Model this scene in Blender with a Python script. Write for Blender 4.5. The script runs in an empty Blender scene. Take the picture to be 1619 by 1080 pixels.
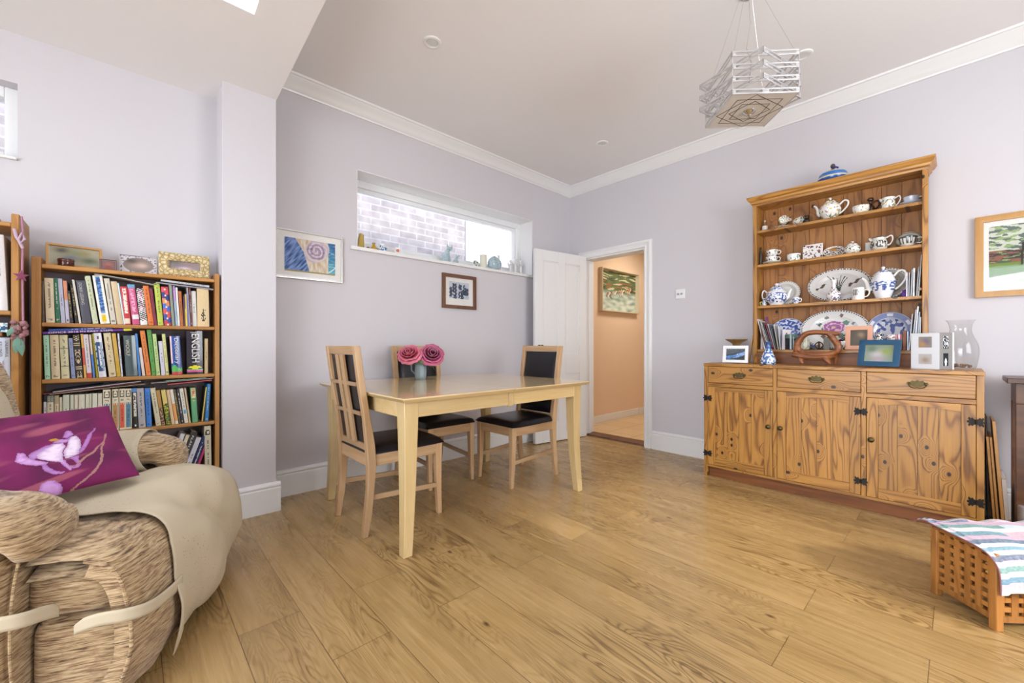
import bpy, bmesh, math, random
from mathutils import Matrix, Vector, Euler, noise as mnoise
PI = math.pi
random.seed(4)
COL = bpy.context.scene.collection
SC = bpy.context.scene

# ---------------------------------------------------------------- camera
cam = bpy.data.cameras.new('camera'); camo = bpy.data.objects.new('camera', cam); COL.objects.link(camo)
cam.sensor_width = 36; cam.lens = 653.35 / 1619 * 36; cam.shift_y = 6.8 / 1619; cam.clip_start = .02
camo.location = (3.0498, -3.7371, 1.0); camo.rotation_euler = (PI / 2, 0, math.radians(47.1375))
SC.camera = camo

# ---------------------------------------------------------------- world, light, exposure
SC.view_settings.view_transform = 'Standard'; SC.view_settings.look = 'None'
SC.view_settings.gamma = 1; SC.view_settings.use_curve_mapping = False
SC.view_settings.exposure = 0.36
w = bpy.data.worlds.new('sky'); SC.world = w; w.use_nodes = True
nt = w.node_tree; bg = nt.nodes['Background']
bg.inputs[0].default_value = (.80, .88, 1.0, 1); bg.inputs[1].default_value = 4.0

def area(name, loc, rot, sx, sy, power, col=(1, 1, 1), spread=180):
    l = bpy.data.lights.new(name, 'AREA'); l.shape = 'RECTANGLE'; l.size = sx; l.size_y = sy
    l.energy = power; l.color = col; l.spread = math.radians(spread)
    o = bpy.data.objects.new(name, l); COL.objects.link(o); o.location = loc; o.rotation_euler = rot
    return o
# daylight at the openings of the room
area('garden_door_daylight', (3.0, -6.46, 1.25), (PI / 2 + .42, 0, 0), 2.6, 2.3, 72, (.97, .985, 1.0))
area('side_window_daylight', (4.66, -1.75, 1.5), (0, PI / 2, 0), 1.5, 1.7, 34, (1, .97, .92))
area('skylight_daylight', (1.25, -3.85, 3.27), (0, 0, 0), .8, 1.0, 5, (.95, .97, 1.0))
area('hall_ceiling_light', (.75, 1.2, 2.4), (0, 0, 0), .5, .5, 15, (1, .92, .80))
sun = bpy.data.lights.new('sun', 'SUN'); sun.energy = 1.7; sun.angle = math.radians(5); sun.color = (1, .93, .8)
suno = bpy.data.objects.new('sun', sun); COL.objects.link(suno); suno.rotation_euler = Vector((-.80, .06, -.52)).to_track_quat('-Z', 'Y').to_euler()

# ---------------------------------------------------------------- helpers
def lin(h, a=1.0):
    if isinstance(h, str):
        h = [int(h[i:i + 2], 16) / 255 for i in (0, 2, 4)]
    return tuple((c / 12.92 if c <= .04045 else ((c + .055) / 1.055) ** 2.4) for c in h[:3]) + (a,)
def mixc(a, b, t):
    t = max(0, min(1, t)); return tuple(a[i] * (1 - t) + b[i] * t for i in range(3)) + (1,)

class MB:
    """collects faces; build() links them as one mesh object"""
    def __init__(s): s.v = []; s.f = []; s.c = []; s.r = []; s.M = None; s.col = (1, 1, 1, 1); s.rnd = 0.0
    def add(s, vs, fs, col=None):
        n = len(s.v)
        if s.M is not None: vs = [s.M @ Vector(p) for p in vs]
        s.v += [tuple(p) for p in vs]
        for f in fs:
            s.f.append(tuple(n + i for i in f)); s.c.append(col or s.col); s.r.append(s.rnd)
        return s
    def box(s, x0, y0, z0, x1, y1, z1, col=None):
        vs = [(x, y, z) for z in (z0, z1) for y in (y0, y1) for x in (x0, x1)]
        return s.add(vs, [(0, 2, 3, 1), (4, 5, 7, 6), (0, 1, 5, 4), (2, 6, 7, 3), (0, 4, 6, 2), (1, 3, 7, 5)], col)
    def hexa(s, b, t, col=None):
        return s.add(list(b) + list(t), [(3, 2, 1, 0), (4, 5, 6, 7), (0, 1, 5, 4), (1, 2, 6, 5), (2, 3, 7, 6), (3, 0, 4, 7)], col)
    def prism(s, pts, d0, d1, axis='y', col=None):
        n = len(pts)
        def P(a, b, d): return {'y': (a, d, b), 'x': (d, a, b), 'z': (a, b, d)}[axis]
        vs = [P(a, b, d0) for a, b in pts] + [P(a, b, d1) for a, b in pts]
        fs = [tuple(range(n)), tuple(range(2 * n - 1, n - 1, -1))] + [(i, (i + 1) % n, n + (i + 1) % n, n + i) for i in range(n)]
        return s.add(vs, fs, col)
    def lathe(s, prof, n=24, colfn=None, sx=1, sy=1, cap=True, a0=0, a1=2 * PI):
        full = abs(a1 - a0 - 2 * PI) < 1e-6; m = n if full else n + 1
        vs = []; fs = []; cs = []
        for r, z in prof:
            for k in range(m):
                a = a0 + (a1 - a0) * k / n
                vs.append((r * math.cos(a) * sx, r * math.sin(a) * sy, z))
        for i in range(len(prof) - 1):
            for k in range(n):
                k2 = (k + 1) % m
                fs.append((i * m + k, i * m + k2, (i + 1) * m + k2, (i + 1) * m + k))
                cs.append(colfn(i, (k + .5) / n, prof[i][0], prof[i][1]) if colfn else s.col)
        if cap and full:
            if prof[0][0] > 1e-5: fs.append(tuple(range(m - 1, -1, -1))); cs.append(colfn(0, 0, prof[0][0], prof[0][1]) if colfn else s.col)
            if prof[-1][0] > 1e-5: fs.append(tuple((len(prof) - 1) * m + k for k in range(m))); cs.append(colfn(len(prof) - 1, 0, prof[-1][0], prof[-1][1]) if colfn else s.col)
        base = len(s.f); s.add(vs, fs)
        for i, c in enumerate(cs): s.c[base + i] = c
        return s
    def tube(s, pts, r, n=8, closed=False, col=None, flat=1.0):
        pts = [Vector(p) for p in pts]; N = len(pts)
        rr = r if isinstance(r, (list, tuple)) else [r] * N
        vs = []; up = None
        for i, p in enumerate(pts):
            a = pts[(i - 1) % N] if (closed or i > 0) else p; b = pts[(i + 1) % N] if (closed or i < N - 1) else p
            t = (b - a).normalized()
            if up is None:
                up = Vector((0, 0, 1)) if abs(t.z) < .9 else Vector((1, 0, 0))
            sd = t.cross(up).normalized(); up = sd.cross(t).normalized()
            for k in range(n):
                q = 2 * PI * k / n
                vs.append(p + sd * math.cos(q) * rr[i] + up * math.sin(q) * rr[i] * flat)
        fs = []
        for i in range(N if closed else N - 1):
            j = (i + 1) % N
            for k in range(n):
                k2 = (k + 1) % n; fs.append((i * n + k, i * n + k2, j * n + k2, j * n + k))
        if not closed: fs += [tuple(range(n - 1, -1, -1)), tuple((N - 1) * n + k for k in range(n))]
        return s.add(vs, fs, col)
    def ball(s, c, rx, ry=None, rz=None, n=16, m=10, col=None):
        ry = ry or rx; rz = rz or rx; vs = [(c[0], c[1], c[2] - rz)]
        for i in range(1, m):
            t = -PI / 2 + PI * i / m
            for k in range(n):
                a = 2 * PI * k / n; vs.append((c[0] + rx * math.cos(t) * math.cos(a), c[1] + ry * math.cos(t) * math.sin(a), c[2] + rz * math.sin(t)))
        vs.append((c[0], c[1], c[2] + rz)); fs = [(0, 1 + (k + 1) % n, 1 + k) for k in range(n)]
        for i in range(m - 2):
            for k in range(n):
                k2 = (k + 1) % n; fs.append((1 + i * n + k, 1 + i * n + k2, 1 + (i + 1) * n + k2, 1 + (i + 1) * n + k))
        L = len(vs) - 1; o = 1 + (m - 2) * n
        fs += [(L, o + k, o + (k + 1) % n) for k in range(n)]
        return s.add(vs, fs, col)
    def grid(s, fn, nu, nv, colfn=None, wrap=False):
        vs = [fn(i / nu, j / nv) for j in range(nv + 1) for i in range(nu + (0 if wrap else 1))]
        w_ = nu if wrap else nu + 1; fs = []; cs = []
        for j in range(nv):
            for i in range(nu):
                i2 = (i + 1) % w_
                fs.append((j * w_ + i, j * w_ + i2, (j + 1) * w_ + i2, (j + 1) * w_ + i))
                cs.append(colfn((i + .5) / nu, (j + .5) / nv) if colfn else s.col)
        b = len(s.f); s.add(vs, fs)
        for i, c in enumerate(cs): s.c[b + i] = c
        return s
    def build(s, name, mat, parent=None, loc=(0, 0, 0), rot=(0, 0, 0), bevel=0, seg=2, smooth=None, sub=0, solid=0, sharp=38):
        me = bpy.data.meshes.new(name); me.from_pydata(s.v, [], s.f)
        a = me.attributes.new('Col', 'FLOAT_COLOR', 'FACE'); a.data.foreach_set('color', [x for c in s.c for x in c])
        a = me.attributes.new('rnd', 'FLOAT', 'FACE'); a.data.foreach_set('value', s.r)
        bm = bmesh.new(); bm.from_mesh(me); bmesh.ops.recalc_face_normals(bm, faces=bm.faces); bm.to_mesh(me); bm.free()
        if smooth or smooth is None and (bevel or sub):
            me.shade_smooth()
            if not sub: me.set_sharp_from_angle(angle=math.radians(sharp))
        me.materials.append(mat); me.update()
        o = bpy.data.objects.new(name, me); COL.objects.link(o); o.location = loc; o.rotation_euler = rot
        if parent: o.parent = parent
        if solid:
            m = o.modifiers.new('thickness', 'SOLIDIFY'); m.thickness = solid; m.offset = 0
        if bevel:
            m = o.modifiers.new('bevel', 'BEVEL'); m.width = bevel; m.segments = seg; m.limit_method = 'ANGLE'; m.angle_limit = math.radians(35)
        if sub:
            m = o.modifiers.new('smooth', 'SUBSURF'); m.levels = sub; m.render_levels = sub
        return o

def tag(o, label, cat, group=None):
    o['label'] = label; o['category'] = cat
    if group: o['group'] = group
    return o
def thing(name, label, cat, loc=(0, 0, 0), rz=0, group=None, rot=None):
    o = bpy.data.objects.new(name, None); COL.objects.link(o); o.empty_display_size = .05
    o.location = loc; o.rotation_euler = rot or (0, 0, rz); return tag(o, label, cat, group)
def struct(o):
    o['kind'] = 'structure'; return o
def dup(root, loc=None, rz=None, label=None, group=None, rot=None):
    def cp(o, par):
        c = o.copy(); COL.objects.link(c)
        if par: c.parent = par
        for ch in list(o.children): cp(ch, c)
        return c
    r = cp(root, None)
    if loc: r.location = loc
    if rz is not None: r.rotation_euler = (0, 0, rz)
    if rot: r.rotation_euler = rot
    if label: r['label'] = label
    if group: r['group'] = group
    return r

def text(s, parent, mat, loc, rot, size=None, width=None, height=None, name='lettering', thick=.0004, maxw=None):
    cu = bpy.data.curves.new('t', 'FONT'); cu.body = s; cu.size = 1; cu.extrude = 0; cu.align_x = 'CENTER'; cu.align_y = 'CENTER'
    o = bpy.data.objects.new('t', cu); COL.objects.link(o)
    dg = bpy.context.evaluated_depsgraph_get(); me = bpy.data.meshes.new_from_object(o.evaluated_get(dg))
    bpy.data.objects.remove(o); bpy.data.curves.remove(cu)
    xs = [v.co.x for v in me.vertices]; ys = [v.co.y for v in me.vertices]
    W = max(xs) - min(xs); H = max(ys) - min(ys); cx = (max(xs) + min(xs)) / 2; cy = (max(ys) + min(ys)) / 2
    fx = width / W; fy = height / H
    for v in me.vertices: v.co = ((v.co.x - cx) * fx, (v.co.y - cy) * fy, 0)
    me.name = name; me.materials.clear(); me.materials.append(mat)
    t = bpy.data.objects.new(name, me); COL.objects.link(t); t.parent = parent; t.location = loc; t.rotation_euler = rot
    return t

# ---------------------------------------------------------------- materials
class NT:
    def __init__(s, name):
        s.m = bpy.data.materials.new(name); s.m.use_nodes = True; s.n = s.m.node_tree.nodes; s.l = s.m.node_tree.links
        s.b = s.n['Principled BSDF']
    def N(s, t, **k):
        x = s.n.new(t)
        for a, b in k.items(): setattr(x, a, b)
        return x
    def L(s, a, b): s.l.new(a, b)
    def math(s, op, a, b=None, c=None, clamp=False):
        x = s.N('ShaderNodeMath', operation=op); x.use_clamp = clamp
        for i, q in enumerate((a, b, c)):
            if q is None: continue
            if hasattr(q, 'links') or hasattr(q, 'is_linked'): s.L(q, x.inputs[i])
            else: x.inputs[i].default_value = q
        return x.outputs[0]
    def mix(s, f, a, b, mode='MIX'):
        x = s.N('ShaderNodeMix', data_type='RGBA', blend_type=mode); 
        for i, q in ((0, f), (6, a), (7, b)):
            if hasattr(q, 'is_linked'): s.L(q, x.inputs[i])
            else: x.inputs[i].default_value = q
        return x.outputs[2]
    def ramp(s, f, stops, interp='LINEAR'):
        x = s.N('ShaderNodeValToRGB'); x.color_ramp.interpolation = interp; e = x.color_ramp.elements
        while len(e) < len(stops): e.new(.5)
        for q, (p, c) in zip(e, stops): q.position = p; q.color = c
        s.L(f, x.inputs[0]); return x.outputs[0]
    def noise(s, vec, scale, detail=2, rough=.5, dist=0):
        x = s.N('ShaderNodeTexNoise'); x.inputs['Scale'].default_value = scale; x.inputs['Detail'].default_value = detail
        x.inputs['Roughness'].default_value = rough; x.inputs['Distortion'].default_value = dist
        if vec is not None: s.L(vec, x.inputs['Vector'])
        return x.outputs['Fac']
    def mapping(s, vec, scale=(1, 1, 1), loc=(0, 0, 0), rot=(0, 0, 0)):
        x = s.N('ShaderNodeMapping'); x.inputs['Scale'].default_value = scale; x.inputs['Location'].default_value = loc; x.inputs['Rotation'].default_value = rot
        s.L(vec, x.inputs['Vector']); return x.outputs[0]
    def obj(s): return s.N('ShaderNodeTexCoord').outputs['Object']
    def bump(s, h, strength=.3, dist=.002):
        x = s.N('ShaderNodeBump'); x.inputs['Strength'].default_value = strength; x.inputs['Distance'].default_value = dist
        s.L(h, x.inputs['Height']); s.L(x.outputs[0], s.b.inputs['Normal'])
    def attr(s, name, out='Fac'):
        x = s.N('ShaderNodeAttribute'); x.attribute_name = name; return x.outputs[out]
    def set(s, **k):
        for a, b in k.items(): s.b.inputs[a.replace('_', ' ')].default_value = b
        return s

def plain(name, c, rough=.5, metal=0, spec=.5, noise_amt=0, bump=0, bscale=60, coat=0):
    t = NT(name); t.set(Roughness=rough, Metallic=metal); t.b.inputs['Specular IOR Level'].default_value = spec
    t.b.inputs['Coat Weight'].default_value = coat; t.b.inputs['Coat Roughness'].default_value = .1
    c = lin(c) if isinstance(c, str) else c
    o = t.obj()
    if noise_amt:
        n = t.noise(o, bscale * .1, 3)
        k = t.mix(n, tuple(x * (1 - noise_amt) for x in c[:3]) + (1,), tuple(min(1, x * (1 + noise_amt)) for x in c[:3]) + (1,)); t.L(k, t.b.inputs['Base Color'])
    else: t.b.inputs['Base Color'].default_value = c
    if bump: t.bump(t.noise(o, bscale, 3), bump, .001)
    return t.m

def wood(name, light, mid, dark, axis=0, scale=1.0, knots=0.0, rough=.4, rings=1.0, fig=5.0, coat=0, knotcol='4a2410', flat=None, lines=1.6):
    t = NT(name); t.set(Roughness=rough); t.b.inputs['Coat Weight'].default_value = coat; t.b.inputs['Coat Roughness'].default_value = .12
    o = t.obj(); r = t.attr('rnd')
    cmb = t.N('ShaderNodeCombineXYZ')
    for i, k in enumerate((7.31, 3.17, 5.77)): t.L(t.math('MULTIPLY', r, k), cmb.inputs[i])
    va = t.N('ShaderNodeVectorMath', operation='ADD'); t.L(o, va.inputs[0]); t.L(cmb.outputs[0], va.inputs[1]); p = va.outputs[0]
    def st(f): return tuple(f if i == axis else 1 for i in range(3))
    big = t.noise(t.mapping(p, st(.10)), 7 * scale, 2, .5, .3)
    if knots:
        vo = t.N('ShaderNodeTexVoronoi'); vo.inputs['Scale'].default_value = knots
        sv = [.7 if i == axis else 1 for i in range(3)]
        mv = t.mapping(p, tuple(sv))
        if flat is not None:
            vo.voronoi_dimensions = '2D'; sx_ = t.N('ShaderNodeSeparateXYZ'); t.L(mv, sx_.inputs[0]); cx_ = t.N('ShaderNodeCombineXYZ')
            for k_, q_ in enumerate([q for q in range(3) if q != flat]): t.L(sx_.outputs[q_], cx_.inputs[k_])
            mv = cx_.outputs[0]
        t.L(mv, vo.inputs['Vector']); d = vo.outputs['Distance']
        cr = t.N('ShaderNodeSeparateColor'); t.L(vo.outputs['Color'], cr.inputs[0])
        gate = t.math('GREATER_THAN', cr.outputs[0], .60)
        kk = t.math('MULTIPLY', t.math('SUBTRACT', 1.0, t.math('MULTIPLY', d, 2.6), clamp=True), gate)
        big = t.math('ADD', big, t.math('MULTIPLY', t.math('POWER', kk, 2.0), .45))
    ring = t.math('SINE', t.math('MULTIPLY', big, fig * 12))
    ring = t.math('MULTIPLY_ADD', ring, .5, .5)
    ring = t.math('POWER', ring, lines)
    fine = t.noise(t.mapping(p, st(.035)), 150 * scale, 3, .6)
    med = t.noise(t.mapping(p, st(.10)), 22 * scale, 3, .55)
    f = t.math('ADD', t.math('MULTIPLY', ring, .42 * rings), t.math('ADD', t.math('MULTIPLY', fine, .42), t.math('MULTIPLY', med, .42)))
    c = t.ramp(t.math('SUBTRACT', f, .15), [(.12, lin(light)), (.5, lin(mid)), (.95, lin(dark))])
    v = t.math('MULTIPLY_ADD', t.math('FRACT', t.math('MULTIPLY', r, 13.7)), .26, .87)
    vc = t.N('ShaderNodeCombineColor')
    for i in range(3): t.L(v, vc.inputs[i])
    c = t.mix(1.0, c, vc.outputs[0], 'MULTIPLY')
    if knots:
        kd = t.math('MULTIPLY', t.math('SUBTRACT', 1.0, t.math('MULTIPLY', d, 13.0), clamp=True), gate)
        c = t.mix(t.math('MULTIPLY', kd, 2.6, clamp=True), c, lin(knotcol))
    t.L(c, t.b.inputs['Base Color']); t.bump(f, .08, .001)
    return t.m

def printm(name, rough=.5, coat=0, bump=0, spec=.5):
    t = NT(name); t.set(Roughness=rough); t.b.inputs['Coat Weight'].default_value = coat; t.b.inputs['Coat Roughness'].default_value = .05
    t.b.inputs['Specular IOR Level'].default_value = spec
    c = t.attr('Col', 'Color'); n = t.noise(t.obj(), 140, 2)
    k = t.ramp(n, [(.3, (.93, .93, .93, 1)), (.7, (1, 1, 1, 1))])
    t.L(t.mix(1.0, c, k, 'MULTIPLY'), t.b.inputs['Base Color'])
    if bump: t.bump(n, bump, .001)
    return t.m

M = {}
def wallpaint(name, c):
    t = NT(name); t.set(Roughness=.85); o = t.obj()
    n = t.noise(o, 1.3, 3); t.L(t.mix(n, lin(c), tuple(x * .965 for x in lin(c)[:3]) + (1,)), t.b.inputs['Base Color']); t.bump(t.noise(o, 220, 3), .06, .001); return t.m
M['wall'] = wallpaint('lavender_wall_paint', 'cfccd1')
M['ceil'] = wallpaint('white_ceiling_paint', 'eceaea')
M['hall'] = wallpaint('peach_wall_paint', 'e8cdb0')
M['trim'] = plain('white_gloss_trim', 'e6e6e6', .35)
M['upvc'] = plain('white_upvc', 'e9ebec', .3)
M['white'] = plain('white_paper', 'dcdad6', .7)
M['pages'] = plain('book_pages', 'd8cdb5', .9, noise_amt=.08)
M['print'] = printm('printed_card', .5)
M['gloss'] = printm('printed_gloss', .18, .3)
M['china'] = printm('glazed_china', .12, .6)
M['matte'] = printm('matte_print', .85)
M['black'] = plain('black_leather', '15141a', .3, noise_amt=.1, bump=.25, bscale=320)
M['blackp'] = plain('black_plastic', '16161a', .45)
M['chrome'] = plain('chrome', 'd4d4d6', .08, 1)
M['brass'] = plain('aged_brass', '5c5236', .42, 1, noise_amt=.5, bscale=900, bump=.4)
M['iron'] = plain('black_iron', '2a2522', .5, .6)
M['pine'] = wood('antique_pine', 'bf8c44', 'a37032', '4f2a10', 2, 1, 7.5, .38, 1.1, 8.5, .15, '2c1208', 1, 3.0)
M['pineh'] = wood('antique_pine_rail', 'bf8c44', 'a37032', '532d0f', 0, 1, 6.5, .38, 1.0, 7.0, .15, '2c1208', 1, 3.0)
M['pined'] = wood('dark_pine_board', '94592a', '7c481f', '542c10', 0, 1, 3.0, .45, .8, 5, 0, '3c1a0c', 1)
M['pineb'] = wood('pine_back_board', 'a8743c', '936030', '5c3414', 2, 1, 6.5, .5, .9, 5.5, 0, '3a1c0e', 1, 2.6)
M['shelf'] = wood('honey_shelf_pine', 'bd8a4c', 'a9763c', '85592a', 2, 1, 3.0, .42, .6, 4, 0, '5a3418', 0, 2.2)
M['shelfh'] = wood('honey_shelf_board', 'bd8a4c', 'a9763c', '85592a', 1, 1, 0, .42, .6, 2.4)
M['tablew'] = wood('pale_lacquered_wood', 'dcc392', 'cdb07a', 'b7955f', 0, 1, 0, .2, .35, 2.0, .35)
M['tabley'] = wood('pale_lacquered_wood_top', 'dcc598', 'd2b684', 'c3a26c', 1, 1, 0, .14, .35, 1.6, .5)
M['tablez'] = wood('pale_lacquered_leg', 'dcc392', 'cdb07a', 'b7955f', 2, 1, 0, .25, .35, 2.0, .3)
M['oakz'] = wood('limed_oak', 'c6a680', 'b49069', '8f7050', 2, 1.4, 0, .4, .5, 2.0)
M['oakx'] = wood('limed_oak_rail', 'c6a680', 'b49069', '8f7050', 0, 1.4, 0, .4, .5, 2.0)
M['acacia'] = wood('acacia_slats', 'b47c40', '9c6630', '6e421c', 2, 1.2, 0, .4, .8, 5, 0, '4a2410', None, 2.2)
M['darkw'] = wood('dark_stained_wood', '6a4428', '523220', '351f13', 0, 1, 0, .35, .6, 2.4)
M['carved'] = wood('carved_teak', 'a5683a', '8b5029', '56301a', 0, 1.6, 0, .35, 1.0, 3.0)
M['oakf'] = wood('oak_frame', 'cf9f5f', 'bf8d4c', 'a07138', 2, 1, 0, .35, .4, 2.0)
M['walnut'] = wood('walnut_frame', '7c5540', '684431', '4a2f22', 2, 1, 0, .4, .5, 2.0)
def glassm(name, rough=0.0, tint=(1, 1, 1, 1), ior=1.45, thin=False):
    t = NT(name)
    if thin:
        tr = t.N('ShaderNodeBsdfTransparent'); gl = t.N('ShaderNodeBsdfGlossy'); gl.inputs['Roughness'].default_value = .02
        tr.inputs[0].default_value = tint
        lw = t.N('ShaderNodeLayerWeight'); lw.inputs[0].default_value = .5; fc = t.math('MULTIPLY_ADD', t.math('POWER', lw.outputs['Facing'], 5.0), .7, .025)
        mx = t.N('ShaderNodeMixShader'); t.L(fc, mx.inputs[0]); t.L(tr.outputs[0], mx.inputs[1]); t.L(gl.outputs[0], mx.inputs[2])
        t.L(mx.outputs[0], t.n['Material Output'].inputs[0])
    else: t.set(Roughness=rough, IOR=ior, Base_Color=tint); t.b.inputs['Transmission Weight'].default_value = 1
    return t.m
M['pane'] = glassm('window_glass', thin=True)
M['pglass'] = glassm('picture_glass', thin=True)
M['clear'] = glassm('clear_glass', thin=True, tint=(.985, .99, .99, 1))
M['blueglass'] = glassm('pale_blue_glass', .08, (.62, .82, .90, 1))

def floorm():
    t = NT('oak_laminate'); t.set(Roughness=.26); t.b.inputs['Specular IOR Level'].default_value = .45
    o = t.obj(); s = t.N('ShaderNodeSeparateXYZ'); t.L(o, s.inputs[0]); X, Y = s.outputs[0], s.outputs[1]
    W = .1993; Ln = 1.29
    ry = t.math('DIVIDE', t.math('ADD', Y, 3.461 + W * 40), W); row = t.math('FLOOR', ry); fy = t.math('FRACT', ry)
    par = t.math('MODULO', row, 2.0)
    wn = t.N('ShaderNodeTexWhiteNoise', noise_dimensions='1D'); t.L(t.math('FLOOR', t.math('DIVIDE', t.math('ADD', row, 1.0), 2.0)), wn.inputs['W'])
    off = t.math('ADD', t.math('MULTIPLY', par, -.335), 12 * Ln - 2.655)
    rx = t.math('DIVIDE', t.math('ADD', X, off), Ln); colx = t.math('FLOOR', rx); fx = t.math('FRACT', rx)
    idv = t.N('ShaderNodeCombineXYZ'); t.L(row, idv.inputs[0]); t.L(colx, idv.inputs[1])
    w2 = t.N('ShaderNodeTexWhiteNoise', noise_dimensions='3D'); t.L(idv.outputs[0], w2.inputs['Vector']); rid = w2.outputs['Value']
    # plank-local coordinates with a random shift
    cb = t.N('ShaderNodeCombineXYZ'); t.L(t.math('ADD', X, t.math('MULTIPLY', rid, 31.0)), cb.inputs[0]); t.L(t.math('ADD', Y, t.math('MULTIPLY', rid, 17.0)), cb.inputs[1]); t.L(t.math('MULTIPLY', rid, 9.0), cb.inputs[2])
    p = cb.outputs[0]
    vo = t.N('ShaderNodeTexVoronoi'); vo.inputs['Scale'].default_value = 3.0; vo.voronoi_dimensions = '2D'; t.L(t.mapping(p, (.55, 1.1, 0)), vo.inputs['Vector']); d = vo.outputs['Distance']
    sc = t.N('ShaderNodeSeparateColor'); t.L(vo.outputs['Color'], sc.inputs[0]); gate = t.math('GREATER_THAN', sc.outputs[0], .72)
    kk = t.math('MULTIPLY', t.math('SUBTRACT', 1.0, t.math('MULTIPLY', d, 3.4), clamp=True), gate)
    big = t.math('ADD', t.noise(t.mapping(p, (.22, 1, 1)), 6.5, 2, .5, .5), t.math('MULTIPLY', t.math('POWER', kk, 2.0), .22))
    ring = t.math('POWER', t.math('MULTIPLY_ADD', t.math('SINE', t.math('MULTIPLY', big, 165.0)), .5, .5), 3.0)
    rmask = t.ramp(t.noise(t.mapping(p, (.5, 1.2, 1)), 2.6, 1), [(.42, (0, 0, 0, 1)), (.6, (1, 1, 1, 1))])
    fine = t.noise(t.mapping(p, (.03, 1, 1)), 130, 3, .65)
    med = t.noise(t.mapping(p, (.12, 1, 1)), 16, 3, .55)
    blot = t.noise(t.mapping(p, (.4, 1, 1)), 3.5, 2)
    f = t.math('ADD', t.math('MULTIPLY', t.math('MULTIPLY', ring, rmask), .36), t.math('ADD', t.math('MULTIPLY', fine, .62), t.math('ADD', t.math('MULTIPLY', med, .38), t.math('MULTIPLY', blot, .25))))
    c = t.ramp(t.math('SUBTRACT', f, .28), [(.14, lin('bd9d6c')), (.42, lin('a38454')), (.85, lin('684e2e'))])
    v = t.math('MULTIPLY_ADD', rid, .22, .89); vc = t.N('ShaderNodeCombineColor')
    for i in range(3): t.L(v, vc.inputs[i])
    c = t.mix(1.0, c, vc.outputs[0], 'MULTIPLY')
    kd = t.math('MULTIPLY', t.math('SUBTRACT', 1.0, t.math('MULTIPLY', d, 26.0), clamp=True), gate)
    c = t.mix(t.math('MULTIPLY', kd, 1.4, clamp=True), c, lin('5c4128'))
    ey = t.math('MULTIPLY', t.math('MINIMUM', fy, t.math('SUBTRACT', 1.0, fy)), W); ex = t.math('MULTIPLY', t.math('MINIMUM', fx, t.math('SUBTRACT', 1.0, fx)), Ln)
    e = t.math('MINIMUM', ex, ey); g = t.math('LESS_THAN', e, .0013)
    c = t.mix(t.math('MULTIPLY', g, .7), c, lin('4a3520')); t.L(c, t.b.inputs['Base Color'])
    t.L(t.math('MULTIPLY_ADD', med, .14, .20), t.b.inputs['Roughness'])
    t.bump(t.math('ADD', t.math('MULTIPLY', fine, .3), t.math('MINIMUM', t.math('MULTIPLY', e, 300.0), 1.0)), .12, .001)
    return t.m
M['floor'] = floorm()
def brickm(name, c1, c2, mortar, scale=1, wd=.225, ht=.075):
    t = NT(name); t.set(Roughness=.9); o = t.obj(); s = t.N('ShaderNodeSeparateXYZ'); t.L(o, s.inputs[0])
    cb = t.N('ShaderNodeCombineXYZ'); t.L(s.outputs[1], cb.inputs[0]); t.L(s.outputs[2], cb.inputs[1])
    b = t.N('ShaderNodeTexBrick'); t.L(cb.outputs[0], b.inputs['Vector']); b.inputs['Scale'].default_value = 1
    b.inputs['Brick Width'].default_value = wd; b.inputs['Row Height'].default_value = ht; b.inputs['Mortar Size'].default_value = .008; b.inputs['Mortar Smooth'].default_value = .3
    b.inputs['Color1'].default_value = lin(c1); b.inputs['Color2'].default_value = lin(c2); b.inputs['Mortar'].default_value = lin(mortar)
    n = t.noise(o, 9, 4); k = t.ramp(n, [(.35, (.75, .75, .75, 1)), (.65, (1, 1, 1, 1))])
    t.L(t.mix(1.0, b.outputs[0], k, 'MULTIPLY'), t.b.inputs['Base Color']); return t.m
M['brick'] = brickm('pale_brick', '9b9396', 'aea7a8', 'b9b5b5')
def tilem():
    t = NT('hall_floor_tile'); t.set(Roughness=.35); o = t.mapping(t.obj(), rot=(0, 0, math.radians(0)))
    b = t.N('ShaderNodeTexBrick'); b.offset = 0.0; t.L(o, b.inputs['Vector']); b.inputs['Scale'].default_value = 1; b.inputs['Brick Width'].default_value = .33; b.inputs['Row Height'].default_value = .33
    b.inputs['Mortar Size'].default_value = .004; b.inputs['Color1'].default_value = lin('e3c79c'); b.inputs['Color2'].default_value = lin('dcbd90'); b.inputs['Mortar'].default_value = lin('a98d68')
    t.L(b.outputs[0], t.b.inputs['Base Color']); return t.m
M['tile'] = tilem()
# ---------------------------------------------------------------- the setting
def wall_holes(name, mat, axis, d0, d1, a0, a1, z0, z1, holes):
    """slab with rectangular holes; axis 'x' = plane of constant x"""
    m = MB(); as_ = sorted({a0, a1, *[h[0] for h in holes], *[h[1] for h in holes]}); zz = sorted({z0, z1, *[h[2] for h in holes], *[h[3] for h in holes]})
    for i in range(len(as_) - 1):
        for j in range(len(zz) - 1):
            ca = (as_[i] + as_[i + 1]) / 2; cz = (zz[j] + zz[j + 1]) / 2
            if any(h[0] < ca < h[1] and h[2] < cz < h[3] for h in holes): continue
            if axis == 'x': m.box(d0, as_[i], zz[j], d1, as_[i + 1], zz[j + 1])
            else: m.box(as_[i], d0, zz[j], as_[i + 1], d1, zz[j + 1])
    return struct(m.build(name, mat))
struct(MB().box(-.3, -6.6, -.1, 4.75, .03, 0).build('floor', M['floor']))
struct(MB().box(-.3, -3.2, 2.8, 4.75, .15, 2.9).build('ceiling', M['ceil']))
wall_holes('wall_left', M['wall'], 'x', -.30, 0, -3.2, .15, 0, 2.8, [(-2.49, -.61, 1.732, 2.322)])
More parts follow.
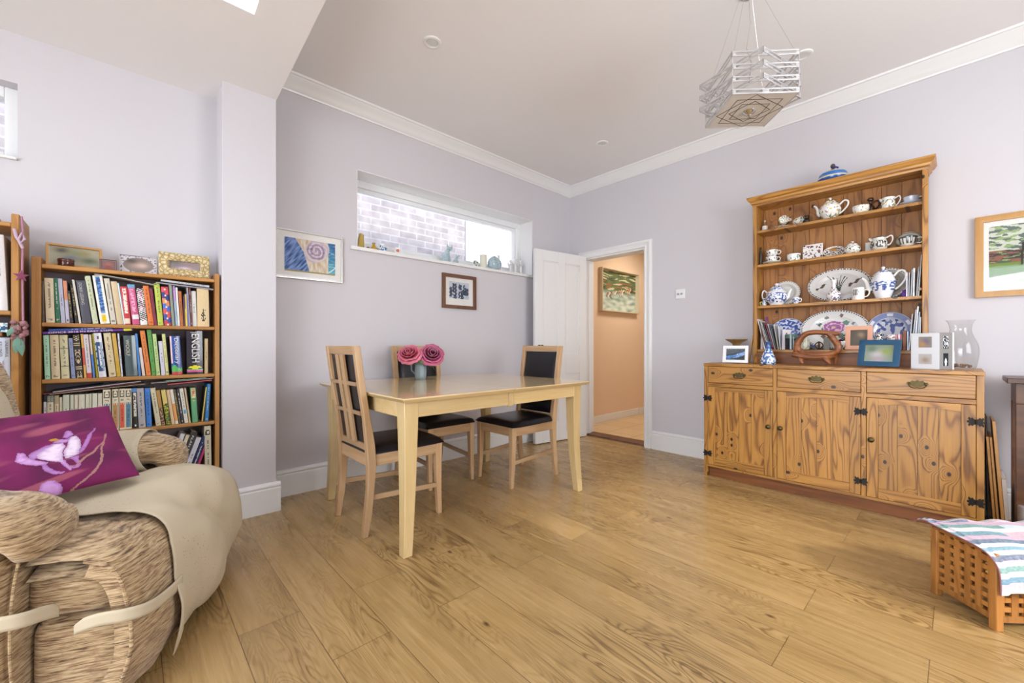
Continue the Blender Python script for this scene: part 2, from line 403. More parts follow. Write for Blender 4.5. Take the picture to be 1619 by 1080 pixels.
wall_holes('wall_left_recess', M['wall'], 'x', -.28, .022, -6.6, -3.2, 0, 2.62, [(-4.78, -4.122, 1.877, 2.241)])
wall_holes('wall_back', M['wall'], 'y', 0, .15, 0, 4.6, 0, 2.8, [(.20, .97, 0, 1.985)])
wall_holes('wall_right', M['wall'], 'x', 4.6, 4.75, -6.6, .15, 0, 2.8, [(-2.5, -.9, .75, 2.25)])
wall_holes('wall_front', M['wall'], 'y', -6.5, -6.35, .022, 4.6, 0, 2.8, [(.9, 4.3, 0, 2.35)])
struct(MB().box(0, -3.35, 0, .231, -3.077, 2.52).build('wall_pillar', M['wall'], bevel=.004))
# lower sloping ceiling of the extension, with two roof light openings
cm = MB(); zc = lambda x: 2.474 + .095 * max(-.3, min(x, 2.0))
bx = [-.3, .81, 1.7, 2.0, 2.65, 3.95, 4.75]; by = [-6.6, -5.5, -4.4, -4.3, -3.305, -3.077]
for i in range(6):
    for j in range(5):
        x0, x1, y0, y1 = bx[i], bx[i + 1], by[j], by[j + 1]
        if .8 < (x0 + x1) / 2 < 1.71 and -4.4 < (y0 + y1) / 2 < -3.305: continue
        za, zb = zc(x0), zc(x1)
        cm.hexa([(x0, y0, za), (x1, y0, zb), (x1, y1, zb), (x0, y1, za)], [(x0, y0, 2.9), (x1, y0, 2.9), (x1, y1, 2.9), (x0, y1, 2.9)])
struct(cm.build('ceiling_extension', M['ceil']))
for k, (x0, x1, y0, y1) in enumerate([(.81, 1.7, -4.4, -3.305)]):
    m = MB(); t = .05
    m.box(x0 - t, y0 - t, 2.88, x1 + t, y0, 3.35); m.box(x0 - t, y1, 2.88, x1 + t, y1 + t, 3.35); m.box(x0 - t, y0, 2.88, x0, y1, 3.35); m.box(x1, y0, 2.88, x1 + t, y1, 3.35)  # unseen upper shaft, made extra tall to block the low sun
    fr = struct(m.build('window_%d' % (k + 3), M['upvc'])); MB().box(x0, y0, 3.305, x1, y1, 3.315).build('pane', M['pane'], fr)
# coving
cv = [(0, 2.706), (.010, 2.706), (.014, 2.716), (.022, 2.722), (.034, 2.740), (.052, 2.762), (.075, 2.778), (.080, 2.786), (.090, 2.788), (.094, 2.8), (0, 2.8)]
m = MB(); n = len(cv)
vs = [(x, -3.077, z) for x, z in cv] + [(x, -x, z) for x, z in cv]
m.add(vs, [tuple(range(n)), tuple(range(2 * n - 1, n - 1, -1))] + [(i, (i + 1) % n, n + (i + 1) % n, n + i) for i in range(n)])
struct(m.build('trim_1', M['trim'], smooth=True, sharp=30))
m = MB(); vs = [(x, -x, z) for x, z in cv] + [(4.6, -x, z) for x, z in cv]
m.add(vs, [tuple(range(n)), tuple(range(2 * n - 1, n - 1, -1))] + [(i, (i + 1) % n, n + (i + 1) % n, n + i) for i in range(n)])
struct(m.build('trim_2', M['trim'], smooth=True, sharp=30))
# skirting boards
sk = [(0, 0), (.020, 0), (.020, .140), (.0145, .144), (.0145, .150), (.019, .156), (.017, .166), (.009, .174), (0, .176)]
def skirt(name, p0, p1, nrm):
    m = MB(); n = len(sk); vs = [(p0[0] + nrm[0] * d, p0[1] + nrm[1] * d, z) for d, z in sk] + [(p1[0] + nrm[0] * d, p1[1] + nrm[1] * d, z) for d, z in sk]
    m.add(vs, [tuple(range(n)), tuple(range(2 * n - 1, n - 1, -1))] + [(i, (i + 1) % n, n + (i + 1) % n, n + i) for i in range(n)])
    return struct(m.build(name, M['trim'], smooth=True, sharp=30))
skirt('baseboard_left', (0, -3.055), (0, -.02), (1, 0)); skirt('baseboard_back', (1.036, 0), (4.58, 0), (0, -1)); skirt('baseboard_back_corner', (0, 0), (.125, 0), (0, -1))
skirt('baseboard_pillar', (.231, -3.35), (.231, -3.057), (1, 0)); skirt('baseboard_pillar_side', (0.02, -3.077), (.2305, -3.077), (0, 1))
skirt('baseboard_recess', (.022, -6.33), (.022, -3.35), (1, 0)); skirt('baseboard_right', (4.6, -6.33), (4.6, -.02), (-1, 0))
# long high window in the left wall
m = MB()
m.box(-.25, -2.49, 1.732, -.18, -.61, 1.80); m.box(-.25, -2.49, 2.262, -.18, -.61, 2.322); m.box(-.25, -2.49, 1.80, -.18, -2.43, 2.262); m.box(-.25, -.67, 1.80, -.18, -.61, 2.262)
m.box(-.245, -2.43, 1.80, -.20, -2.405, 2.262); m.box(-.245, -.695, 1.80, -.20, -.67, 2.262); m.box(-.245, -2.405, 2.232, -.20, -.695, 2.262); m.box(-.245, -2.405, 1.80, -.20, -.695, 1.83)
wf = struct(m.build('window_1', M['upvc'], bevel=.004)); MB().box(-.232, -2.41, 1.825, -.226, -.69, 2.237).build('pane', M['pane'], wf)
MB().box(-.178, -2.489, 1.7325, .0, -.611, 1.738).box(-.0, -2.54, 1.712, .028, -.60, 1.738).build('window_sill', M['trim'], wf, bevel=.003)
MB().box(-.179, -2.4885, 1.738, -.001, -2.482, 2.320).box(-.179, -.618, 1.738, -.001, -.6115, 2.320).box(-.179, -2.482, 2.315, -.001, -.618, 2.3215).build('reveal_lining', M['trim'], wf)
# small window high in the recess wall
m = MB(); y0, y1, z0, z1 = -4.78, -4.122, 1.877, 2.241
m.box(-.12, y0, z0, -.05, y0 + .05, z1); m.box(-.12, y1 - .05, z0, -.05, y1, z1); m.box(-.12, y0 + .05, z0, -.05, y1 - .05, z0 + .05); m.box(-.12, y0 + .05, z1 - .05, -.05, y1 - .05, z1)
wf = struct(m.build('window_2', M['upvc'], bevel=.004)); MB().box(-.09, y0 + .05, z0 + .05, -.085, y1 - .05, z1 - .05).build('pane', M['pane'], wf)
MB().box(-.05, y0 + .001, z0 - .002, .04, y1 - .001, z0 + .012).build('window_sill', M['trim'], wf, bevel=.003)
# side window and garden doors that light the room
m = MB(); y0, y1, z0, z1 = -2.5, -.9, .75, 2.25
for a, b, c, d in [(y0, y0 + .06, z0, z1), (y1 - .06, y1, z0, z1), (y0 + .06, y1 - .06, z0, z0 + .06), (y0 + .06, y1 - .06, z1 - .06, z1)]: m.box(4.64, a, c, 4.70, b, d)
wf = struct(m.build('window_5', M['upvc'], bevel=.004)); MB().box(4.665, y0 + .06, z0 + .06, 4.67, y1 - .06, z1 - .06).build('pane', M['pane'], wf)
m = MB()
for x in (.9, 2.0, 3.13, 4.22): m.box(x, -6.46, 0, x + .08, -6.40, 2.35)
m.box(.98, -6.46, 2.27, 4.22, -6.40, 2.35); m.box(.98, -6.46, .0, 4.22, -6.40, .08)
wf = struct(m.build('door_2', M['upvc'], bevel=.004)); MB().box(.98, -6.432, .08, 4.22, -6.428, 2.27).build('pane', M['pane'], wf)
# doorway to the hall
m = MB(); A = [(0, 0), (.075, 0), (.075, .010), (.068, .012), (.062, .021), (.050, .024), (.040, .017), (.020, .015), (.012, .020), (.004, .018), (0, .012)]
def arch(pts):  # architrave profile swept round the opening: a = distance from the opening edge, d = projection
    n = len(A); out = []
    for (sx, sz, px, pz) in pts: out += [(px + sx * a, -d, pz + sz * a) for a, d in A]
    fs = [tuple(range(n)), tuple(range(len(out) - 1, len(out) - n - 1, -1))]
    for q in range(len(pts) - 1): fs += [(q * n + i, q * n + (i + 1) % n, (q + 1) * n + (i + 1) % n, (q + 1) * n + i) for i in range(n)]
    return out, fs
m.add(*arch([(-1, 0, .215, 0), (-1, 1, .215, 1.968), (1, 1, .955, 1.968), (1, 0, .955, 0)]))
fr = struct(m.build('door_frame', M['trim'], smooth=True, sharp=30))
MB().box(.20, .0, 0, .23, .15, 1.985).box(.94, 0, 0, .97, .15, 1.985).box(.23, 0, 1.955, .94, .15, 1.985).box(.23, .05, 0, .242, .09, 1.955).box(.928, .05, 0, .94, .09, 1.955).build('jamb_lining', M['trim'], fr, bevel=.002)
MB().prism([(.01, -.005), (.02, .018), (.12, .024), (.15, .024), (.15, -.01), (.01, -.01)], .23, .94, 'x').build('threshold', M['walnut'], fr)
d = MB(); W = .71; H = 1.975; T = .036
d.box(0, 0, 0, .10, T, H); d.box(W - .10, 0, 0, W, T, H); d.box(W / 2 - .045, 0, 0, W / 2 + .045, T, H)
for z0, z1 in ((0, .20), (.70, .90), (H - .11, H)): d.box(.10, 0, z0, W / 2 - .045, T, z1); d.box(W / 2 + .045, 0, z0, W - .10, T, z1)
for x0, x1 in ((.10, W / 2 - .045), (W / 2 + .045, W - .10)):
    for z0, z1 in ((.20, .70), (.90, H - .11)):
        d.box(x0, .010, z0, x1, T - .010, z1)
        for s in (0, 1):
            ya, yb = (.0, .010) if s == 0 else (T - .010, T)
            yo = .004 if s == 0 else T - .004
            for (a, b, c, e) in ((x0, x0 + .012, z0, z1), (x1 - .012, x1, z0, z1), (x0, x1, z0, z0 + .012), (x0, x1, z1 - .012, z1)): d.box(a, min(yo, .5 * T), c, b, max(yo, .5 * T), e)
ang = math.atan2(-.70, -.105)
struct(d.build('door_1', M['trim'], loc=(.232, -.03, .008), rot=(0, 0, ang), bevel=.002))
hd = bpy.data.objects['door_1']; MB().lathe([(.0, 0), (.024, 0), (.024, .004), (.009, .008), (.009, .03), (.020, .038), (.024, .050), (.018, .060), (0, .063)], 20).build('door_knob', M['brass'], hd, (W - .05, T, .98), (-PI / 2, 0, 0), smooth=True)
# hall seen through the doorway
struct(MB().box(-.3, .03, -.1, 2.0, 3.3, .0).box(-.3, .15, 0, 2.0, 3.3, .012).build('floor_hall', M['tile']))
struct(MB().box(-.28, .15, 0, -.08, 3.3, 2.5).build('wall_hall_left', M['hall'])); struct(MB().box(1.8, .15, 0, 1.95, 3.3, 2.5).build('wall_hall_right', M['hall']))
struct(MB().box(-.28, 3.3, 0, 1.95, 3.4, 2.5).build('wall_hall_end', M['hall'])); struct(MB().box(-.28, .15, 2.5, 1.95, 3.4, 2.6).build('ceiling_hall', M['ceil']))
struct(MB().box(-.08, .15, .012, -.064, 1.64, .105).box(-.08, 1.66, .012, -.064, 3.3, .105).build('baseboard_hall', M['trim'], bevel=.004))
struct(MB().box(-.08, .151, 0, .2, .160, 2.4).box(.97, .151, 0, 1.8, .160, 2.4).build('wall_hall_near', M['hall']))
# outside the window
tag(MB().box(-1.5, -9.0, -1, -1.3, -.53, 5).build('garden_wall', M['brick']), 'pale brick wall outside the long high window', 'wall')
M['render'] = plain('white_render', 'e4e4e6', .9, noise_amt=.04)
tag(MB().box(-1.5, -.52, -1, -1.27, 12.0, 5).build('rendered_wall', M['render']), 'white rendered wall outside, beside the pale brick wall', 'wall')
tag(MB().box(-1.2, -14, -.3, 8, -6.6, -.12).build('terrace', plain('paving', 'a8a49c', .8, noise_amt=.1)), 'grey paved terrace outside the garden doors', 'terrace')

# ---------------------------------------------------------------- ceiling fittings, switch
M['spotgl'] = plain('frosted_lamp', 'd8d8d6', .3)
sp = thing('ceiling_spotlight', 'white round recessed spotlight, the one nearest the sloping ceiling edge', 'spotlight', (.933, -2.418, 2.8), 0, 'recessed ceiling spotlights')
MB().lathe([(.034, .004), (.034, -.003), (.040, -.008), (.050, -.006), (.054, .0)], 32, cap=False).build('trim_ring', M['trim'], sp, smooth=True)
MB().lathe([(0, -.004), (.028, -.004), (.030, -.006), (.034, -.004), (.036, .0)], 32).build('lamp_lens', M['spotgl'], sp, smooth=True)
dup(sp, (.904, -.652, 2.8), label='white round recessed spotlight in the far corner above the doorway')
dup(sp, (2.40, -.681, 2.8), label='white recessed spotlight partly behind the chrome pendant lamp')
s = thing('light_switch', 'white square dimmer switch plate on the wall beside the doorway', 'switch', (1.312, 0, 1.478))
MB().box(-.044, -.008, -.044, .044, 0, .044).build('switch_plate', M['upvc'], s, bevel=.003)
for x in (-.016, .016): MB().lathe([(.0095, 0), (.0095, .012), (.008, .014), (0, .014)], 20).build('dimmer_knob', M['chrome'], s, (x, -.008, 0), (PI / 2, 0, 0), smooth=True)
# ---------------------------------------------------------------- dining table
tb = thing('dining_table', 'pale lacquered wood extending dining table with tapered legs, holding a jug of roses', 'table', (.765, -2.115, 0))
hx, hy = .568, .705; zt = .757
m = MB()
def slab(m, hx, hy, z0, z1, ch, rnd=0, y0=None, y1=None):
    a = -hy if y0 is None else y0; b = hy if y1 is None else y1
    m.hexa([(-hx + ch, a + (ch if y0 is None else 0), z0), (hx - ch, a + (ch if y0 is None else 0), z0), (hx - ch, b - (ch if y1 is None else 0), z0), (-hx + ch, b - (ch if y1 is None else 0), z0)],
           [(-hx, a, z1), (hx, a, z1), (hx, b, z1), (-hx, b, z1)])
m.rnd = .2; slab(m, hx, hy, zt - .024, zt - .006, .018, y1=-.002); m.rnd = .6; slab(m, hx, hy, zt - .024, zt - .006, .018, y0=.002)
m.rnd = .21; m.box(-hx, -hy, zt - .006, hx, -.0008, zt); m.rnd = .63; m.box(-hx, .0008, zt - .006, hx, hy, zt)
m.build('tabletop', M['tabley'], tb, bevel=.0015)
m = MB(); ax, ay = .502, .655
for s_ in (-1, 1):
    m.rnd = .3; m.box(s_ * ax - .011, -ay, .655, s_ * ax + .011, -.004, .733); m.rnd = .7; m.box(s_ * ax - .011, .004, .655, s_ * ax + .011, ay, .733)
    m.rnd = .5; m.box(-ax, s_ * ay - .011, .655, ax, s_ * ay + .011, .733)
m.build('apron', wood('pale_lacquered_apron', 'dcc392', 'cdb07a', 'b7955f', 1, 1, 0, .25, .35, 2.0, .3), tb, bevel=.002)
MB().box(.513, -.006, .650, .519, .030, .735).build('apron_joint', M['tablez'], tb, bevel=.002)
tr_ = MB().tube([(.30, .02, .64), (.30, .16, .635)], .006, 8); ct = tr_.build('slide_rail', M['blackp'], tb)
MB().tube([(.31, .15, .645), (.315, .175, .640), (.312, .185, .622), (.305, .178, .605)], .006, 8).build('latch', plain('yellow_plastic', 'd8c22a', .4), tb)
lw = None
for s1 in (-1, 1):
    for s2 in (-1, 1):
        m = MB(); m.rnd = random.random(); N = 10; prev = None
        for i in range(N + 1):
            t = i / N; z = .733 * (1 - t); wd = .078 - .032 * t; sw = .006 * math.sin(t * PI) * -1 + .016 * max(0, t - .6) ** 1.0
            xo = s1 * (.517 + sw); yo = s2 * (.672 + sw); xi = xo - s1 * wd; yi = yo - s2 * wd
            ring = [(xo, yo, z), (xi, yo, z), (xi, yi, z), (xo, yi, z)]; m.v += ring
            b = i * 4
            if i: 
                for k in range(4): m.f.append((b - 4 + k, b - 4 + (k + 1) % 4, b + (k + 1) % 4, b + k)); m.c.append(m.col); m.r.append(m.rnd)
        for f in ((0, 1, 2, 3), (N * 4 + 3, N * 4 + 2, N * 4 + 1, N * 4)): m.f.append(f); m.c.append(m.col); m.r.append(m.rnd)
        m.build('leg', M['tablez'], tb, bevel=.003)

# ---------------------------------------------------------------- dining chairs
def make_chair():
    t = thing('dining_chair', '', 'chair', (0, 0, 0), 0, 'dining chairs')
    # local: +y is the front; side profile of the back post in y,z
    prof = [(-.235, 0), (-.218, .12), (-.205, .25), (-.200, .38), (-.207, .48), (-.226, .62), (-.252, .78), (-.282, 1.0)]
    def post(s, x, w):
        m = MB(); m.rnd = random.random()
        for i, (y, z) in enumerate(prof):
            d = .030 if i == 0 else (.038 if z < .3 else .046 if z < .5 else .036 - .006 * (z - .5))
            xx = x + s * (.0 + .012 * (z > .7) * (z - .7))
            ww = w * (.82 if z < .05 else .95 if z < .2 else 1)
            m.v += [(xx - ww / 2, y - d / 2, z), (xx + ww / 2, y - d / 2, z), (xx + ww / 2, y + d / 2, z), (xx - ww / 2, y + d / 2, z)]
            if i:
                b = i * 4
                for k in range(4): m.f.append((b - 4 + k, b - 4 + (k + 1) % 4, b + (k + 1) % 4, b + k)); m.c.append(m.col); m.r.append(m.rnd)
        L = len(prof) * 4
        for f in ((0, 1, 2, 3), (L - 1, L - 2, L - 3, L - 4)): m.f.append(f); m.c.append(m.col); m.r.append(m.rnd)
        return m
    for s in (-1, 1): post(s, s * .190, .036).build('back_post', M['oakz'], t, bevel=.004)
    def yz(z):
        for (a, b), (c, d) in zip(prof, prof[1:]):
            if b <= z <= d: return a + (c - a) * (z - b) / (d - b)
    for s in (-1, 1):
        m = MB(); m.rnd = random.random(); x = s * .180; y = .215
        for i, (z, w, dy) in enumerate([(0, .026, .012), (.15, .032, .004), (.30, .038, 0), (.425, .042, 0)]):
            m.v += [(x - w / 2, y + dy - w / 2, z), (x + w / 2, y + dy - w / 2, z), (x + w / 2, y + dy + w / 2, z), (x - w / 2, y + dy + w / 2, z)]
            if i:
                b = i * 4
                for k in range(4): m.f.append((b - 4 + k, b - 4 + (k + 1) % 4, b + (k + 1) % 4, b + k)); m.c.append(m.col); m.r.append(m.rnd)
        for f in ((0, 1, 2, 3), (15, 14, 13, 12)): m.f.append(f); m.c.append(m.col); m.r.append(m.rnd)
        m.build('leg', M['oakz'], t, bevel=.003)
    m = MB(); m.rnd = .4
    m.box(-.163, .205, .362, .163, .231, .425).build('front_rail', M['oakx'], t, bevel=.003)
    m = MB(); m.rnd = .8; m.box(-.175, -.215, .362, .175, -.19, .430).build('rear_rail', M['oakx'], t, bevel=.003)
    oy = M.get('oaky') or M.setdefault('oaky', wood('limed_oak_side', 'c6a680', 'b49069', '8f7050', 1, 1.4, 0, .4, .5, 2.0))
    for s in (-1, 1):
        m = MB(); m.rnd = .5 + .4 * s; a, b = sorted((s * .197, s * .172)); m.box(a, -.19, .362, b, .196, .425).build('side_rail', oy, t, bevel=.003)
    for s in (-1, 1): MB().hexa([(s * .188 - .009, -.205, .185), (s * .188 + .009, -.205, .185), (s * .180 + .009, .21, .160), (s * .180 - .009, .21, .160)], [(s * .188 - .009, -.205, .213), (s * .188 + .009, -.205, .213), (s * .180 + .009, .21, .188), (s * .180 - .009, .21, .188)]).build('stretcher', oy, t, bevel=.003)
    # padded leather seat
    def sf(u, v):
        a = u * 2 - 1; b = v * 2 - 1; ex = (1 - abs(a) ** 5) ; ey = (1 - abs(b) ** 5)
        hw = .212 - .012 * (b < 0) * -b
        return (a * hw, b * .232 + .012, .428 + .045 * (ex * ey) ** .30 - .004 * abs(a) * ey + .006 * max(0, -b))
    m = MB(); m.grid(sf, 26, 26); m.box(-.200, -.208, .424, .200, .232, .430); m.build('seat', M['black'], t, smooth=True, sharp=80)
    # top rail, lower rail, padded back, slats
    def rail(z0, z1, x, d, name):
        m = MB(); m.rnd = random.random(); y0, y1 = yz(z0), yz(z1) if z1 <= 1 else yz(1) - .003
        m.hexa([(-x, y0 - d, z0), (x, y0 - d, z0), (x, y0 + d, z0), (-x, y0 + d, z0)], [(-x, y1 - d, z1), (x, y1 - d, z1), (x, y1 + d, z1), (-x, y1 + d, z1)]); return m.build(name, M['oakx'], t, bevel=.003)
    rail(.955, 1.0, .176, .013, 'top_rail'); rail(.432, .475, .174, .010, 'lower_rail')
    z0, z1 = .478, .953
    def bp(side):
        def fn(u, v):
            z = z0 + (z1 - z0) * v; a = 2 * u - 1; b = 2 * v - 1; e = ((1 - abs(a) ** 8) * (1 - abs(b) ** 10)) ** .4
            return (a * .170, yz(z) + side * (.002 + .012 * e), z)
        return fn
    m = MB(); m.grid(bp(1), 14, 18); m.grid(bp(-.35), 14, 18); m.build('back_pad', M['black'], t, smooth=True, sharp=85)
    for x in (-.034, .034):
        m = MB(); m.rnd = random.random(); N = 6
        for i in range(N):
            za, zb = z0 + (z1 - z0) * i / N, z0 + (z1 - z0) * (i + 1) / N
            m.hexa([(x - .022, yz(za) - .023, za), (x + .022, yz(za) - .023, za), (x + .022, yz(za) - .011, za), (x - .022, yz(za) - .011, za)], [(x - .022, yz(zb) - .023, zb), (x + .022, yz(zb) - .023, zb), (x + .022, yz(zb) - .011, zb), (x - .022, yz(zb) - .011, zb)])
        m.build('back_slat', M['oakz'], t)
    for z in (.635, .79):
        MB().hexa([(-.173, yz(z) - .022, z), (.173, yz(z) - .022, z), (.173, yz(z) - .012, z), (-.173, yz(z) - .012, z)], [(-.173, yz(z + .02) - .022, z + .02), (.173, yz(z + .02) - .022, z + .02), (.173, yz(z + .02) - .012, z + .02), (-.173, yz(z + .02) - .012, z + .02)]).build('back_rung', M['oakx'], t)
    return t
ch = make_chair(); ch.location = (.757, -2.600, 0)
ch['label'] = 'black leather and limed oak chair at the near table end, slatted back towards the viewer'
dup(ch, (.745, -1.545, 0), PI, 'black leather and limed oak chair at the far table end beside the open white door')
dup(ch, (.345, -2.03, 0), -PI / 2, 'black leather and limed oak chair between the table and the wall, behind the roses')

# ---------------------------------------------------------------- jug of roses
jg = thing('flower_jug', 'small pale blue-grey ribbed jug holding pink roses on the dining table', 'jug', (.411, -2.189, .757))
M['jug'] = plain('blue_grey_glaze', '94a9b2', .3, noise_amt=.2, bscale=90)
m = MB(); N = 40
pr = [(.030, 0), (.036, .004), (.040, .03), (.042, .06), (.040, .09), (.036, .115), (.034, .13), (.037, .142), (.033, .143), (.031, .13), (.033, .11), (.038, .06), (.034, .01), (0, .01)]
vs = []; fs = []
for i, (r, z) in enumerate(pr):
    for k in range(N):
        a = 2 * PI * k / N; rr = r * (1 + .03 * math.cos(a * 10)) + (.012 * math.exp(-((a - PI * .35) / .3) ** 2) if z > .125 and i < 9 else 0); vs.append((rr * math.cos(a), rr * math.sin(a), z))
for i in range(len(pr) - 1):
    for k in range(N): fs.append((i * N + k, i * N + (k + 1) % N, (i + 1) * N + (k + 1) % N, (i + 1) * N + k))
m.add(vs, fs); m.build('jug_body', M['jug'], jg, smooth=True, sharp=60)
MB().tube([(-.030, -.022, .125), (-.046, -.034, .128), (-.058, -.043, .105), (-.056, -.042, .065), (-.036, -.026, .04)], [.005, .006, .006, .005, .005], 8).build('handle', M['jug'], jg, smooth=True)
def rose(name, label, loc, R, cin, cout, rz, tilt, stem, group):
    stem = Euler((tilt[0], tilt[1], 0)).to_matrix().inverted() @ (Vector((.411, -2.189, .80)) - Vector(loc))
    t = thing(name, label, 'flower', loc, 0, group, rot=(tilt[0], tilt[1], 0)); m = MB(); rnd = random.Random(rz)
    for ly, (np_, r, open_, h) in enumerate([(3, .22, .05, .62), (4, .38, .15, .66), (5, .58, .42, .62), (6, .78, .75, .50), (7, .96, 1.15, .34)]):
        for k in range(np_):
            a0 = 2 * PI * (k + .5 * (ly % 2)) / np_ + rnd.uniform(-.2, .2); wa = 2 * PI / np_ * .78; q = rnd.uniform(.9, 1.1)
            c = mixc(lin(cin), lin(cout), ly / 4 + rnd.uniform(-.12, .12))
            def pf(u, v, a0=a0, wa=wa, r=r, open_=open_, h=h, q=q):
                a = a0 + (u - .5) * wa * 2 * (.55 + .45 * math.sin(PI * min(v * .9 + .1, 1))) * .5 * 2
                rr = R * r * (.25 + .75 * math.sin(v * PI / 2 * .95) ** .8) * q; ruf = .05 * R * math.sin(u * 9 + ly) * v
                z = R * (h * v * (1.1 - .35 * open_ * v * v)) - R * .12 * open_ * max(0, v - .7) * 4 + ruf; rr += R * .16 * open_ * max(0, v - .65)
                return (rr * math.cos(a), rr * math.sin(a), z)
            m.grid(pf, 8, 7, lambda u, v, c=c: mixc(c, lin('f2b4c6'), max(0, v - .6) * 1.3))
    m.build('petals', M['matte'], t, smooth=True, sharp=80, solid=.0012)
    m = MB(); m.tube([Vector((0, 0, 0)), Vector(stem) * .25 + Vector((0, 0, -.02)), Vector(stem) * .7 + Vector((0, 0, -.006)), Vector(stem)], .0025, 6); m.ball((0, 0, .004), .011, .011, .010); sm = m.build('stem', M['leaf'], t, smooth=True)
    return t
M['leaf'] = plain('rose_leaf_green', '5f8a45', .5, noise_amt=.15)
rose('rose', 'coral pink rose, the left bloom in the blue-grey jug', (.395, -2.268, .928), .090, 'b8304a', 'e06a86', .4, (.55, .62, 0), (.035, .06, -.12), 'roses in the jug')
rose('rose', 'deep magenta rose, the right bloom in the blue-grey jug', (.47, -2.135, .925), .092, '7c1a4a', 'c4497c', 1.9, (.30, .95, 0), (-.07, -.02, -.12), 'roses in the jug')
t = thing('rose_foliage', 'green rose leaves under the two blooms in the jug', 'leaves', (.411, -2.189, .90))
for k, (a, l, dz) in enumerate([(.2, .10, -.05), (1.2, .09, -.07), (-1.0, .08, -.02), (2.6, .09, .01), (4.0, .10, .0), (-.5, .11, -.03), (3.3, .08, -.02)]):
    def lf(u, v, a=a, l=l, dz=dz):
        wd = .018 * math.sin(PI * min(1, v * 1.02)) ** .8; x = v * l + .012; s_ = (u - .5) * 2 * wd
        return (x * math.cos(a) - s_ * math.sin(a), x * math.sin(a) + s_ * math.cos(a), dz * v * v * 1.3 + .01 * v + abs(u - .5) * .008)
    MB().grid(lf, 4, 8).build('leaf', M['leaf'], t, smooth=True, solid=.0008)
MB().tube([(0, 0, -.10), (.0, .0, .012)], .003, 6).build('leaf_stem', M['leaf'], t)
# ---------------------------------------------------------------- pine dresser
dr = thing('pine_dresser', 'knotty antique pine dresser with three drawers, three doors and a plate rack above', 'dresser', (0, 0, 0))
X0, X1, YF, ZT = 1.718, 3.146, -.476, .866
m = MB(); m.rnd = .1; m.box(X0 - .003, YF - .004, ZT - .022, X1 + .003, -.025, ZT); m.build('top_board', M['pineh'], dr, bevel=.003)
m = MB()
m.rnd = .3; m.box(X0, YF + .002, 0, X0 + .022, -.025, ZT - .022); m.rnd = .5; m.box(X1 - .022, YF + .002, 0, X1, -.025, ZT - .022)
m.rnd = .8; m.box(X0 + .022, -.04, .05, X1 - .022, -.025, ZT - .022)
for x in (2.19, 2.6565): m.rnd += .13; m.box(x, YF + .022, .09, x + .016, -.04, ZT - .022)
m.rnd = .25; m.box(X0 + .022, YF + .03, .085, X1 - .022, -.04, .10)
m.build('carcass', M['pine'], dr, bevel=.002)
for k, (x0, x1) in enumerate(((X0, X0 + .028), (2.184, 2.208), (2.652, 2.676), (X1 - .028, X1))):
    m = MB(); m.rnd = .44 + .17 * k; m.box(x0, YF, .03 if k in (0, 3) else .09, x1, YF + .022, ZT - .022).build('stile', M['pine'], dr, bevel=.002)
for z0, z1 in ((.690, .716), (.075, .093)):
    m = MB(); m.rnd = z0; m.box(X0 + .028, YF + .001, z0, X1 - .028, YF + .022, z1).build('rail', M['pineh'], dr, bevel=.002)
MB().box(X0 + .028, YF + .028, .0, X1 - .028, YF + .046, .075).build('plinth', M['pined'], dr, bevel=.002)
def bail():
    m = MB(); pts = []
    out = [(-.046, .0), (-.040, .012), (-.030, .010), (-.022, .020), (-.010, .016), (0, .024), (.010, .016), (.022, .020), (.030, .010), (.040, .012), (.046, .0), (.036, -.010), (.024, -.008), (.012, -.016), (0, -.012), (-.012, -.016), (-.024, -.008), (-.036, -.010)]
    m.prism(out, -.003, 0, 'y'); m.ball((-.032, -.006, .003), .006); m.ball((.032, -.006, .003), .006)
    m.tube([(-.032, -.010, .003), (-.036, -.013, -.008), (-.026, -.016, -.019), (-.012, -.017, -.022), (0, -.017, -.019), (.012, -.017, -.022), (.026, -.016, -.019), (.036, -.013, -.008), (.032, -.010, .003)], .0028, 8)
    return m
for k, (a, b) in enumerate(((X0 + .030, 2.182), (2.210, 2.650), (2.678, X1 - .030))):
    d = MB(); d.rnd = .17 + k * .29; d.box(a, YF - .002, .718, b, YF + .018, ZT - .024); dd = d.build('drawer', M['pineh'], dr, bevel=.003)
    bail().build('drawer_handle', M['brass'], dd, ((a + b) / 2 + (.005 if k == 0 else 0), YF - .002, .784))
def hinge(): 
    m = MB()
    for s in (-1, 1): m.prism([(s * x, z) for x, z in [(.001, .010), (.008, .016), (.014, .024), (.018, .017), (.026, .026), (.029, .015), (.024, .008), (.033, .004), (.033, -.004), (.024, -.008), (.029, -.015), (.026, -.026), (.018, -.017), (.014, -.024), (.008, -.016), (.001, -.010)]], -.002, 0, 'y')
    m.tube([(0, -.003, -.012), (0, -.003, .012)], .004, 8); return m
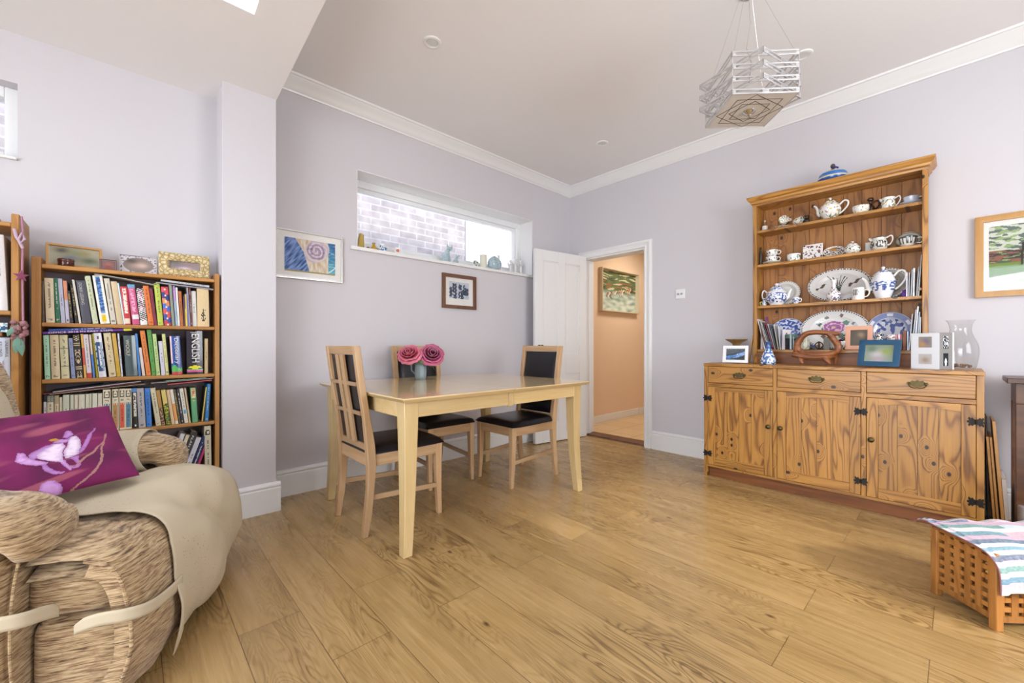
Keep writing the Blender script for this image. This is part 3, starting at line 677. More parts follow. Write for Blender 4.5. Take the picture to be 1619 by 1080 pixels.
for k, (a, b, hs, kx) in enumerate(((X0 + .030, 2.182, 0, 2.160), (2.210, 2.650, 1, 2.232), (2.678, X1 - .030, 1, 2.700))):
    z0, z1 = .095, .688; fw_ = .052; y0, y1 = YF - .003, YF + .017
    m = MB(); n = 4; ww = (b - a - 2 * fw_) / n
    for i in range(n): m.rnd = .11 + .37 * i + .53 * k; m.box(a + fw_ + i * ww + .0012, YF + .005, z0 + .055, a + fw_ + (i + 1) * ww - .0012, YF + .014, z1 - .026)
    m.box(a + fw_, YF + .014, z0 + .055, b - fw_, YF + .016, z1 - .026)
    dd = m.build('door', M['pine'], dr)
    for xa, xb, q in ((a, a + fw_, .2), (b - fw_, b, .53)):
        m = MB(); m.rnd = q + k * .21; m.box(xa, y0, z0, xb, y1, z1).build('door_stile', M['pine'], dd, bevel=.002)
    m = MB(); m.rnd = .6 + k * .1; N = 10
    for i in range(N):  # arched upper rail
        u0, u1 = i / N, (i + 1) / N; xa, xb = a + fw_ + (b - a - 2 * fw_) * u0, a + fw_ + (b - a - 2 * fw_) * u1
        h0, h1 = (.040 - .012 * math.sin(PI * u) for u in (u0, u1))
        m.hexa([(xa, y0, z1 - h0), (xb, y0, z1 - h1), (xb, y1, z1 - h1), (xa, y1, z1 - h0)], [(xa, y0, z1), (xb, y0, z1), (xb, y1, z1), (xa, y1, z1)])
    m.build('arched_rail', M['pineh'], dd)
    m = MB(); m.rnd = .3 + k * .2; m.box(a + fw_, y0, z0, b - fw_, y1, z0 + .060).build('door_rail', M['pineh'], dd, bevel=.002)
    MB().lathe([(.011, 0), (.007, .004), (.006, .012), (.011, .015), (.016, .021), (.015, .027), (.008, .031), (0, .032)], 20).build('door_knob', M['brass'], dd, (kx, y0, .440), (PI / 2, 0, 0), smooth=True)
    for hz in (.600, .178): hinge().build('hinge', M['iron'], dd, ((a - .001) if hs == 0 else (b + .001), YF - .003, hz))
# plate rack
RX0, RX1, RF = 1.980, 2.926, -.200
for s, (a, b) in enumerate(((RX0, RX0 + .022), (RX1 - .022, RX1))):
    m = MB(); m.rnd = .3 + .4 * s; m.box(a, RF + .004, ZT, b, -.026, 2.072).build('rack_side', M['pine'], dr, bevel=.002)
for s, (a, b) in enumerate(((RX0 - .004, RX0 + .022), (RX1 - .022, RX1 + .004))):
    m = MB(); m.rnd = .9 - .7 * s; m.box(a, RF - .004, ZT + .001, b, RF + .008, 2.075).build('rack_stile', M['pine'], dr, bevel=.003)
m = MB(); n = 9; ww = (RX1 - RX0 - .044) / n
for i in range(n): m.rnd = .07 + .41 * i; m.box(RX0 + .022 + i * ww + .001, -.038, ZT, RX0 + .022 + (i + 1) * ww - .001, -.026, 2.071)
m.box(RX0 + .022, -.026, ZT, RX1 - .022, -.024, 2.06)
m.build('back_boards', M['pineb'], dr, bevel=.002)
SH = [1.883, 1.622, 1.307, .972]
for i, z in enumerate(SH):
    m = MB(); m.rnd = .15 + .27 * i; m.box(RX0 + .0222, RF + .006, z - .020, RX1 - .0222, -.0385, z); m.build('rack_shelf', M['pineh'], dr, bevel=.002)
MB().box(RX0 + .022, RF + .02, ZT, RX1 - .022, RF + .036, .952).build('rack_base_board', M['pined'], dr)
m = MB(); pr = [(0, 2.070), (-.004, 2.070), (-.006, 2.082), (-.016, 2.090), (-.018, 2.102), (-.030, 2.112), (-.034, 2.122), (-.038, 2.128), (-.038, 2.138), (0, 2.138)]
n = len(pr); vs = []
for (sx, px) in ((-1, RX0), (1, RX1)):
    vs += [(px - sx * 0 + sx * (-d), RF + d, z) for d, z in pr]
for (sx, px) in ((-1, RX0), (1, RX1)):
    vs += [(px + sx * (-d), -.026, z) for d, z in pr]
fs = [(i, (i + 1) % n, n + (i + 1) % n, n + i) for i in range(n)] + [(i, (i + 1) % n, 2 * n + (i + 1) % n, 2 * n + i) for i in range(n)] + [(n + i, n + (i + 1) % n, 3 * n + (i + 1) % n, 3 * n + i) for i in range(n)]
fs += [tuple(range(2 * n, 3 * n)), tuple(range(3 * n, 4 * n))]
m.rnd = .35; m.add(vs, fs); m.box(RX0 + .001, RF + .001, 2.071, RX1 - .001, -.026, 2.080); m.build('cornice', M['pineh'], dr, smooth=True, sharp=20)
# the shelf plate under the near corner (its small peg)
MB().tube([(RX1 - .03, RF - .004, 1.345), (RX1 - .03, RF - .016, 1.345)], .008, 12).build('peg', M['pine'], dr)

# ---------------------------------------------------------------- bookcases
def bookcase(label, y0, y1, x0, x1, ztop, shelves, zfoot=0, rise=.02):
    t = thing('bookcase', label, 'bookcase', (0, 0, 0))
    for k, (a, b) in enumerate(((y0, y0 + .030), (y1 - .022, y1))):
        m = MB(); m.rnd = random.random()
        N = 7; pts = [(x0, zfoot), (x1, zfoot), (x1, ztop - .012)] + [(x1 - .012 * (1 - math.cos(q)), ztop - .012 + .012 * math.sin(q)) for q in (.4, .8, 1.2, 1.57)] + [(x0, ztop)]
        vs = [(x, a, z) for x, z in pts] + [(x, b, z) for x, z in pts]; n = len(pts)
        m.add(vs, [tuple(range(n)), tuple(range(2 * n - 1, n - 1, -1))] + [(i, (i + 1) % n, n + (i + 1) % n, n + i) for i in range(n)])
        m.build('side_upright', M['shelf'], t, bevel=.002)
    for z in shelves:
        m = MB(); m.rnd = random.random(); m.box(x0, y0 + .030, z - .019, x1 - .003, y1 - .022, z); m.build('shelf_board', M['shelfh'], t, bevel=.004)
    MB().box(x0, y0 + .02, .05, x0 + .004, y1 - .02, shelves[0] - .02).build('back_panel', plain('grey_brown_hardboard', '8a8084', .8), t)
    return t
bookcase('honey pine bookcase packed with paperbacks, photo frames along its top', -4.060, -3.358, .050, .203, 1.408, [1.376, 1.107, .844, .577, .235])
bookcase('taller honey pine bookcase at the left edge of the photo', -4.95, -4.083, .046, .300, 1.568, [1.528, 1.150, .812, .45])

# ---------------------------------------------------------------- books
SPINE = {}
def paint_spine(code, base, u, v, rnd):
    """u across the spine, v from foot to head"""
    c = lin(base); lum = c[0] * .3 + c[1] * .6 + c[2] * .1; ink = mixc(c, lin('2c2a30') if lum > .18 else lin('e8e2d0'), .62)
    def stroke(a, b, ua=.36, ub=.64, k=ink, d=.62): return k if (a < v < b and ua < u < ub and mnoise.noise(Vector((v * 55, u * 3.1, rnd * 9))) > -.28 + (1 - d) * .5) else None
    if code in ('v', 'w', 'n', 'p1', 'p2', 'p3', 'p4', 'L'):
        if code == 'w': ink = lin('e9e6dc')
        if code[0] == 'p':
            band = {'p1': '3a7f9c', 'p2': 'b98a58', 'p3': 'dd6147', 'p4': '5a86a0'}[code]
            if .05 < v < .62 and .12 < u < .88: return stroke(.2, .5, k=mixc(lin(band), lin('222222'), .5)) or lin(band)
            if .62 <= v < .66 and .12 < u < .88: return lin(band) if int(u * 9) % 2 else c
            if .80 < v < .96 and .12 < u < .88: return c if ((u - .5) / .3) ** 2 + ((v - .88) / .065) ** 2 < 1 and ((u - .5) / .16) ** 2 + ((v - .88) / .035) ** 2 > 1 else (lin('2a2624') if ((u - .5) / .3) ** 2 + ((v - .88) / .065) ** 2 >= 1 else lin('e8e0c8') if abs(v - .88) > .015 else lin('40382f'))
            return stroke(.70, .76, .25, .75) or c
        if code == 'L' and (abs(v - .28) < .008 or abs(v - .69) < .008): return ink
        if code == 'n': return stroke(.38, .66) or c
        return stroke(.30, .90) or stroke(.04, .09, .25, .75) or c
    if code == 'g': return lin('b59c5e') if stroke(.08, .92, .3, .7, d=.4) else c
    if code == 'P': return lin('e0926a') if v > .55 else (lin('3c3c44') if .05 < v < .09 and .3 < u < .7 else c)
    if code == 'B': return (lin('5f93cf') if not stroke(.28, .95, .3, .7, d=.7) else lin('38578f')) if (.22 < v < .98 and .28 < u < .72) else lin('e6c31f') if (.05 < v < .19 and .25 < u < .75) else c
    if code == 'c': return lin('3fa0b8') if u > .6 else c
    if code == 'R': return lin('e6d9c4') if (.03 < v < .17 and .15 < u < .85) else stroke(.3, .95, .2, .8, lin('efe3d6'), .9) or c
    if code == 'K': return lin('6aa4cc') if v > .92 else lin('e9e4e6') if .13 < v < .25 and u > .12 else stroke(.28, .88, .3, .75, lin('e9a8c4')) or c
    if code == 'H': return lin('d9a9bd') if .3 < u < .7 and .42 < v < .94 and (int(v * 60) % 2) else (lin('1c1c20') if (int((v * 34 + u * 3.2)) % 2 and v > .12) else c)
    if code == 'M': return lin(['c23f4c', '2f50a8', 'd94f4a', '3b6fd0', 'e08a55', '2d3c80', 'd8485c'][int(v * 7 + (u > .5) * .5) % 7]) if not (.35 < u < .65 and int(v * 20) % 3 == 0) else lin('ead9b0')
    if code == 'S': return lin('c7a0e0') if v > .62 else lin('a8c4dc')
    if code == 'S2': return c if v > .55 else lin('4d83cf')
    if code == 'Y': return lin('272a5c') if v > .55 and u < .5 else c
    if code == 'Y2': return lin('e2b05c') if (v > .68 or v < .3) else lin('cf5a4c')
    if code == 'T':
        x, y = (u - .5) * .053, v * .215
        if .028 < y < .10:
            k = (y - .028) / .072; r = .002 + .009 * abs(math.sin(k * 9)) * (1 - k * .3)
            if abs(x) < .0015 or (abs(x) < r and mnoise.noise(Vector((x * 900, y * 700, 2))) > .0): return lin('2c3326')
        return lin('8b7c62') if (.86 < v < .93 and .3 < u < .7 and int(v * 90) % 2) else c
    if code == 'O': return lin('c9b68c') if any(abs(v - q) < .009 for q in (.22, .26, .76, .80)) else lin('cbb88e') if ((.33 < v < .66 or v < .17 or v > .86) and ((u - .5) / .34) ** 2 < 1 and mnoise.noise(Vector((abs(u - .5) * 22, v * 34, 5))) > .02) else c
    if code == 'F': return lin('c94a40') if v < .11 else stroke(.25, .9, .3, .7) or c
    if code == 'N': return (stroke(.2, .72, .42, .62, lin('dfe4ec'), .9) or lin('28507e')) if (.13 < v < .80 and .1 + .05 * math.sin(v * 40) < u < .9 + .05 * math.sin(v * 33)) else lin('6a4a6e') if (.86 < v < .94 and .35 < u < .6) else c
    if code == 'Z': return lin('c9a52e') if v < .36 else (lin('ece6d4') if int(u * 9) % 2 else lin('cfa94c'))
    if code == 'I': return lin('c93a50') if v < .07 else lin('58b85a') if v < .2 + .05 * math.sin(u * 6) else lin('f0d0d4') if (v > .3 and abs(u - .08) < .05) else mixc(lin('2a55a6'), lin('173a86'), u)
    if code == 'E': return lin('d8549a') if .035 < v < .085 else lin('6fc46a') if .085 < v < .12 else lin('e2dc1e') if abs(v - .155) < .052 * (1 - abs(u - .5) * 2.1) else c
    if code == 'k': return lin('26262c') if v > .84 else stroke(.2, .7) or c
    if code == 'G': return (lin('9aa08e') if mnoise.noise(Vector((u * 6, v * 22, 3))) > -.1 else lin('5d665a')) if v > .84 else stroke(.3, .8) or c
    if code == 'G2': return lin('b3a684') if v > .80 else stroke(.3, .75) or c
    if code == 'r': return lin('c2563f') if (abs(v - .66) < .02 and .4 < u < .7) else stroke(.4, .6) or c
    if code == 'q': return lin('5b8fd0') if v > .91 else stroke(.3, .88, .2, .8, lin('d8d4c8'), .9) or stroke(.05, .09, .35, .6, lin('e8e8e8'), 1) or c
    if code == 'j': return lin(['5d3b33', 'c7b28a', '6d5a30', '8d3c40'][int(abs(mnoise.noise(Vector((u * 8, v * 30, 1)))) * 9) % 4]) if v < .5 else c
    if code == 'J': return lin(['2f4a2a', 'd9c33a', '5f8a35', '1f2a20'][int(abs(mnoise.noise(Vector((u * 6, v * 22, 7)))) * 9) % 4]) if v < .62 else c
    if code == 'F2': return lin('e4ddd2') if (v > .6 or v < .08) else c
    if code == 'x': return lin('4aa3d0') if .28 < v < .38 and .2 < u < .9 else stroke(.45, .9) or c
    if code == 'X': return lin('e2d3a4') if .70 < v < .98 and .08 < u < .92 and not stroke(.74, .95, .25, .75, lin('c0603a'), .7) else lin('c0603a') if .72 < v < .96 and .2 < u < .8 else lin('e0b080') if .57 < v < .68 and .3 < u < .7 and int(v * 60) % 2 else c
    if code == 'y': return lin('d6c060') if u < .35 else c
    if code == 'o': return (lin('d5c8bc') if ((u - .55) / .2) ** 2 + ((v - .88) / .025) ** 2 < 1 else lin('2a2828')) if ((u - .5) / .42) ** 2 + ((v - .88) / .05) ** 2 < 1 else stroke(.15, .78) or c
    return c
BK = 0
def book(name, label, group, loc, th, h, lean, base, code, depth=.125, cat='book', facing=0, rot=None, side=None):
    """spine looks along +x; th across y; lean in degrees tilts the head towards -y"""
    global BK; BK += 1; rnd = BK * .37
    m = MB(); c = lin(base); hs = th / 2; cv = min(.0018, th * .18); hard = th > .012
    nu = 3 if th < .012 else 5 if th < .02 else 8 if th < .04 else 13; nv = 14 if code == '' else 44
    bul = .0035 * min(1, th / .03)
    m.grid(lambda u, v: (bul * math.sin(PI * u), (u - .5) * th, v * h), nu, nv, lambda u, v: paint_spine(code, base, u, v, rnd))
    sc_ = mixc(c, lin('ffffff'), .0)
    m.box(-depth, -hs, 0, -.0, -hs + cv, h, sc_); m.box(-depth, hs - cv, 0, -.0, hs, h, sc_)
    a = math.radians(lean); l = (loc[0], loc[1], loc[2] + abs(math.sin(a)) * hs)
    t = thing(name, label, cat, l, 0, group, rot=rot or (a, 0, facing))
    m.build('cover', M['gloss'] if code in 'IENWB' and code else M['print'], t, smooth=True, sharp=50)
    if th > .004:
        MB().box(-depth + .003, -hs + cv, .002, -.0008, hs - cv, h - .0025).build('pages', M['pages'], t)
    return t
# book rows: description, y, thickness, height, lean in degrees, colour, spine artwork
SHELF_A = [
 ('slim grey-brown booklet', -4.0245, 0.0064, 0.193, 0.5, '6a5a50', ''),
 ('thick cream hardback', -4.0023, 0.0279, 0.206, 1.6, 'd8c8a6', 'v'),
 ('dark green paperback', -3.9781, 0.0140, 0.205, 2.4, '1f6b4c', 'w'),
 ('pale lilac paperback', -3.9619, 0.0136, 0.208, 3.3, 'b9bace', 'n'),
 ('peach and lilac paperback', -3.9474, 0.0119, 0.200, 3.1, 'c4bdd0', 'P'),
 ('slim black gold-lettered paperback', -3.9343, 0.0098, 0.154, 4.2, '2a2622', 'g'),
 ('slim black paperback with gilt lettering', -3.9184, 0.0097, 0.185, 5.3, '2c2824', 'g'),
 ('slim cream pamphlet', -3.9066, 0.0075, 0.208, 6.5, 'd9d4c6', ''),
 ('charcoal paperback with pale capitals', -3.8839, 0.0306, 0.205, 6.1, '4a4a56', 'D'),
 ('pale green paperback', -3.8546, 0.0191, 0.232, 7.1, 'c9cfae', 'v'),
 ('white hardback with long blue panel', -3.8210, 0.0338, 0.237, 7.0, 'e0d8c4', 'B'),
 ('pale grey paperback', -3.7908, 0.0195, 0.226, 6.6, 'cfc8b6', 'v'),
 ('round-backed beige hardback', -3.7673, 0.0221, 0.214, 6.5, 'd3bd98', ''),
 ('slim white and blue booklet', -3.7509, 0.0071, 0.208, 6.7, 'dfe6e4', 'c'),
 ('red poetry anthology', -3.7399, 0.0256, 0.191, 4.5, 'c8323a', 'R'),
 ('pink paperback with blue top', -3.7079, 0.0276, 0.205, 5.9, 'c9527e', 'K'),
 ('black and white hatched paperback', -3.6776, 0.0275, 0.188, 5.3, 'e8e6e2', 'H'),
 ('orange paperback', -3.6499, 0.0213, 0.204, 6.3, 'e0752f', 'v'),
 ('dark crimson book', -3.6318, 0.0120, 0.194, 5.9, '7e2540', ''),
 ('lime green paperback', -3.6116, 0.0225, 0.221, 4.4, 'bccb52', 'v'),
 ('red and blue patchwork-spined book', -3.5822, 0.0286, 0.206, 4.1, 'c23f4c', 'M'),
 ('thin grey-green booklet', -3.5597, 0.0114, 0.219, 3.7, '8e9484', ''),
 ('slim lilac and blue booklet', -3.5462, 0.0097, 0.215, 3.5, 'c7b2e0', 'S'),
 ('slim white booklet', -3.5360, 0.0086, 0.208, 3.2, 'e4e2dd', ''),
 ('brown-orange paperback', -3.5239, 0.0117, 0.188, 2.9, 'b9692f', 'v'),
 ('thin dark purple booklet', -3.5132, 0.0066, 0.162, 1.3, '553047', ''),
 ('slim yellow and navy booklet', -3.5041, 0.0078, 0.174, 2.0, 'e2c93a', 'Y'),
 ('thin violet-blue booklet', -3.4962, 0.0062, 0.178, 2.8, '6f6cc4', ''),
 ('thin pale grey booklet', -3.4895, 0.0052, 0.216, 3.2, 'b3b0b4', 'v'),
 ('thin dark red booklet', -3.4826, 0.0062, 0.215, 2.5, '6d3038', 'w'),
 ('short white paperback', -3.4684, 0.0198, 0.194, 1.8, 'dedbd6', 'n'),
 ('thick cream book with plant drawing', -3.4297, 0.0529, 0.215, 1.0, 'dcc396', 'T'),
]
SHELF_B = [
 ('mint green hardback', -4.0114, 0.0173, 0.205, 1.5, 'abd9ba', 'v'),
 ('thick tan-cream paperback', -3.9853, 0.0272, 0.206, 1.7, 'dbc9a4', 'v'),
 ('cream book with ruled spine', -3.9551, 0.0261, 0.206, 2.1, 'd6cfa6', 'L'),
 ('slim slate-lilac paperback', -3.9291, 0.0135, 0.192, 3.0, '8f98bd', 'v'),
 ('black ornate gilt-tooled hardback', -3.9079, 0.0222, 0.207, 3.6, '2c2a2a', 'O'),
 ('slim orange and yellow book', -3.8898, 0.0079, 0.213, 3.3, 'e08a45', 'Y2'),
 ('white paperback with red foot', -3.8752, 0.0166, 0.210, 3.8, 'd9cfd2', 'F'),
 ('slim peach and blue booklet', -3.8596, 0.0070, 0.210, 4.0, 'dfc9b8', 'S2'),
 ('slim yellow and black booklet', -3.8488, 0.0070, 0.215, 4.4, 'a8a01f', 'w'),
 ('white book with navy cloud panel', -3.8300, 0.0263, 0.218, 5.1, 'dadae2', 'N'),
 ('tan paperback beside navy panel', -3.7944, 0.0259, 0.219, 5.5, 'd9c7a0', 'v'),
 ('bundle-thick yellow striped journal', -3.7719, 0.0143, 0.218, 5.1, 'd6bf62', 'Z'),
 ('slim white and violet booklet', -3.7603, 0.0060, 0.218, 3.9, 'dcdce8', 'v'),
 ('big teal-grey hardback with looping title', -3.7244, 0.0443, 0.207, 2.9, '46595c', 'W'),
 ('slim sky blue book', -3.6942, 0.0088, 0.218, 3.7, '4b86c8', ''),
 ('short pale pink booklet', -3.6788, 0.0112, 0.146, 5.6, 'e3d3cc', ''),
 ('tall orange paperback', -3.6597, 0.0186, 0.234, 6.2, 'df7f38', 'v'),
 ('tall green paperback', -3.6390, 0.0169, 0.239, 4.9, '5c9e4a', 'w'),
 ('pale lime paperback', -3.6215, 0.0147, 0.218, 4.4, 'b8d38c', 'v'),
 ('short pale lilac paperback', -3.6014, 0.0162, 0.180, 4.0, 'cfcedd', 'n'),
 ('pale yellow paperback', -3.5849, 0.0126, 0.219, 4.2, 'd8d792', 'v'),
 ('thick royal blue dictionary', -3.5440, 0.0431, 0.207, 3.0, '2f58a8', 'I'),
 ('massive black English dictionary', -3.4676, 0.0697, 0.237, 0.9, '1f1a2a', 'E'),
 ('slim tan book by right upright', -3.4168, 0.0155, 0.196, -0.0, 'c9b183', 'n'),
]
SHELF_C = [
 ('slim white book with black head', -4.0189, 0.0095, 0.194, 0.2, 'd7d7e0', 'k'),
 ('cream book with grey picture head', -4.0024, 0.0205, 0.191, 0.1, 'dcd0b4', 'G'),
 ('peach-cream paperback', -3.9825, 0.0130, 0.190, 0.3, 'dbc8a8', 'G2'),
 ('narrow cream paperback', -3.9695, 0.0088, 0.181, 0.2, 'd6cdb0', 'n'),
 ('wide sage-grey paperback', -3.9529, 0.0205, 0.191, 0.0, 'c9ccb8', 'n'),
 ('stone-coloured paperback', -3.9340, 0.0111, 0.189, 0.0, 'cfcdb9', 'n'),
 ('narrow pinkish-cream paperback', -3.9205, 0.0112, 0.189, 0.0, 'dccfb9', 'n'),
 ('wide cream paperback', -3.9024, 0.0213, 0.189, 0.0, 'd5d2bb', 'n'),
 ('ivory paperback', -3.8833, 0.0121, 0.189, 0.0, 'd6d4be', 'n'),
 ('thin grey-green paperback', -3.8724, 0.0073, 0.190, 0.0, 'c5c9b0', 'n'),
 ('broad ivory paperback', -3.8573, 0.0178, 0.190, 0.2, 'd9d7c5', 'n'),
 ('cream paperback with red dot', -3.8395, 0.0138, 0.189, 0.0, 'dad4c0', 'r'),
 ('cream book with teal band', -3.8144, 0.0272, 0.206, 0.4, 'e2d9bc', 'p1'),
 ('cream book with tan band', -3.7850, 0.0238, 0.206, 0.2, 'e2d9bc', 'p2'),
 ('cream book with orange-red band', -3.7597, 0.0214, 0.206, 0.4, 'e2d9bc', 'p3'),
 ('cream book with slate-blue band', -3.7367, 0.0238, 0.205, 0.4, 'e2d9bc', 'p4'),
 ('black paperback with blue head', -3.7103, 0.0210, 0.205, 1.2, '2d2a28', 'q'),
 ('light grey paperback', -3.6844, 0.0266, 0.204, 2.5, 'b5b2b4', 'v'),
 ('bright blue paperback', -3.6575, 0.0210, 0.202, 2.5, '3f7fd2', 'v'),
 ('cream paperback leaning on blue one', -3.6204, 0.0204, 0.202, 6.9, 'd8cfae', 'v'),
 ('tan book with speckled foot', -3.6016, 0.0144, 0.188, 6.7, 'b98e4e', 'j'),
 ('yellow book with green leaves', -3.5795, 0.0184, 0.189, 7.0, 'dcc873', 'J'),
 ('slim peach paperback', -3.5606, 0.0130, 0.188, 7.0, 'e0c39a', ''),
 ('slim orange and white book', -3.5456, 0.0131, 0.189, 7.1, 'e3a15c', 'F2'),
 ('slim dark olive book', -3.5330, 0.0097, 0.188, 7.1, '57533c', 'g'),
 ('slim black and purple book', -3.5209, 0.0116, 0.189, 6.5, '37303f', 'v'),
 ('white paperback with blue square', -3.5043, 0.0160, 0.191, 6.9, 'dcdacb', 'x'),
 ('slim tan booklet', -3.4899, 0.0074, 0.192, 6.4, 'cdb98f', ''),
 ('green book with cream title patch', -3.4662, 0.0244, 0.191, 3.1, '64a878', 'X'),
 ('dark book edged in yellow', -3.4318, 0.0133, 0.190, -5.7, '3a3430', 'y'),
 ('bright teal-blue book', -3.4159, 0.0151, 0.208, -3.2, '2c79b6', 'w'),
]
SHELF_D = [
 ('white book at the foot of the leaning row', -3.6112, 0.0189, 0.298, -18.0, 'd5d5da', ''),
 ('cream paperback leaning under a black one', -3.5879, 0.0150, 0.289, -18.0, 'd9d2b4', 'v'),
 ('thick black hardback with white title', -3.5612, 0.0295, 0.299, -18.0, '3c3a38', 'w2'),
 ('lilac-white paperback leaning', -3.5321, 0.0224, 0.265, -18.0, 'd2d2dc', 'n'),
 ('navy paperback leaning', -3.5053, 0.0229, 0.271, -18.0, '25305c', 'w'),
 ('magenta booklet leaning', -3.4862, 0.0116, 0.204, -18.0, 'b83a6a', ''),
 ('thick upright ivory book with oval portrait', -3.4075, 0.0299, 0.315, 0.9, 'cfc8ae', 'o'),
]
def short(d): return d
def shelf_row(rows, z, shelfname, group, xs=.186):
    made = []
    for i, (d, y, th, h, lean, col, code) in enumerate(rows):
        if i == 0: w_ = 'first on the left of the ' + shelfname
        else:
            w_ = shelfname + ', right of the ' + rows[i - 1][0]
        lab = d + ', ' + w_
        if len(lab.split()) > 16: lab = d + ', ' + shelfname
        made.append(book('book', lab, group, (xs + random.uniform(-.006, .004), y, z + .0004), th, h, lean, col, code))
    return made
BA = shelf_row(SHELF_A, 1.107, 'upper shelf', 'books on the upper shelf')
BB = shelf_row(SHELF_B, .844, 'middle shelf', 'books on the middle shelf')
BC = shelf_row(SHELF_C, .577, 'third shelf', 'books on the third shelf')
BD = shelf_row(SHELF_D, .235, 'bottom shelf', 'books on the bottom shelf')
ink_w = plain('white_lettering', 'e6e4e0', .5); ink_k = plain('dark_lettering', '2a2a30', .5); ink_s = plain('grey_lettering', 'b9b8b4', .5); ink_r = plain('red_lettering', '8e3a4a', .5); ink_c = plain('cream_lettering', 'cfc8a8', .5)
ROTV = (PI / 2, PI / 2, PI / 2)  # reads top to bottom on a spine facing +x
def spine_text(b, s, v0, v1, h, mat, off=0, name='lettering', x=.0045):
    H = [c for c in b.children if c.name.startswith('cover')][0].dimensions.z
    text(s, b, mat, (x, off, H * (v0 + v1) / 2), ROTV, width=H * (v1 - v0), height=h, name=name)
spine_text(BA[8], 'DORIS LESSING', .44, .95, .010, ink_s, -.003)
spine_text(BB[13], 'WOOLF', .50, .90, .013, ink_c, -.008)
spine_text(BB[21], 'Dictionary', .28, .95, .020, ink_w, .002); spine_text(BB[22], 'ENGLISH', .27, .93, .034, ink_w, .004)
text('Oxford', BB[22], ink_w, (.006, .004, .228), (PI / 2, 0, PI / 2), width=.045, height=.007)
spine_text(BD[2], 'ALAN FURST', .45, .94, .010, ink_w, 0)
# things lying flat on the rows
def flat_book(label, group, y0, y1, z0, z1, th, base, code='', wd=.12, x=.190, name='book', cat='book'):
    """lies on its side with the spine towards the room"""
    a = math.atan2(z1 - z0, y1 - y0); L = math.hypot(y1 - y0, z1 - z0)
    m = MB(); c = lin(base); nv = 40 if code else 2
    m.grid(lambda u, v: (.0, v * L, u * th), 3, nv, lambda u, v: paint_spine(code, base, u, v, 3.3))
    m.box(-wd, 0, 0, 0, L, min(.0012, th * .25), c); m.box(-wd, 0, th - min(.0012, th * .25), 0, L, th, c)
    t = thing(name, label, cat, (x, y0, z0), 0, group, rot=(a, 0, 0)); m.build('cover', M['print'], t)
    if th > .003: MB().box(-wd + .003, .002, .0012, -.0006, L - .002, th - .0012).build('pages', M['pages'], t)
    return t
def top(rows, z, i):
    r = rows[i]; return z + r[3] * math.cos(math.radians(r[4])) + .012 * abs(math.sin(math.radians(r[4])))
G = 'books lying flat on top of the rows'
b = flat_book('slim royal blue book lying on top of the purple office guide', G, -4.008, -3.798, 1.0664, 1.0830, .0115, '2f55b0', 'w'); 
b = flat_book('purple office software guide lying across the middle shelf books', G, -4.026, -3.720, 1.0525, 1.0770, .0125, '6c2f96')
text('OFFICE 2016 IN EASY STEPS', b, ink_w, (.0008, .125, .0062), (PI / 2, 0, PI / 2), width=.215, height=.0085)
MB().box(.0002, .272, .0008, .0010, .302, .0117, lin('d6d838')).build('spine_badge', M['print'], b)
flat_book('pale grey hardback lying flat at the top right of the upper shelf', G, -3.612, -3.405, 1.3405, 1.3265, .0125, 'c6c5c8', 'v')
flat_book('thin dark grey hardback under the pale grey one, upper shelf right', G, -3.632, -3.385, 1.3285, 1.3140, .0085, '9b9aa0', '')
# bent black folder leaning over the upper row
t = thing('folder', 'thin black folder slumped across the tops of the upper shelf books', 'folder', (0, 0, 0))
pts = [(-3.895, 1.334), (-3.885, 1.341), (-3.868, 1.350), (-3.85, 1.3525), (-3.82, 1.350), (-3.74, 1.340), (-3.66, 1.3255), (-3.63, 1.3215)]
def fl(u, v):
    q = v * (len(pts) - 1); i = min(int(q), len(pts) - 2); f = q - i
    return (.19 - .12 * u, pts[i][0] + (pts[i + 1][0] - pts[i][0]) * f, pts[i][1] + (pts[i + 1][1] - pts[i][1]) * f)
MB().grid(fl, 3, 28).build('folder_cover', plain('black_card', '29282b', .5), t, solid=.0022, smooth=True)
MB().grid(lambda u, v: (lambda p: (p[0] + .001, p[1], p[2] - .0018))(fl(u * .9, .35 + v * .63)), 3, 20).build('papers', M['white'], t, solid=.001, smooth=True)
G = 'magazines lying flat on the third shelf books'
mags = [('cream magazine, lowest of the left pile on the third shelf books', -4.005, -3.650, .7720, .8020, .0050, 'b8a88c'), ('pink-edged magazine second up in the left pile, third shelf', -4.026, -3.700, .7752, .8080, .0028, 'b0606a'),
        ('white magazine on the pink-edged one, third shelf left pile', -3.995, -3.690, .7820, .8145, .0052, 'dcdce4'), ('dark-covered magazine topmost of the left pile, third shelf', -4.0, -3.83, .7885, .8075, .0030, '3a3640'),
        ('thin white magazine lying over the third shelf books on the right', -3.676, -3.385, .8015, .8150, .0035, 'e4e4ea'), ('slim red-backed booklet under the white magazine on the right', -3.583, -3.392, .7900, .8032, .0070, 'c65a58'),
        ('pale green folder lying topmost on the third shelf right', -3.59, -3.418, .8105, .8175, .0060, '8fb79c')]
for (lab, a, b_, z0, z1, th, c) in mags: flat_book(lab, G, a, b_, z0, z1, th, c, name='magazine', cat='magazine')

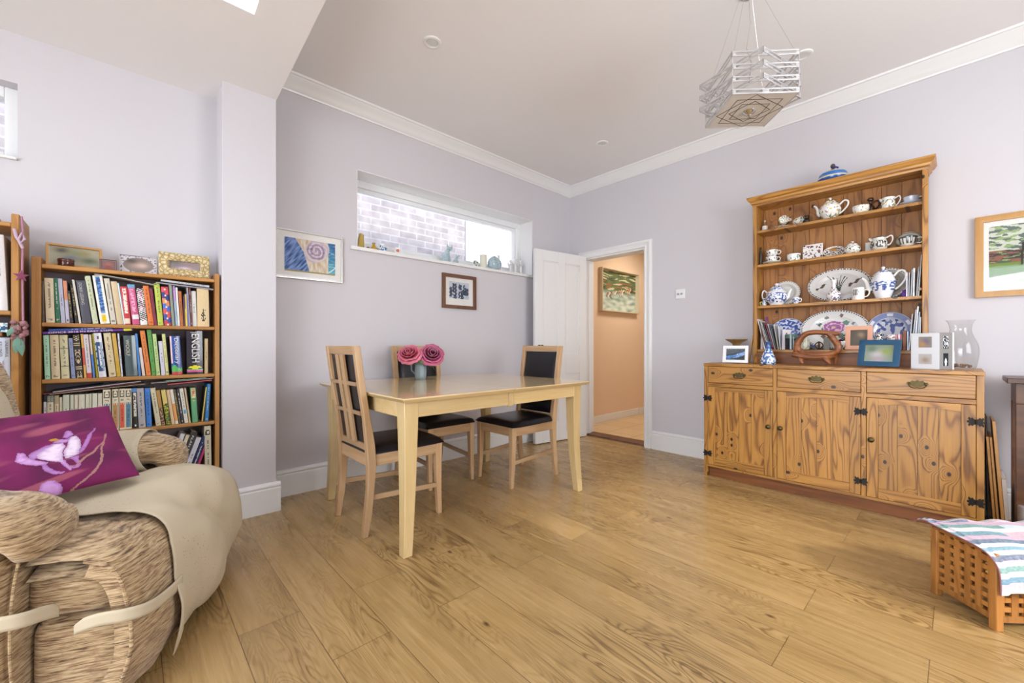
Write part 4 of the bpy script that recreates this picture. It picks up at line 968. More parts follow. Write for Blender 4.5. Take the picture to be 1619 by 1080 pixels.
# left bookcase
G = 'magazines on the left bookcase'
for k in range(9):
    nm_ = ['first', 'second', 'third', 'fourth', 'fifth', 'sixth', 'seventh', 'eighth', 'ninth'][k]
    m = MB(); g = 200 + (k * 37) % 30; y = -4.152 - k * .0072; h = .300 - (k % 3) * .003
    m.box(-.19, -.0031, 0, 0, .0031, h, lin('%02x%02x%02x' % (g, g, g + 4))); m.box(-.0, -.0012, .02, .0004, .0012, h - .02, lin('b0b0bc'))
    o = m.build('magazine', M['print'], loc=(.270, y, 1.1505), rot=(math.radians(1.0), 0, 0)); tag(o, 'white-spined magazine on the left bookcase, %s from the tall white book' % nm_, 'magazine', G)
b = book('book', 'tall white book with a dark spine title beside the white magazines', None, (.282, -4.130, 1.1505), .028, .322, 2.2, 'd6d2d2', '', .18)
spine_text(b, 'The women had a laugh', .45, .94, .008, ink_k, -.002); 
t = thing('picture_box', 'small blue and white painted box lying under the upper left shelf', 'box', (.275, -4.30, 1.058))
def seal(u, v): 
    n = mnoise.noise(Vector((u * 7, v * 3, 1.7))); return lin('2c5a7c') if n > .18 else lin('e6ebe8') if n > -.12 else lin('86b4cc')
MB().grid(lambda u, v: (0, u * .182, v * .040), 30, 10, seal).box(-.16, 0, 0, -.0005, .182, .040, lin('a8c4d4')).build('box_body', M['gloss'], t)
flat_book('tan flat book lying under the blue painted box, left bookcase', None, -4.30, -4.134, 1.0405, 1.0405, .016, 'a8602c', x=.272)
b = book('book', 'grey and gold hardback titled Rough Justice on the left bookcase', None, (.284, -4.172, .8125), .040, .222, .6, '9c8c5e', '', .15); spine_text(b, 'ROUGH JUSTICE', .50, .94, .019, ink_w, -.004)
b = book('book', 'pale grey hardback titled Unlawful Killings on the left bookcase', None, (.284, -4.126, .8125), .036, .222, .6, 'c2c6d0', '', .15)
spine_text(b, 'UNLAWFUL', .62, .94, .008, ink_k, .009); spine_text(b, 'KILLINGS', .64, .92, .008, ink_k, -.007); spine_text(b, 'WENDY JOSEPH QC', .14, .56, .008, ink_r, -.002)
b = book('book', 'dark purple paperback left of the Rough Justice hardback', None, (.284, -4.216, .8125), .030, .215, .8, '3a2234', '', .15)
t = thing('paper_stack', 'crumpled white papers on top of the left bookcase', 'papers', (.17, -4.24, 1.5285))
MB().grid(lambda u, v: ((u - .5) * .18, (v - .5) * .20, .012 + .05 * (1 - v) + .004 * math.sin(u * 9 + v * 5)), 8, 8).build('paper_sheet', M['white'], t, solid=.004, smooth=True)
MB().box(-.09, -.10, 0, .09, .09, .010).build('paper_sheet', M['white'], t)
# hanging garland
t = thing('hanging_garland', 'pink knotted cord with cloth star and posy hanging on the left bookcase', 'garland', (.300, -4.083, 1.545))
pk = plain('pink_cord', 'a8788e', .8, noise_amt=.2, bscale=300); M['pk'] = pk
MB().tube([(-.03, .004, .018), (.003, .008, .012), (.008, .012, -.05), (.006, .010, -.2), (.007, .012, -.40), (.006, .014, -.56)], .0035, 8).build('cord', pk, t, smooth=True)
MB().tube([(.010, -.012, -.045), (.012, -.006, -.08), (.014, .006, -.105), (.012, .018, -.085), (.012, .010, -.06), (.014, .0, -.09), (.010, .012, -.125)], .0055, 8).build('bow_knot', plain('lilac_ribbon', 'b8a0b0', .8), t, smooth=True)
st = [((.026 if i % 2 == 0 else .011) * math.sin(i * PI / 5), (.026 if i % 2 == 0 else .011) * math.cos(i * PI / 5)) for i in range(10)]
MB().prism(st, -.004, .004, 'x').build('cloth_star', plain('rose_felt', '8e4a66', .9), t, (.014, .008, -.245), (0, 0, .5), bevel=.002)
m = MB(); rn = random.Random(5)
for k in range(26): m.ball((.014 + rn.uniform(-.006, .012), rn.uniform(-.018, .022), -.445 - rn.uniform(0, .07)), rn.uniform(.006, .011), n=8, m=6)
m.build('dried_flowers', plain('dusky_pink_flowers', '94686c', .9, noise_amt=.3, bscale=400), t, smooth=True)
m = MB()
for (a, L, dy) in ((-.9, .05, -.030), (.2, .09, .012), (-.35, .08, -.006)):
    m.grid(lambda u, v, a=a, L=L, dy=dy: (.016 + .006 * math.sin(v * 3), dy * v + (u - .5) * .026 * math.sin(PI * min(1, v * .95 + .05)), -.50 - v * L + (.045 if dy < -.02 else 0)), 4, 8)
m.build('felt_leaves', plain('sage_felt', '6f9482', .9), t, smooth=True, solid=.002)
# ---------------------------------------------------------------- pictures
def blur(blobs, base):
    """soft out-of-focus photograph: blobs = (u, v, radius, colour)"""
    def fn(u, v):
        c = lin(base)
        for bu, bv, r, h in blobs: c = mixc(c, lin(h), math.exp(-((u - bu) ** 2 + (v - bv) ** 2) / (r * r)))
        return c
    return fn
def rect_frame(m, w, h, fw, d, prof=None):
    """mitred frame, back at y=0, face at y=-d, centred"""
    pr = prof or [(0, 0), (0, -d), (fw * .15, -d - .001), (fw * .85, -d - .001), (fw, -d), (fw, -.002)]
    n = len(pr); vs = []
    for sx, sz in ((-1, -1), (1, -1), (1, 1), (-1, 1)): vs += [(sx * (w / 2 - a), y, sz * (h / 2 - a)) for a, y in pr]
    fs = []
    for q in range(4):
        q2 = (q + 1) % 4; fs += [(q * n + i, q * n + (i + 1) % n, q2 * n + (i + 1) % n, q2 * n + i) for i in range(n)]
    return m.add(vs, fs)
def picture(name, label, cat, loc, rz, w, h, fw, d, fmat, art, aw, ah, ax=0, az=0, mat_col='ebe9e6', nx=60, nz=40, rot=None, group=None, stand=0, glass=True, framecol=None, prof=None, artname='photograph'):
    t = thing(name, label, cat, loc, rz, group, rot=rot)
    m = MB()
    if framecol: m.col = lin(framecol)
    rect_frame(m, w, h, fw, d, prof); m.build('frame', fmat, t, (0, 0, 0), smooth=True, sharp=25)
    MB().box(-w / 2 + .002, -.004, -h / 2 + .002, w / 2 - .002, -.001, h / 2 - .002, lin(mat_col)).build('mount', M['matte'], t)
    MB().grid(lambda u, v: (ax + (u - .5) * aw, -.0048, az + (v - .5) * ah), nx, nz, art).build(artname, M['matte'], t)
    if glass: MB().box(-w / 2 + fw * .7, -.0075, -h / 2 + fw * .7, w / 2 - fw * .7, -.0065, h / 2 - fw * .7).build('glass', M['pglass'], t)
    if stand: MB().hexa([(-.02, .0, -.25 * h), (.02, .0, -.25 * h), (.02, .004, -.25 * h), (-.02, .004, -.25 * h)], [(-.012, 0, .25 * h), (.012, 0, .25 * h), (.012, .004, .25 * h), (-.012, .004, .25 * h)]).build('easel_back', M['walnut'], t)
    return t
def nz3(x, y, z=0): return mnoise.noise(Vector((x, y, z)))
def swirl(u, v):
    x, y = u - .62, (v - .70) * .68; r = math.hypot(x, y); a = math.atan2(y, x)
    s = math.sin(a * 1 + r * 75 + nz3(u * 9, v * 9) * 1.5); k = nz3(u * 14 + r * 30, a * 2.2, 4)
    if r < .19: c = mixc(lin('a48aa8'), lin('e2d8de'), .5 + .5 * s); c = mixc(c, lin('6c5a80'), max(0, k) * 1.2)
    elif r < .25 + .03 * math.sin(a * 2): c = mixc(lin('c9b7c4'), lin('dcd2cc'), .5 + .5 * s)
    elif u < .30 - (1 - v) * -.18 + .0 and (u < .2 + (1 - v) * .42): c = mixc(lin('27548c'), lin('86a2dc'), .5 + 1.2 * nz3(u * 26 - v * 14, v * 5, 2))
    elif r < .52 and u < .85: c = mixc(lin('cbb08c'), lin('e6e0d2'), .5 + nz3(u * 22, v * 5, 3))
    else: c = mixc(lin('2c62a0'), lin('58b4c2'), min(1, max(0, (1 - v) * 1.1 - .1 + .5 * nz3(u * 5, v * 26, 8)))); c = mixc(c, lin('dfe8f0'), max(0, nz3(u * 8, v * 40, 1) - .15) * 2)
    if r < .50 and r > .475 and u > .6: c = lin('d8e2ea')
    if v < .05: c = lin('a79c68')
    return c
SIL = plain('silver_frame', 'c9c6c2', .3, .5)
picture('framed_picture', 'silver framed print of a blue and mauve spiral beside the pillar', 'picture', (.0, -2.824, 1.616), PI / 2, .452, .326, .009, .018, SIL, swirl, .330, .226, .012, 0, nx=96, nz=66, artname='print')
def blocks(u, v):
    bg = lin('c5ccd8') if nz3(u * 9, v * 9, 3) > -.2 else lin('b4bccb')
    ink = lin('2c3d52') if nz3(u * 26, v * 26, 1) > -.25 else lin('71829a')
    for (x0, x1, z0, z1) in ((.16, .26, .35, .88), (.27, .37, .0, .90), (.02, .15, .1, .66), (.20, .30, .02, .25), (.46, .54, .05, .42), (.46, .62, .55, .86), (.57, .72, .0, .5), (.70, .78, .4, .88), (.78, .97, .22, .68), (.66, .84, .25, .52)):
        wob = .018 * math.sin(v * 30 + x0 * 20)
        if x0 + wob < u < x1 + wob and z0 < v < z1 + .02 * math.sin(u * 40): return ink
    return bg
picture('framed_picture', 'small walnut framed blue-grey abstract print under the long window', 'picture', (.0, -1.558, 1.484), PI / 2, .368, .305, .030, .020, M['walnut'], blocks, .215, .150, 0, .012, nx=60, nz=44, artname='print')
def stormy(u, v):
    n = nz3(u * 5, v * 22 + math.sin(u * 6) * .9, 2); sky = mixc(lin('46543c'), lin('7f8a58'), .5 + n)
    if n > .22: sky = lin('cdc9a0')
    if .55 < v < .75 and nz3(u * 7, v * 24, 6) > .22: sky = lin('a8643a')
    sea = mixc(lin('86a090'), lin('d5ded0'), .5 + nz3(u * 7, v * 12, 4) + (.4 - v) * .6)
    c = mixc(sea, sky, (v - .42) * 9)
    for k in range(16):
        px = .10 + k * .052 if k > 4 else .18 + k * .03; pz = .40 + .012 * k if k > 4 else .40; hgt = .08 + .03 * math.sin(k * 5)
        if abs(u - px - .02 * math.sin((v - pz) * 40)) < .010 and pz - hgt < v < pz + hgt * .8: c = [lin('7b3a28'), lin('c98d62'), lin('e8e2d6'), lin('4a2c22')][k % 4]
    return c
picture('framed_painting', 'stormy green seascape painting in a pale frame on the peach hall wall', 'painting', (-.08, 1.14, 1.730), PI / 2, .90, .560, .022, .055, plain('pale_frame', 'cfc0a4', .5), stormy, .86, .52, nx=110, nz=70, glass=False, artname='canvas', prof=[(0, 0), (0, -.055), (.012, -.056), (.014, -.030), (.022, -.004)])
def bridge(u, v):
    c = lin('8fa06a') if nz3(u * 20, v * 40, 1) > .1 else lin('4c5a44')
    if v > .55:
        c = lin('c9cfc0') if nz3(u * 12 + v * 8, v * 16, 3) > -.05 else lin('5c6a66')
        if nz3(u * 14 - v * 10, v * 20, 5) > .15: c = lin('8fa872')
    if .30 < v < .56 and nz3(u * 14, v * 18, 9) > -.12: c = lin('3f3c3c') if nz3(u * 9, v * 30, 2) > 0 else lin('8c5c48')
    if .24 < v < .34: c = lin('6d8c3c') if u < .55 else lin('b7853c')
    if v < .26: c = lin('59803f') if v > .10 + u * .22 else mixc(lin('c9d0c6'), lin('6f7872'), max(0, u * 1.6 - v * 3.2))
    if v < .20 and u > .5 and int((u * 3 + v) * 7) % 3 == 0 and nz3(u * 30, v * 3) > -.2: c = lin('e2ddcf')
    for x in (.22, .42, .60, .78):
        if abs(u - x - (.03 * (v - .3))) < .008 and .28 < v < .66: c = lin('2e2c2a')
    return c
picture('framed_picture', 'large oak framed green landscape print on the back wall right of the dresser', 'picture', (3.455, 0, 1.526), 0, .666, .478, .034, .026, M['oakf'], bridge, .556, .330, -.0, .010, nx=130, nz=80, artname='print')
# photographs on top of the bookcase (stand on the boards)
G = 'photo frames on top of the bookcase'
tilt = (math.radians(-9), 0, PI / 2)
def onshelf(name, label, y, zb, w, h, fw, d, fmat, art, aw, ah, x=.12, turn=0, **k):
    return picture(name, label, 'photo frame', (x - .09 * h, y, zb + h / 2 + .0005), 0, w, h, fw, d, fmat, art, aw, ah, rot=(math.radians(-12), 0, PI / 2 + turn), group=G, **k)
onshelf('photo_frame', 'wood-edged landscape photo frame behind the round brown box', -3.930, 1.3765, .190, .112, .010, .012, M['oakf'], blur([(.25, .8, .16, '4a4238'), (.55, .7, .2, '8a8f6c'), (.4, .4, .2, '6f7880'), (.8, .35, .2, '5c6c50'), (.7, .75, .12, '9b8f5a')], 'b0ab92'), .166, .088, turn=.12, mat_col='c8c4b4')
onshelf('photo_frame', 'tiny dark pink photo frame between the brown box and the oval photo', -3.812, 1.3765, .062, .056, .004, .008, plain('plum_frame', '6c4a48', .5), blur([(.5, .5, .25, 'b07068'), (.5, .3, .2, '8c3c38')], '7a5a58'), .052, .046, x=.15)
def oval(u, v):
    q = ((u - .5) / .40) ** 2 + ((v - .47) / .42) ** 2
    if q < 1: return blur([(.45, .5, .2, 'c0a090'), (.6, .45, .14, 'd0b8ac'), (.3, .7, .2, '58504c')], '8a7c78')(u, v)
    if q < 1.12: return lin('8a8684')
    return lin('6a5a62') if nz3(u * 16, v * 13, 4) > .28 else lin('cfcbcf')
onshelf('photo_frame', 'white photo frame with an oval picture and dark floral sprigs', -3.698, 1.3765, .150, .098, .004, .010, plain('pewter_frame', 'b4b0b4', .35, .4), oval, .142, .090, nx=56, nz=36)
CR = NT('carved_cream'); CR.set(Roughness=.6); o_ = CR.obj(); vv = CR.N('ShaderNodeTexVoronoi', feature='DISTANCE_TO_EDGE'); vv.inputs['Scale'].default_value = 55; CR.L(o_, vv.inputs['Vector'])
CR.L(CR.ramp(vv.outputs[0], [(.0, lin('8c7648')), (.14, lin('cdb98a')), (.4, lin('e0d0a4'))]), CR.b.inputs['Base Color']); CR.bump(vv.outputs[0], .8, .004); M['carvedcream'] = CR.m
onshelf('photo_frame', 'cream carved leaf-pattern photo frame at the right end', -3.508, 1.3765, .222, .132, .044, .016, M['carvedcream'], blur([(.3, .45, .18, '8c7484'), (.65, .5, .2, 'a07c80'), (.5, .15, .2, 'd0c8d4'), (.2, .8, .2, '6c6c5c')], '93888c'), .140, .050, x=.14, prof=[(0, 0), (0, -.012), (.006, -.018), (.020, -.014), (.036, -.020), (.044, -.012), (.044, -.002)])
t = thing('round_box', 'glossy dark brown round lidded box in front of the wood-edged photo', 'box', (.165, -3.955, 1.3765))
MB().lathe([(0, 0), (.026, 0), (.028, .003), (.028, .024), (.0275, .026)], 32).build('box_body', plain('dark_mahogany', '4a1f18', .15, coat=.5), t, smooth=True)
MB().lathe([(.029, .0262), (.0295, .030), (.027, .036), (.016, .039), (0, .0395)], 32).build('lid', plain('dark_mahogany_lid', '552620', .15, coat=.5), t, smooth=True)

# ---------------------------------------------------------------- ornaments on the long window sill
G = 'ornaments on the long window sill'; SX, SZ = -.075, 1.7385
M['gold'] = plain('ochre_pottery', 'bfa24e', .4, noise_amt=.25, bscale=300)
t = thing('pottery_house', 'tall ochre and white pottery house ornament at the left end of the sill', 'ornament', (SX, -2.427, SZ), 0, G)
MB().hexa([(-.025, -.034, 0), (.025, -.034, 0), (.025, .020, 0), (-.025, .020, 0)], [(-.015, -.008, .125), (.015, -.008, .125), (.015, .012, .125), (-.015, .012, .125)]).build('house_body', M['gold'], t, bevel=.003)
MB().hexa([(-.02, .022, 0), (.02, .022, 0), (.02, .038, 0), (-.02, .038, 0)], [(-.014, .016, .118), (.014, .016, .118), (.014, .022, .118), (-.014, .022, .118)]).build('house_wing', M['white'], t, bevel=.002)
t = thing('pebble_ornament', 'small dark mottled pebble ornament between the house and gourd', 'ornament', (SX, -2.368, SZ), 0, G); MB().lathe([(0, 0), (.010, 0), (.016, .012), (.013, .028), (0, .036)], 20).build('pebble', plain('mottled_stone', '5c5350', .5, noise_amt=.4, bscale=500), t, smooth=True)
t = thing('gourd_vase', 'squat amber yellow gourd vase left of the blue and white jar', 'vase', (SX, -2.321, SZ), 0, G); MB().lathe([(0, 0), (.020, 0), (.026, .014), (.025, .030), (.013, .046), (.010, .060), (.014, .070), (.011, .070), (0, .05)], 28).build('vase_body', plain('amber_glaze', 'b98f2c', .2, noise_amt=.4, bscale=260), t, smooth=True)
def jarc(i, a, r, z): return lin('2c4a78') if z > .062 else (lin('3a6ea0') if (nz3(math.cos(a * 6.28) * 3, math.sin(a * 6.28) * 3, z * 70) > .12 and .012 < z < .056) else lin('e0e2e4'))
t = thing('lidded_jar', 'white jar with blue medallion and dark blue rim on the sill', 'jar', (SX, -2.250, SZ), 0, G); m = MB(); m.lathe([(0, 0), (.024, 0)] + [(.030 + .009 * math.sin(PI * k / 10), .006 + .052 * k / 10) for k in range(11)] + [(.026, .062), (.027, .072), (.022, .072), (0, .07)], 36, jarc); m.build('jar_body', M['china'], t, smooth=True)
def mugc(i, a, r, z): return lin('cf5836') if (min(abs(a - .93), abs(a + .07)) * 6.28 * .03) ** 2 + (z - .032) ** 2 < .013 ** 2 else lin('e4e4e4')
t = thing('mug', 'white mug with a round orange-red spot on the sill', 'mug', (SX, -2.118, SZ), 0, G); m = MB(); m.lathe([(0, 0), (.028, 0)] + [(.031, .002 + .0075 * k) for k in range(9)] + [(.028, .0615), (.027, .01), (0, .006)], 48, mugc); m.build('mug_body', M['china'], t, smooth=True)
MB().tube([(.0, .030, .05), (0, .046, .048), (0, .052, .034), (0, .046, .020), (0, .030, .014)], .0042, 8).build('handle', M['china'], t, smooth=True)
def cat(label, y, s):
    t = thing('glass_cat', label, 'cat figurine', (SX, y, SZ), 0, G)
    m = MB(); m.tube([(0, -.028 * s, .0), (0, -.026 * s, .03 * s), (0, -.016 * s, .065 * s), (0, .004 * s, .105 * s), (0, .020 * s, .128 * s)], [.038 * s, .042 * s, .036 * s, .024 * s, .018 * s], 18)
    m.ball((0, .028 * s, .140 * s), .020 * s, .026 * s, .020 * s); m.build('cat_body', M['catglass'], t, smooth=True, sharp=80)
    for sg in (-1, 1): MB().lathe([(.011 * s, 0), (.006 * s, .018 * s), (0, .036 * s)], 10).build('ear', M['catglass'], t, (0 + sg * .006 * s, (.028 + sg * .016) * s, .150 * s), (-sg * .25, 0, 0), smooth=True)
    MB().tube([(.012 * s, .018 * s, .0), (.014 * s, .020 * s, .04 * s), (.010 * s, .014 * s, .08 * s)], [.012 * s, .010 * s, .012 * s], 10).build('foreleg', M['catglass'], t, smooth=True)
    MB().tube([(0, -.05 * s, .010 * s), (.02 * s, -.056 * s, .012 * s), (.034 * s, -.03 * s, .010 * s), (.036 * s, .0, .008 * s)], [.010 * s, .009 * s, .008 * s, .005 * s], 10).build('tail', M['catglass'], t, smooth=True)
M['catglass'] = plain('mottled_blue_cat_glass', 'a3b8c0', .12, noise_amt=.6, bscale=700, coat=.6)
cat('larger pale blue glass sitting cat with upright ears on the sill', -1.635, 1.0); cat('smaller pale blue glass cat sitting beside the larger one', -1.533, .56)
t = thing('shell_disc', 'green-striped white shell disc leaning on the window sill', 'shell', (SX, -1.304, SZ + .0405), 0, G, rot=(0, math.radians(78), 0)); m = MB(); m.lathe([(0, .006), (.012, .008), (.024, .010), (.034, .006), (.040, .0), (.034, -.006), (0, -.008)], 32, lambda i, a, r, z: lin('4f6a5a') if math.sin(a * 6.28 * 2 + r * 230) > .45 else lin('d8dcd6')); m.build('shell', M['china'], t, smooth=True)
t = thing('candle', 'plain ivory pillar candle on the window sill', 'candle', (SX, -1.216, SZ), 0, G); MB().lathe([(0, 0), (.0335, 0), (.034, .002), (.034, .138), (.032, .141), (.010, .136), (0, .136)], 32).build('wax', plain('ivory_wax', 'd9d6c4', .5), t, smooth=True); MB().tube([(0, 0, .135), (.001, 0, .148)], .0012, 6).build('wick', M['blackp'], t)
t = thing('glass_sculpture', 'broad swirled blue-grey glass shell sculpture on the sill', 'sculpture', (SX, -1.070, SZ), 0, G)
def fan(u, v):
    a = u * 2 * PI; k = math.sin(PI * v); rr = .085 * k ** .6 * (1 + .07 * math.sin(a * 7 + v * 6)); return (rr * .38 * math.cos(a), rr * math.sin(a), .152 * v * (1 - .04 * math.cos(a)))
MB().grid(fan, 42, 22, wrap=True).build('sculpture_body', M['catglass'], t, smooth=True, sharp=80)
t = thing('bottle_vase', 'slim white bottle vase behind the swirled glass sculpture', 'vase', (SX - .04, -.985, SZ), 0, G); MB().lathe([(0, 0), (.022, 0), (.026, .03), (.024, .10), (.012, .135), (.010, .165), (.013, .178), (.009, .178), (0, .16)], 24).build('vase_body', M['white'], t, smooth=True)
def cherub(label, y, h, turn):
    t = thing('cherub_figurine', label, 'figurine', (SX + .01, y, SZ), turn, G); g = plain_cache('white_bisque')
    m = MB(); s = h / .16
    m.tube([(0, 0, 0), (0, 0, .012 * s), (0, .002 * s, .03 * s), (0, .004 * s, .065 * s), (0, 0, .10 * s), (0, -.001 * s, .122 * s), (0, 0, .130 * s)], [.024 * s, .020 * s, .012 * s, .016 * s, .014 * s, .007 * s, .008 * s], 14)
    m.ball((0, 0, .142 * s), .0145 * s, .0135 * s, .016 * s); m.build('figure', g, t, smooth=True, sharp=80)
    for sg in (-1, 1):
        MB().tube([(0, sg * .012 * s, .108 * s), (.014 * s, sg * .024 * s, .09 * s), (.022 * s, sg * .020 * s, .112 * s)], [.0065 * s, .0055 * s, .0045 * s], 8).build('arm', g, t, smooth=True)
        MB().grid(lambda u, v, sg=sg: (-.010 * s - .006 * s * u, sg * (.008 + .034 * v) * s, (.098 + .036 * v - .05 * u * (1 - v * .4)) * s), 5, 8).build('wing', g, t, smooth=True, solid=.002)
_pc = {}
def plain_cache(n):
    if n not in _pc: _pc[n] = plain(n, 'dcdcdc', .45)
    return _pc[n]
cherub('white winged cherub figurine, leftmost of the three at the sill end', -.868, .145, .3); cherub('tall white cherub figurine, middle of the three at the sill end', -.800, .172, -.2); cherub('white cherub figurine nearest the open door end of the sill', -.722, .165, .5)

# ---------------------------------------------------------------- pendant lamp
pl = thing('pendant_lamp', 'square chrome pendant lamp of stacked slotted frames hanging from the ceiling', 'lamp', (2.326, -1.414, 2.195), math.radians(43.7))
M['chr2'] = plain('brushed_chrome', 'd2d2d4', .3, .7)
def slot_ring(L, h, hole=True):
    m = MB(); T = .005; e = L / 2; s0, s1 = L * .085, L * .44
    for q in range(4):
        m.M = Matrix.Rotation(q * PI / 2, 4, 'Z')
        if hole:
            m.box(-e, -e, 0, e, -e + T, h * .28); m.box(-e, -e, h * .72, e, -e + T, h)
            for a, b in ((-e, -s1), (-s0 * .6, s0 * .6), (s1, e)): m.box(a, -e, h * .28, b, -e + T, h * .72)
        else: m.box(-e, -e, 0, e, -e + T, h)
    m.M = None; return m
for k, z in enumerate((.0, .060, .120, .180)): slot_ring(.312, .027).build('square_frame', M['chr2'], pl, (0, 0, z), bevel=.001)
for k, z in enumerate((.032, .092, .152)): slot_ring(.330, .025).build('turned_frame', M['chr2'], pl, (0, 0, z), (0, 0, math.radians(33)), bevel=.001)
PLT = NT('frosted_plate'); PLT.set(Roughness=.25); PLT.b.inputs['Base Color'].default_value = lin('cfc8be'); PLT.b.inputs['Specular IOR Level'].default_value = .6
MB().box(-.152, -.152, .001, .152, .152, .006).build('bottom_plate', PLT.m, pl)
def etched(L, rz):
    m = MB(); e = L / 2
    for q in range(4): m.M = Matrix.Rotation(q * PI / 2 + rz, 4, 'Z'); m.box(-e, -e, -.0003, e, -e + .0014, .0012)
    m.M = None; return m
for L, rz in ((.215, .0), (.215, .55), (.135, .0), (.135, .62)): etched(L, rz).build('etched_line', plain_cache('x') if False else M['iron'], pl)
MB().lathe([(0, -.030), (.008, -.029), (.012, -.024), (.009, -.020), (.014, -.012), (.026, -.006), (.030, 0), (.018, .004)], 24).build('finial', M['chrome'], pl, smooth=True)
for a in range(4): MB().lathe([(.004, 0), (.012, .012), (.013, .03), (.006, .042)], 14).build('lamp_holder', M['chrome'], pl, (.07 * math.cos(a * PI / 2 + .4), .07 * math.sin(a * PI / 2 + .4), .01), smooth=True)
for a in range(4):
    c, s_ = math.cos(a * PI / 2 + PI / 4), math.sin(a * PI / 2 + PI / 4)
    MB().tube([(.216 * c, .216 * s_, 0.0), (.216 * c, .216 * s_, .207)], .003, 8).build('corner_rod', M['chr2'], pl)
    MB().tube([(.200 * c, .200 * s_, .205), (.045 * c, .045 * s_, .600)], .0008, 6).build('suspension_wire', M['chrome'], pl)
MB().tube([(0, 0, .15), (.012, 0, .25), (-.008, .006, .33), (.006, -.004, .45), (0, 0, .600)], .0028, 8).build('flex', plain('clear_flex', 'b0aca2', .3), pl, smooth=True)
MB().lathe([(0, .605), (.042, .605), (.044, .602), (.040, .597), (0, .596)], 32).build('ceiling_rose', M['chrome'], pl, smooth=True)
# ---------------------------------------------------------------- china on the dresser
def resamp(pts, n):
    """smooth resampled profile (Catmull-Rom)"""
    P_ = [pts[0]] + list(pts) + [pts[-1]]; out = []; segs = len(pts) - 1
    for i in range(n + 1):
        q = i / n * segs; k = min(int(q), segs - 1); f = q - k; a, b, c, d = P_[k:k + 4]
        out.append(tuple(.5 * (2 * b[j] + (c[j] - a[j]) * f + (2 * a[j] - 5 * b[j] + 4 * c[j] - d[j]) * f * f + (3 * b[j] - a[j] - 3 * c[j] + d[j]) * f ** 3) for j in (0, 1)))
    return [(max(0, r), z) for r, z in out]
def floral(cols, sc=110, thr=.16, base='f0efea', z0=-1, z1=9, seed=0):
    def fn(i, a, r, z):
        if not z0 < z < z1: return lin(base)
        x, y = r * math.cos(a * 2 * PI), r * math.sin(a * 2 * PI); n = nz3(x * sc + seed, y * sc, z * sc)
        if n > thr: return lin(cols[int(abs(nz3(x * sc * .4 + 7, y * sc * .4, z * sc * .4 + seed)) * 11) % len(cols)])
        return lin(base)
    return fn
def willow(z0=-1, z1=9, sc=95, rim=None, seed=0):
    def fn(i, a, r, z):
        x, y = r * math.cos(a * 2 * PI), r * math.sin(a * 2 * PI); n = nz3(x * sc + seed, y * sc, z * sc * 1.6)
        if rim and rim(r, z): return lin('5163a0') if int(a * 60) % 2 else lin('c8d0e2')
        if z0 < z < z1 and n > .02: return lin('3a569c') if n > .2 else lin('7088bc')
        return lin('eceef2')
    return fn
FL = ['d9c23c', '8a6aa8', '6d8a54', '6d8a54', 'c9a83a']; BIR = ['4c4a4a', '5f6b52', '8a5a6a', '3e3e44']; PINK = ['a83c62', '7a2c4c', '4c5c50', 'b8527a']
def china(name, label, cat, x, y, z, prof, cf, part='body', n=44, rows=30, sy=1, rz=0, group=None, rot=None):
    t = thing(name, label, cat, (x, y, z + .0006), rz, group, rot=rot); m = MB(); m.lathe(resamp(prof, rows), n, cf, sy=sy); m.build(part, M['china'], t, smooth=True, sharp=70); return t
W_ = lin('f0efea')
def handle(t, pts, r=.004, col=W_, name='handle', flat=1): m = MB(); m.col = col; m.tube(resamp3(pts, 14), r if not isinstance(r, tuple) else [r[0] + (r[1] - r[0]) * i / 14 for i in range(15)], 10, flat=flat); return m.build(name, M['china'], t, smooth=True)
def resamp3(pts, n):
    P_ = [pts[0]] + list(pts) + [pts[-1]]; out = []; segs = len(pts) - 1
    for i in range(n + 1):
        q = i / n * segs; k = min(int(q), segs - 1); f = q - k; a, b, c, d = P_[k:k + 4]
        out.append(tuple(.5 * (2 * b[j] + (c[j] - a[j]) * f + (2 * a[j] - 5 * b[j] + 4 * c[j] - d[j]) * f * f + (3 * b[j] - a[j] - 3 * c[j] + d[j]) * f ** 3) for j in (0, 1, 2)))
    return out
def lid(t, prof, cf, z, name='lid'): m = MB(); m.lathe(resamp(prof, 16), 36, cf); return m.build(name, M['china'], t, (0, 0, z), smooth=True)
def plate(label, x, z, rx, rz_, cf, y=-.052, lean=9, group='plates standing on the dresser rack', name='plate', dz=0):
    """stands on edge leaning on the boards; cf(r 0..1, angle, x, z)"""
    t = thing(name, label, 'plate', (x, y - .002, z + rz_ + .001), 0, group, rot=(PI / 2 - math.radians(lean), 0, 0)); m = MB()
    prof = [(0, .004), (.2, .004), (.4, .004), (.55, .005), (.62, .009), (.70, .014), (.80, .015), (.90, .016), (.96, .0165), (1.0, .017), (1.0, .014), (.7, .009), (.6, .002), (0, 0)]
    pr = []
    for (a, b), (c, d) in zip(prof[:9], prof[1:10]):
        k = 7 if rx > .09 else 4; pr += [(a + (c - a) * i / k, b + (d - b) * i / k) for i in range(k)]
    pr += prof[9:]
    m.lathe([(r * rx, zz) for r, zz in pr], 150 if rx > .09 else 72, lambda i, a, r, zz: cf(r / rx, a, r / rx * math.cos(a * 2 * PI), r / rx * math.sin(a * 2 * PI)), sy=rz_ / rx)
    m.build('plate_disc', M['china'], t, smooth=True, sharp=70); return t
def leafrim(r, a, N=90): return r > .93 and r < .985 and int(a * N) % 2 == 0
S1, S2, S3, S4 = SH
